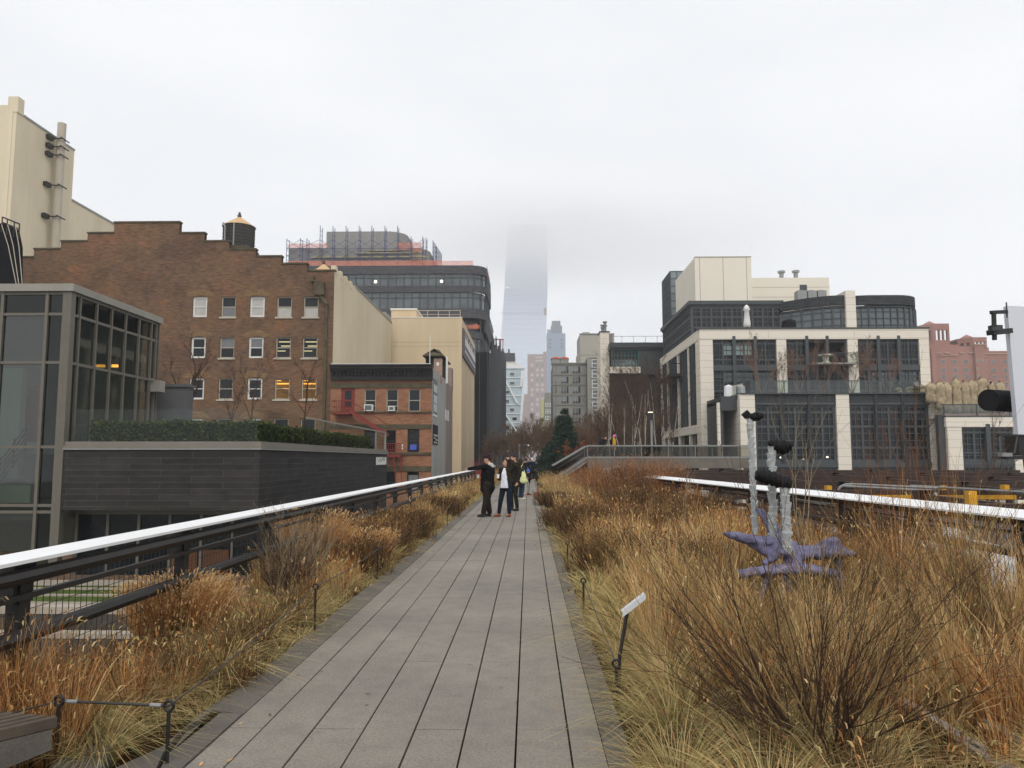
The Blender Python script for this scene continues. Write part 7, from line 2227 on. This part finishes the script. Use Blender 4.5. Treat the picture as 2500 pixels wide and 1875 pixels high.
# fallen leaves and blades blown on to the path
r = np.random.default_rng(12)
n = 70
x = np.where(r.uniform(size=n) < .75, np.where(r.uniform(size=n) < .5, -1.85 + r.exponential(.12, n), .42 - r.exponential(.12, n)), r.uniform(-1.8, .4, n)).clip(-1.95, .54)
y = 3 + 17 * r.uniform(size=n) ** 1.5
a = r.uniform(0, 6.28, n); L = r.uniform(.008, .03, n); W_ = np.where(r.uniform(size=n) < .6, .002, .007)
d = np.stack([np.cos(a), np.sin(a), np.zeros(n)], 1) * L[:, None]; e = np.stack([-np.sin(a), np.cos(a), np.zeros(n)], 1) * W_[:, None]
c = np.stack([x, y, np.full(n, .007)], 1); up = np.array([0, 0, .006])
v = np.stack([c - d, c + e + up, c + d + up, c - e], 1).reshape(-1, 3)
tag(rawmesh('leaf_litter', v, np.repeat(pick(['tan', 'rust', 'dark'], n, r), 4, 0), 4, m_blade), kind='stuff')
# ---------------------------------------------------------------- people
m_skin = M("skin", hx('c99a7e'), .6, .3, sc=6, amt=.06)
m_hair = M("dark_hair", hx('2a1e18'), .6, .4, sc=20, amt=.3)
m_blond = M("blond_hair", hx('a98a5c'), .6, .4, sc=20, amt=.3)
m_eye = M("eye_dark", hx('1a1412'), .3, .5)
def cloth(n, c): return M(n, hx(c), .9, .1, sc=7, amt=.22, bump=.3)
m_blackcloth = cloth("black_cloth", '171718'); m_brownblack = cloth("black_brown_cloth", '2a2420'); m_navy = cloth("navy_denim", '1d2433')
m_olive = cloth("olive_cloth", '33322a'); m_bluedenim = cloth("blue_denim", '2c3a4c'); m_coat = cloth("navy_coat", '1b2130')
m_shirt = cloth("white_shirt", 'dcdde6'); m_yel = cloth("mustard_jacket", 'c79a2e'); m_pink = cloth("pink_knit", 'f06aa8'); m_whiteknit = cloth("white_knit", 'e6e8ee')
m_greytr = cloth("grey_camouflage", '8d8e86'); m_ochre = M("tan_leather", hx('8a4f2e'), .5, .4, sc=6, amt=.2); m_shoe = M("dark_shoe", hx('2c2a2a'), .6, .3); m_sneak = M("pale_sneaker", hx('cfc8b4'), .7, .2)
m_capred = cloth("dark_maroon_cap", '2e2226'); m_beanie = cloth("charcoal_beanie", '3a363b')

def person(label, x, y, z, rz, height=1.75, J=None, top=m_blackcloth, legs=m_blackcloth, shoe=m_shoe, hat=None, hair=m_hair, hairstyle='short', beard=False, open_shirt=None, hood=None, long_coat=False, head_turn=0.0, slim=1.0, hem_d=.04):
    t = thing('person', label, 'person', (x, y, z), None, rz)
    s = height / 1.75
    D = dict(pel=(0, 0, .96), wai=(0, .0, 1.10), che=(0, .02, 1.30), nck=(0, .03, 1.47), hed=(0, .0, 1.62),
             shR=(-.19, .03, 1.41), elR=(-.25, .04, 1.13), haR=(-.24, -.06, .88), shL=(.19, .03, 1.41), elL=(.25, .04, 1.13), haL=(.24, -.06, .88),
             hiR=(-.10, .02, .92), knR=(-.11, -.02, .50), anR=(-.12, .04, .09), hiL=(.10, .02, .92), knL=(.11, -.02, .50), anL=(.12, .04, .09), toR=(-.02, -.15), toL=(.02, -.15))
    D.update(J or {})
    V = {a: Vector(p) * s if len(p) == 3 else Vector((p[0], p[1], 0)) * s for a, p in D.items()}
    def limb(b, pts, rads):
        for (p, q_), (r0, r1) in zip(zip(pts, pts[1:]), zip(rads, rads[1:])):
            b.tube([p, q_], [r0 * s, r1 * s], 10)
        for p, r_ in zip(pts, rads): b.ball(p, r_ * s, 10)
    # body: one continuous skinned surface
    b = MB()
    Hd = V['hed']; rot = Matrix.Rotation(head_turn, 3, 'Z')
    hp = lambda dx, dy, dz: Hd + rot @ Vector((dx, dy, dz)) * s
    b.ball(hp(0, .015, .03), (.076 * s, .092 * s, .10 * s), 14); b.ball(hp(0, -.022, -.045), (.058 * s, .066 * s, .075 * s), 12)
    b.ball(hp(0, -.06, -.085), .028 * s, 8)                                # chin
    b.tube([hp(0, -.085, .03), hp(0, -.112, -.022)], [.012 * s, .019 * s], 6)  # nose
    b.ball(hp(0, -.085, -.055), (.026 * s, .014 * s, .012 * s), 8)         # mouth
    for sx in (-1, 1): b.ball(hp(.077 * sx, .015, -.005), (.012 * s, .026 * s, .034 * s), 8); b.ball(hp(.03 * sx, -.078, .028), (.026 * s, .012 * s, .009 * s), 8)
    limb(b, [V['nck'] - Vector((0, 0, .04 * s)), Hd + Vector((0, .02, -.05)) * s], [.058, .052])
    limb(b, [V['pel'], V['wai'], V['che']], [.125 * slim, .115 * slim, .125 * slim]); limb(b, [V['shR'], V['che'], V['shL']], [.06, .12, .06]); limb(b, [V['che'], V['nck']], [.11, .06])
    for sd in 'RL':
        limb(b, [V['sh' + sd], V['el' + sd], V['ha' + sd]], [.05, .04, .028])
        limb(b, [V['hi' + sd], V['kn' + sd], V['an' + sd]], [.085 * slim, .055, .04])
        to = V['to' + sd]; limb(b, [V['an' + sd] - Vector((0, 0, .03 * s)), V['an' + sd] + Vector((to.x, to.y, -.055 * s))], [.04, .032])
        hd = (V['ha' + sd] - V['el' + sd]).normalized(); b.tube([V['ha' + sd], V['ha' + sd] + hd * .075 * s], [.028 * s, .036 * s], 8); b.ball(V['ha' + sd] + hd * .05 * s, (.036 * s, .03 * s, .036 * s), 8)
    bm = remesh(b, .013 * s, 2)
    for sd in 'RL':
        h0 = V['ha' + sd]; hd = (h0 - V['el' + sd]).normalized(); si = hd.cross(Vector((0, 0, 1)) if abs(hd.z) < .8 else Vector((0, 1, 0))).normalized(); cu = hd.cross(si)
        for i, L in enumerate((.068, .078, .072, .056)):
            p0 = h0 + (hd * .07 + si * (.027 - .018 * i)) * s; p1 = p0 + (hd * L * .5 + cu * .006) * s; p2 = p1 + (hd * L * .35 + cu * .025) * s
            bm.tube([p0, p1, p2], [.0095 * s, .0085 * s, .006 * s], 6)
        p0 = h0 + (hd * .03 + si * .032) * s; bm.tube([p0, p0 + (hd * .03 + si * .025) * s, p0 + (hd * .06 + si * .028) * s], [.011 * s, .0095 * s, .007 * s], 6)
    bm.build('body', m_skin, t, True, True)
    e = MB()
    for sx in (-1, 1): e.ball(hp(.03 * sx, -.083, .012), .011 * s, 6)
    e.build('eyes', m_eye, t, True, True)
    # trousers
    b = MB(); limb(b, [V['wai'] - Vector((0, 0, .02 * s)), V['pel']], [.125 * slim, .142 * slim])
    for sd in 'RL': limb(b, [V['hi' + sd], V['kn' + sd], V['an' + sd] + Vector((0, 0, .03 * s))], [.105 * slim, .073 * slim, .058 * slim])
    remesh(b, .015 * s, 3).build('trousers', legs, t, True, True)
    for sd in 'RL':
        b = MB(); a = V['an' + sd]; to = V['to' + sd]
        limb(b, [a - Vector((0, 0, .03 * s)), a + Vector((to.x * .55, to.y * .55, -.045 * s)), a + Vector((to.x, to.y, -.052 * s))], [.05, .045, .036]); b.box(a.x - .04 * s, a.x + .04 * s, a.y - .02 * s, a.y + .05 * s, 0.002, .05 * s)
        m2 = remesh(b, .012, 2); m2.v = [(p, q_, max(r_, .002)) for p, q_, r_ in m2.v]; m2.build('shoe', shoe, t, True, True)
    # jacket
    b = MB()
    hem = V['pel'] + Vector((0, 0, -.28 * s if long_coat else -hem_d * s))
    limb(b, [hem, V['pel'], V['wai'], V['che']], [.165 * slim, .155 * slim, .148 * slim, .155 * slim]); limb(b, [V['shR'], V['che'] + Vector((0, 0, .05)), V['shL']], [.078, .145, .078]); limb(b, [V['che'], V['nck'] - Vector((0, 0, .03))], [.14, .082])
    for sd in 'RL': limb(b, [V['sh' + sd], V['el' + sd], V['ha' + sd] - (V['ha' + sd] - V['el' + sd]).normalized() * .015], [.08, .064, .05])
    jm = remesh(b, .016 * s, 3)
    qj = random.Random(int(x * 100 + y))
    jm.v = [(p + .006 * math.sin(r_ * 50 + q_ * 30), q_ + .006 * math.sin(r_ * 43 + p * 35), r_) for p, q_, r_ in jm.v]
    jm.build('jacket', top, t, True, True)
    if open_shirt:
        b = MB(); f_ = -.132 * slim
        for (za, wa, ya), (zb_, wb, yb) in (((.86, .13, -.185), (1.10, .10, -.18)), ((1.09, .10, -.18), (1.30, .085, -.18)), ((1.29, .085, -.18), (1.46, .035, -.13))):
            b.hexa([Vector(p) * s for p in ((-wa, ya + .1, za), (wa, ya + .1, za), (wa * .8, ya, za), (-wa * .8, ya, za), (-wb, yb + .1, zb_), (wb, yb + .1, zb_), (wb * .8, yb, zb_), (-wb * .8, yb, zb_))])
        remesh(b, .014 * s, 2).build('shirt', open_shirt, t, True, True)
    # hair, hat, hood, beard
    if hair is not None:
        b = MB(); b.ball(hp(0, .03, .045), (.088 * s, .098 * s, .10 * s), 14)
        if hairstyle == 'long': limb(b, [hp(0, .07, .02), hp(0.01, .09, -.12), hp(.02, .08, -.25)], [.075, .07, .05]); limb(b, [hp(.07, .02, .02), hp(.075, .03, -.12)], [.03, .03])
        hm = remesh(b, .012, 2)
        # leave the face free
        keep = [i for i, p in enumerate(hm.v)]
        inv = rot.inverted()
        def face(p):
            l = inv @ (Vector(p) - Hd); return l.y < -.05 * s and l.z < .06 * s
        fs = [f_ for f_ in hm.f if not all(face(hm.v[i]) for i in f_)]
        hm.f = fs; hm.m = [0] * len(fs); hm.build('hair', hair, t, True, True)
    if beard:
        b = MB(); b.ball(hp(0, -.045, -.085), (.062 * s, .058 * s, .06 * s), 10); b.ball(hp(0, -.055, -.12), (.04 * s, .04 * s, .05 * s), 8); remesh(b, .012, 1).build('beard', m_hair, t, True, True)
    if hat:
        kind, hm_ = hat
        b = MB()
        if kind == 'cap':
            b.ball(hp(0, .02, .065), (.093 * s, .104 * s, .082 * s), 12); b.hexa([hp(-.07, -.06, .055), hp(.07, -.06, .055), hp(.055, -.165, .035), hp(-.055, -.165, .035), hp(-.07, -.06, .075), hp(.07, -.06, .075), hp(.055, -.165, .05), hp(-.055, -.165, .05)])
        elif kind == 'helmet':
            b.ball(hp(0, .015, .055), (.115 * s, .135 * s, .105 * s), 14); b.tube([hp(-.1, .0, .06), hp(0, .0, .165), hp(.1, .0, .06)], .02 * s, 6); b.tube([hp(0, -.1, .08), hp(0, 0, .17), hp(0, .12, .08)], .02 * s, 6)
        else:
            b.ball(hp(0, .02, .07), (.093 * s, .103 * s, .095 * s), 12); b.ball(hp(0, .03, .15), (.05 * s, .055 * s, .05 * s), 8); b.tube([hp(0, .015, .02), hp(0, .015, .055)], [.098 * s, .1 * s], 14)
        remesh(b, .012, 2).build(kind, hm_, t, True, True)
    if hood:
        b = MB(); b.ball(hp(0, .04, .035), (.115 * s, .115 * s, .125 * s), 14); limb(b, [hp(0, .07, -.05), V['nck'] + Vector((0, .03, 0)) * s], [.09, .1])
        hm = remesh(b, .013, 2); inv = rot.inverted()
        fs = [f_ for f_ in hm.f if not all((inv @ (Vector(hm.v[i]) - Hd)).y < -.03 * s for i in f_)]
        hm.f = fs; hm.m = [0] * len(fs); hm.build('hood', hood, t, True, True)
    def W(v): return Vector((x, y, z)) + Matrix.Rotation(rz, 3, 'Z') @ (Vector(v) * s)
    return t, W

def cup(W, at, label, lid=True):
    c = W(at)
    t = thing('coffee_cup', label, 'cup', c)
    b = MB(); b.lathe(c, [(.03, -.055), (.041, .055)], 14); b.build('cup', m_whiteknit, t)
    b = MB(); b.lathe(c, [(.044, .055), (.044, .066), (.036, .075)], 14); b.build('lid', m_winwhite, t)
    return t

g1 = G(1190, 1262)
J = dict(elL=(.20, -.26, 1.385), haL=(.17, -.52, 1.345), shL=(.19, -.02, 1.42), elR=(-.27, .0, 1.13), haR=(-.18, -.24, 1.10), knR=(-.12, -.04, .5), anR=(-.15, .02, .09), knL=(.11, .0, .5), anL=(.12, -.08, .09))
t, W = person('man in black jacket and cap stretching an arm out to the left', g1.x, g1.y, 0, R(-104), 1.78, J, m_blackcloth, m_brownblack, m_shoe, ('cap', m_capred), m_hair, slim=1.3, hem_d=.15)
b = MB(); hc = Vector((0, .09, 1.47)) * (1.78 / 1.75)
b.ball(hc, (.12, .085, .065), 10); b.ball(hc + Vector((0, .05, -.05)), (.1, .06, .08), 10); remesh(b, .014, 2).build('hood', cloth("white_pattern_hood", 'b9b6b2'), t, True, True)
cup(W, (-.17, -.33, 1.11), 'white paper cup in the hand of the capped man')
g2 = G(1236, 1262)
J = dict(shL=(.19, .03, 1.41), elL=(.34, -.02, 1.55), haL=(.12, -.02, 1.71), elR=(-.26, .02, 1.13), haR=(-.16, -.2, 1.16), hiR=(-.10, .02, .92), knR=(-.16, -.06, .50), anR=(-.24, -.02, .09), knL=(.09, .0, .5), anL=(.07, .06, .09), toR=(-.09, -.12), toL=(.0, -.15), che=(0, .0, 1.30))
t, W = person('woman in olive jacket and white shirt with a hand on her head', g2.x, g2.y, 0, R(-28), 1.68, J, cloth("dark_olive_jacket", '2f2a22'), m_navy, m_ochre, None, m_hair, 'long', False, m_shirt, None, False, R(-48), 1.0)
cup(W, (-.13, -.27, 1.20), 'white paper cup held before the white shirt')
g3 = G(1254, 1247)
person('bearded man in charcoal beanie standing behind the woman', g3.x, g3.y, 0, R(-48), 1.83, None, m_brownblack, cloth("dark_green_trousers", '26281f'), m_shoe, ('beanie', m_beanie), m_hair, 'short', True)
g4 = G(1273, 1220)
J = dict(elL=(.25, .05, 1.14), haL=(.2, -.12, .98), elR=(-.25, .02, 1.13), haR=(-.2, -.14, .98))
t, W = person('woman in long olive hooded parka facing right with a pale tote bag', g4.x, g4.y, 0, R(118), 1.66, J, m_olive, m_bluedenim, m_sneak, None, m_blond, 'short', False, None, m_olive, True)
bt_ = W((-.27, .05, 1.0))
tt = thing('tote_bag', 'pale yellow green tote bag hanging from the shoulder of the parka woman', 'bag', bt_)
b = MB(); b.ball((bt_.x - .02, bt_.y - .12, bt_.z - .02), (.15, .06, .24), 12); b.ball((bt_.x + .02, bt_.y - .12, bt_.z - .16), (.17, .065, .12), 12)
remesh(b, .014, 2).build('bag', M("pale_lime_canvas", hx('d5d8a0'), .8, .1, sc=4, amt=.12), tt, True)
b = MB(); sh_ = W((-.18, .05, 1.46)); b.tube([(bt_.x - .1, bt_.y - .1, bt_.z + .15), (sh_.x - .04, sh_.y - .1, sh_.z - .02), (sh_.x, sh_.y, sh_.z + .045), (bt_.x + .06, bt_.y - .02, bt_.z + .18)], .014, 6); b.build('strap', M("pale_lime_strap", hx('d5d8a0'), .8, .1), tt)
g5 = G(1290, 1211)
J = dict(elL=(.24, -.1, 1.12), haL=(.2, -.34, 1.08), elR=(-.24, -.1, 1.12), haR=(-.2, -.34, 1.08))
person('child in blue helmet and dark jacket standing on a scooter', g5.x, g5.y, .06, R(72), 1.13, J, m_blackcloth, m_greytr, m_shoe, ('helmet', M("blue_helmet", hx('2560c8'), .3, .5)), None)
# scooter
sx0 = g5.x
tt = thing('kick_scooter', 'red and black kick scooter under the child', 'scooter', (sx0 + .1, g5.y, 0))
b = MB(); b.box(sx0 - .22, sx0 + .30, g5.y - .07, g5.y + .07, .045, .07); b.beam((sx0 + .30, g5.y, .07), (sx0 + .42, g5.y, .17), .06, .05); b.build('deck', M("scooter_red", hx('b5342e'), .4, .4), tt)
for xx in (sx0 - .26, sx0 + .47):
    b = MB(); b.tube([(xx, g5.y - .015, .06), (xx, g5.y + .015, .06)], .06, 14); b.build('wheel', m_tyre, tt)
b = MB(); b.tube([(sx0 + .46, g5.y, .08), (sx0 + .43, g5.y, .42)], .02, 8); b.build('fork', M("scooter_red_2", hx('b5342e'), .4, .4), tt)
b = MB(); b.tube([(sx0 + .43, g5.y, .42), (sx0 + .38, g5.y, .86)], .016, 8); b.tube([(sx0 + .30, g5.y + .2, .87), (sx0 + .48, g5.y - .22, .87)], .02, 8); b.build('handlebar', m_black, tt)
J = dict(knR=(-.11, -.08, .52), anR=(-.11, -.12, .1), knL=(.11, .0, .5), anL=(.11, .2, .12))
p6 = P(1299, 1120, 64)
person('person in white beanie and navy coat walking away', p6.x, 64, 0, R(178), 1.74, J, m_coat, m_blackcloth, m_shoe, ('beanie', m_whiteknit), None, 'short', False, None, None, True)
p7 = P(1284, 1120, 62)
person('dark clothed person between the parka woman and the white beanie', p7.x, 58, 0, R(170), 1.68, None, m_blackcloth, m_blackcloth, m_shoe, ('beanie', m_blackcloth), m_hair)
p8 = P(1499, 1100, YF + 1.4)
t, W = person('person in pink beanie and mustard jacket on the raised walkway', p8.x, YF + 1.4, zd, R(-100), 1.72, None, m_yel, m_brownblack, m_shoe, ('beanie', m_pink), m_hair, 'short', False, None, None, True)
c = W((.0, -.2, 1.22))
b = MB(); b.ball(c, (.13, .16, .25), 12); b.box(c.x - .08, c.x + .1, c.y - .12, c.y + .1, c.z - .22, c.z + .1); remesh(b, .016, 2).top('backpack', m_blackcloth, 'black bag worn in front by the mustard jacket person', 'bag', c)
p9_ = P(1474, 1100, YF + 1.5)
t, W = person('person in black with a backpack facing the pink beanie walker', p9_.x, YF + 1.5, zd, R(80), 1.7, dict(che=(0, -.06, 1.28), nck=(0, -.1, 1.45), hed=(0, -.14, 1.58)), m_blackcloth, m_blackcloth, m_shoe, None, m_hair)
c = W((.0, .2, 1.22))
b = MB(); b.ball(c, (.17, .17, .28), 12); remesh(b, .016, 2).top('backpack', m_coat, 'dark backpack on the back of the person in black', 'bag', c)

# ---------------------------------------------------------------- air
HAZE = 0.00044
b = MB(); b.box(-420, 420, -40, 1690, -10.0, 300)
g = NG("haze_air")
for n in list(g.t.nodes):
    if n.type != 'OUTPUT_MATERIAL': g.t.nodes.remove(n)
pv = g.t.nodes.new("ShaderNodeVolumePrincipled")
pv.inputs['Density'].default_value = HAZE
pv.inputs['Color'].default_value = (.93, .955, 1.0, 1)
pv.inputs['Anisotropy'].default_value = 0.1
o = [n for n in g.t.nodes if n.type == 'OUTPUT_MATERIAL'][0]
g.t.links.new(pv.outputs[0], o.inputs['Volume'])
hz = b.build('haze', g.m); tag(hz, kind='stuff')
# the low cloud that swallows the top of the skyscraper
zc0, zc1 = P(1285, 730, YV).z, P(1285, 500, YV).z
cx = P(1285, 600, YV).x
b = MB(); b.box(-1000, 1000, -76, 76, -210, 210)
g = NG("cloud_vapour")
for n in list(g.t.nodes):
    if n.type != 'OUTPUT_MATERIAL': g.t.nodes.remove(n)
tco = g.n("ShaderNodeTexCoord")
mpp = g.n("ShaderNodeMapping"); mpp.inputs['Scale'].default_value = (1 / 760, 1 / 76, 1 / 205)
g.l(tco.outputs['Object'], mpp.inputs['Vector'])
ln = g.n("ShaderNodeVectorMath", operation='LENGTH'); g.l(mpp.outputs[0], ln.inputs[0])
mr = g.n("ShaderNodeMapRange"); mr.interpolation_type = 'SMOOTHSTEP'
mr.inputs['From Min'].default_value = 1.0; mr.inputs['From Max'].default_value = .1
mr.inputs['To Min'].default_value = 0; mr.inputs['To Max'].default_value = .034
g.l(ln.outputs['Value'], mr.inputs[0])
pv2 = g.n("ShaderNodeVolumePrincipled")
pv2.inputs['Color'].default_value = (1, 1, 1, 1)
nz_ = g.noise(4.0, 4, .6, mpp.outputs[0]); mr2 = g.n('ShaderNodeMapRange'); mr2.inputs['From Min'].default_value = .3; mr2.inputs['From Max'].default_value = .7; mr2.inputs['To Min'].default_value = .35; mr2.inputs['To Max'].default_value = 1.5; g.l(nz_, mr2.inputs[0])
ml_ = g.n('ShaderNodeMath', operation='MULTIPLY'); g.l(mr.outputs[0], ml_.inputs[0]); g.l(mr2.outputs[0], ml_.inputs[1]); g.l(ml_.outputs[0], pv2.inputs['Density'])
o = [n for n in g.t.nodes if n.type == 'OUTPUT_MATERIAL'][0]
g.l(pv2.outputs[0], o.inputs['Volume'])
lc = b.build('low_cloud', g.m); lc.location = (cx + 60, YV - 80, P(1285, 572, YV).z); tag(lc, kind='stuff')
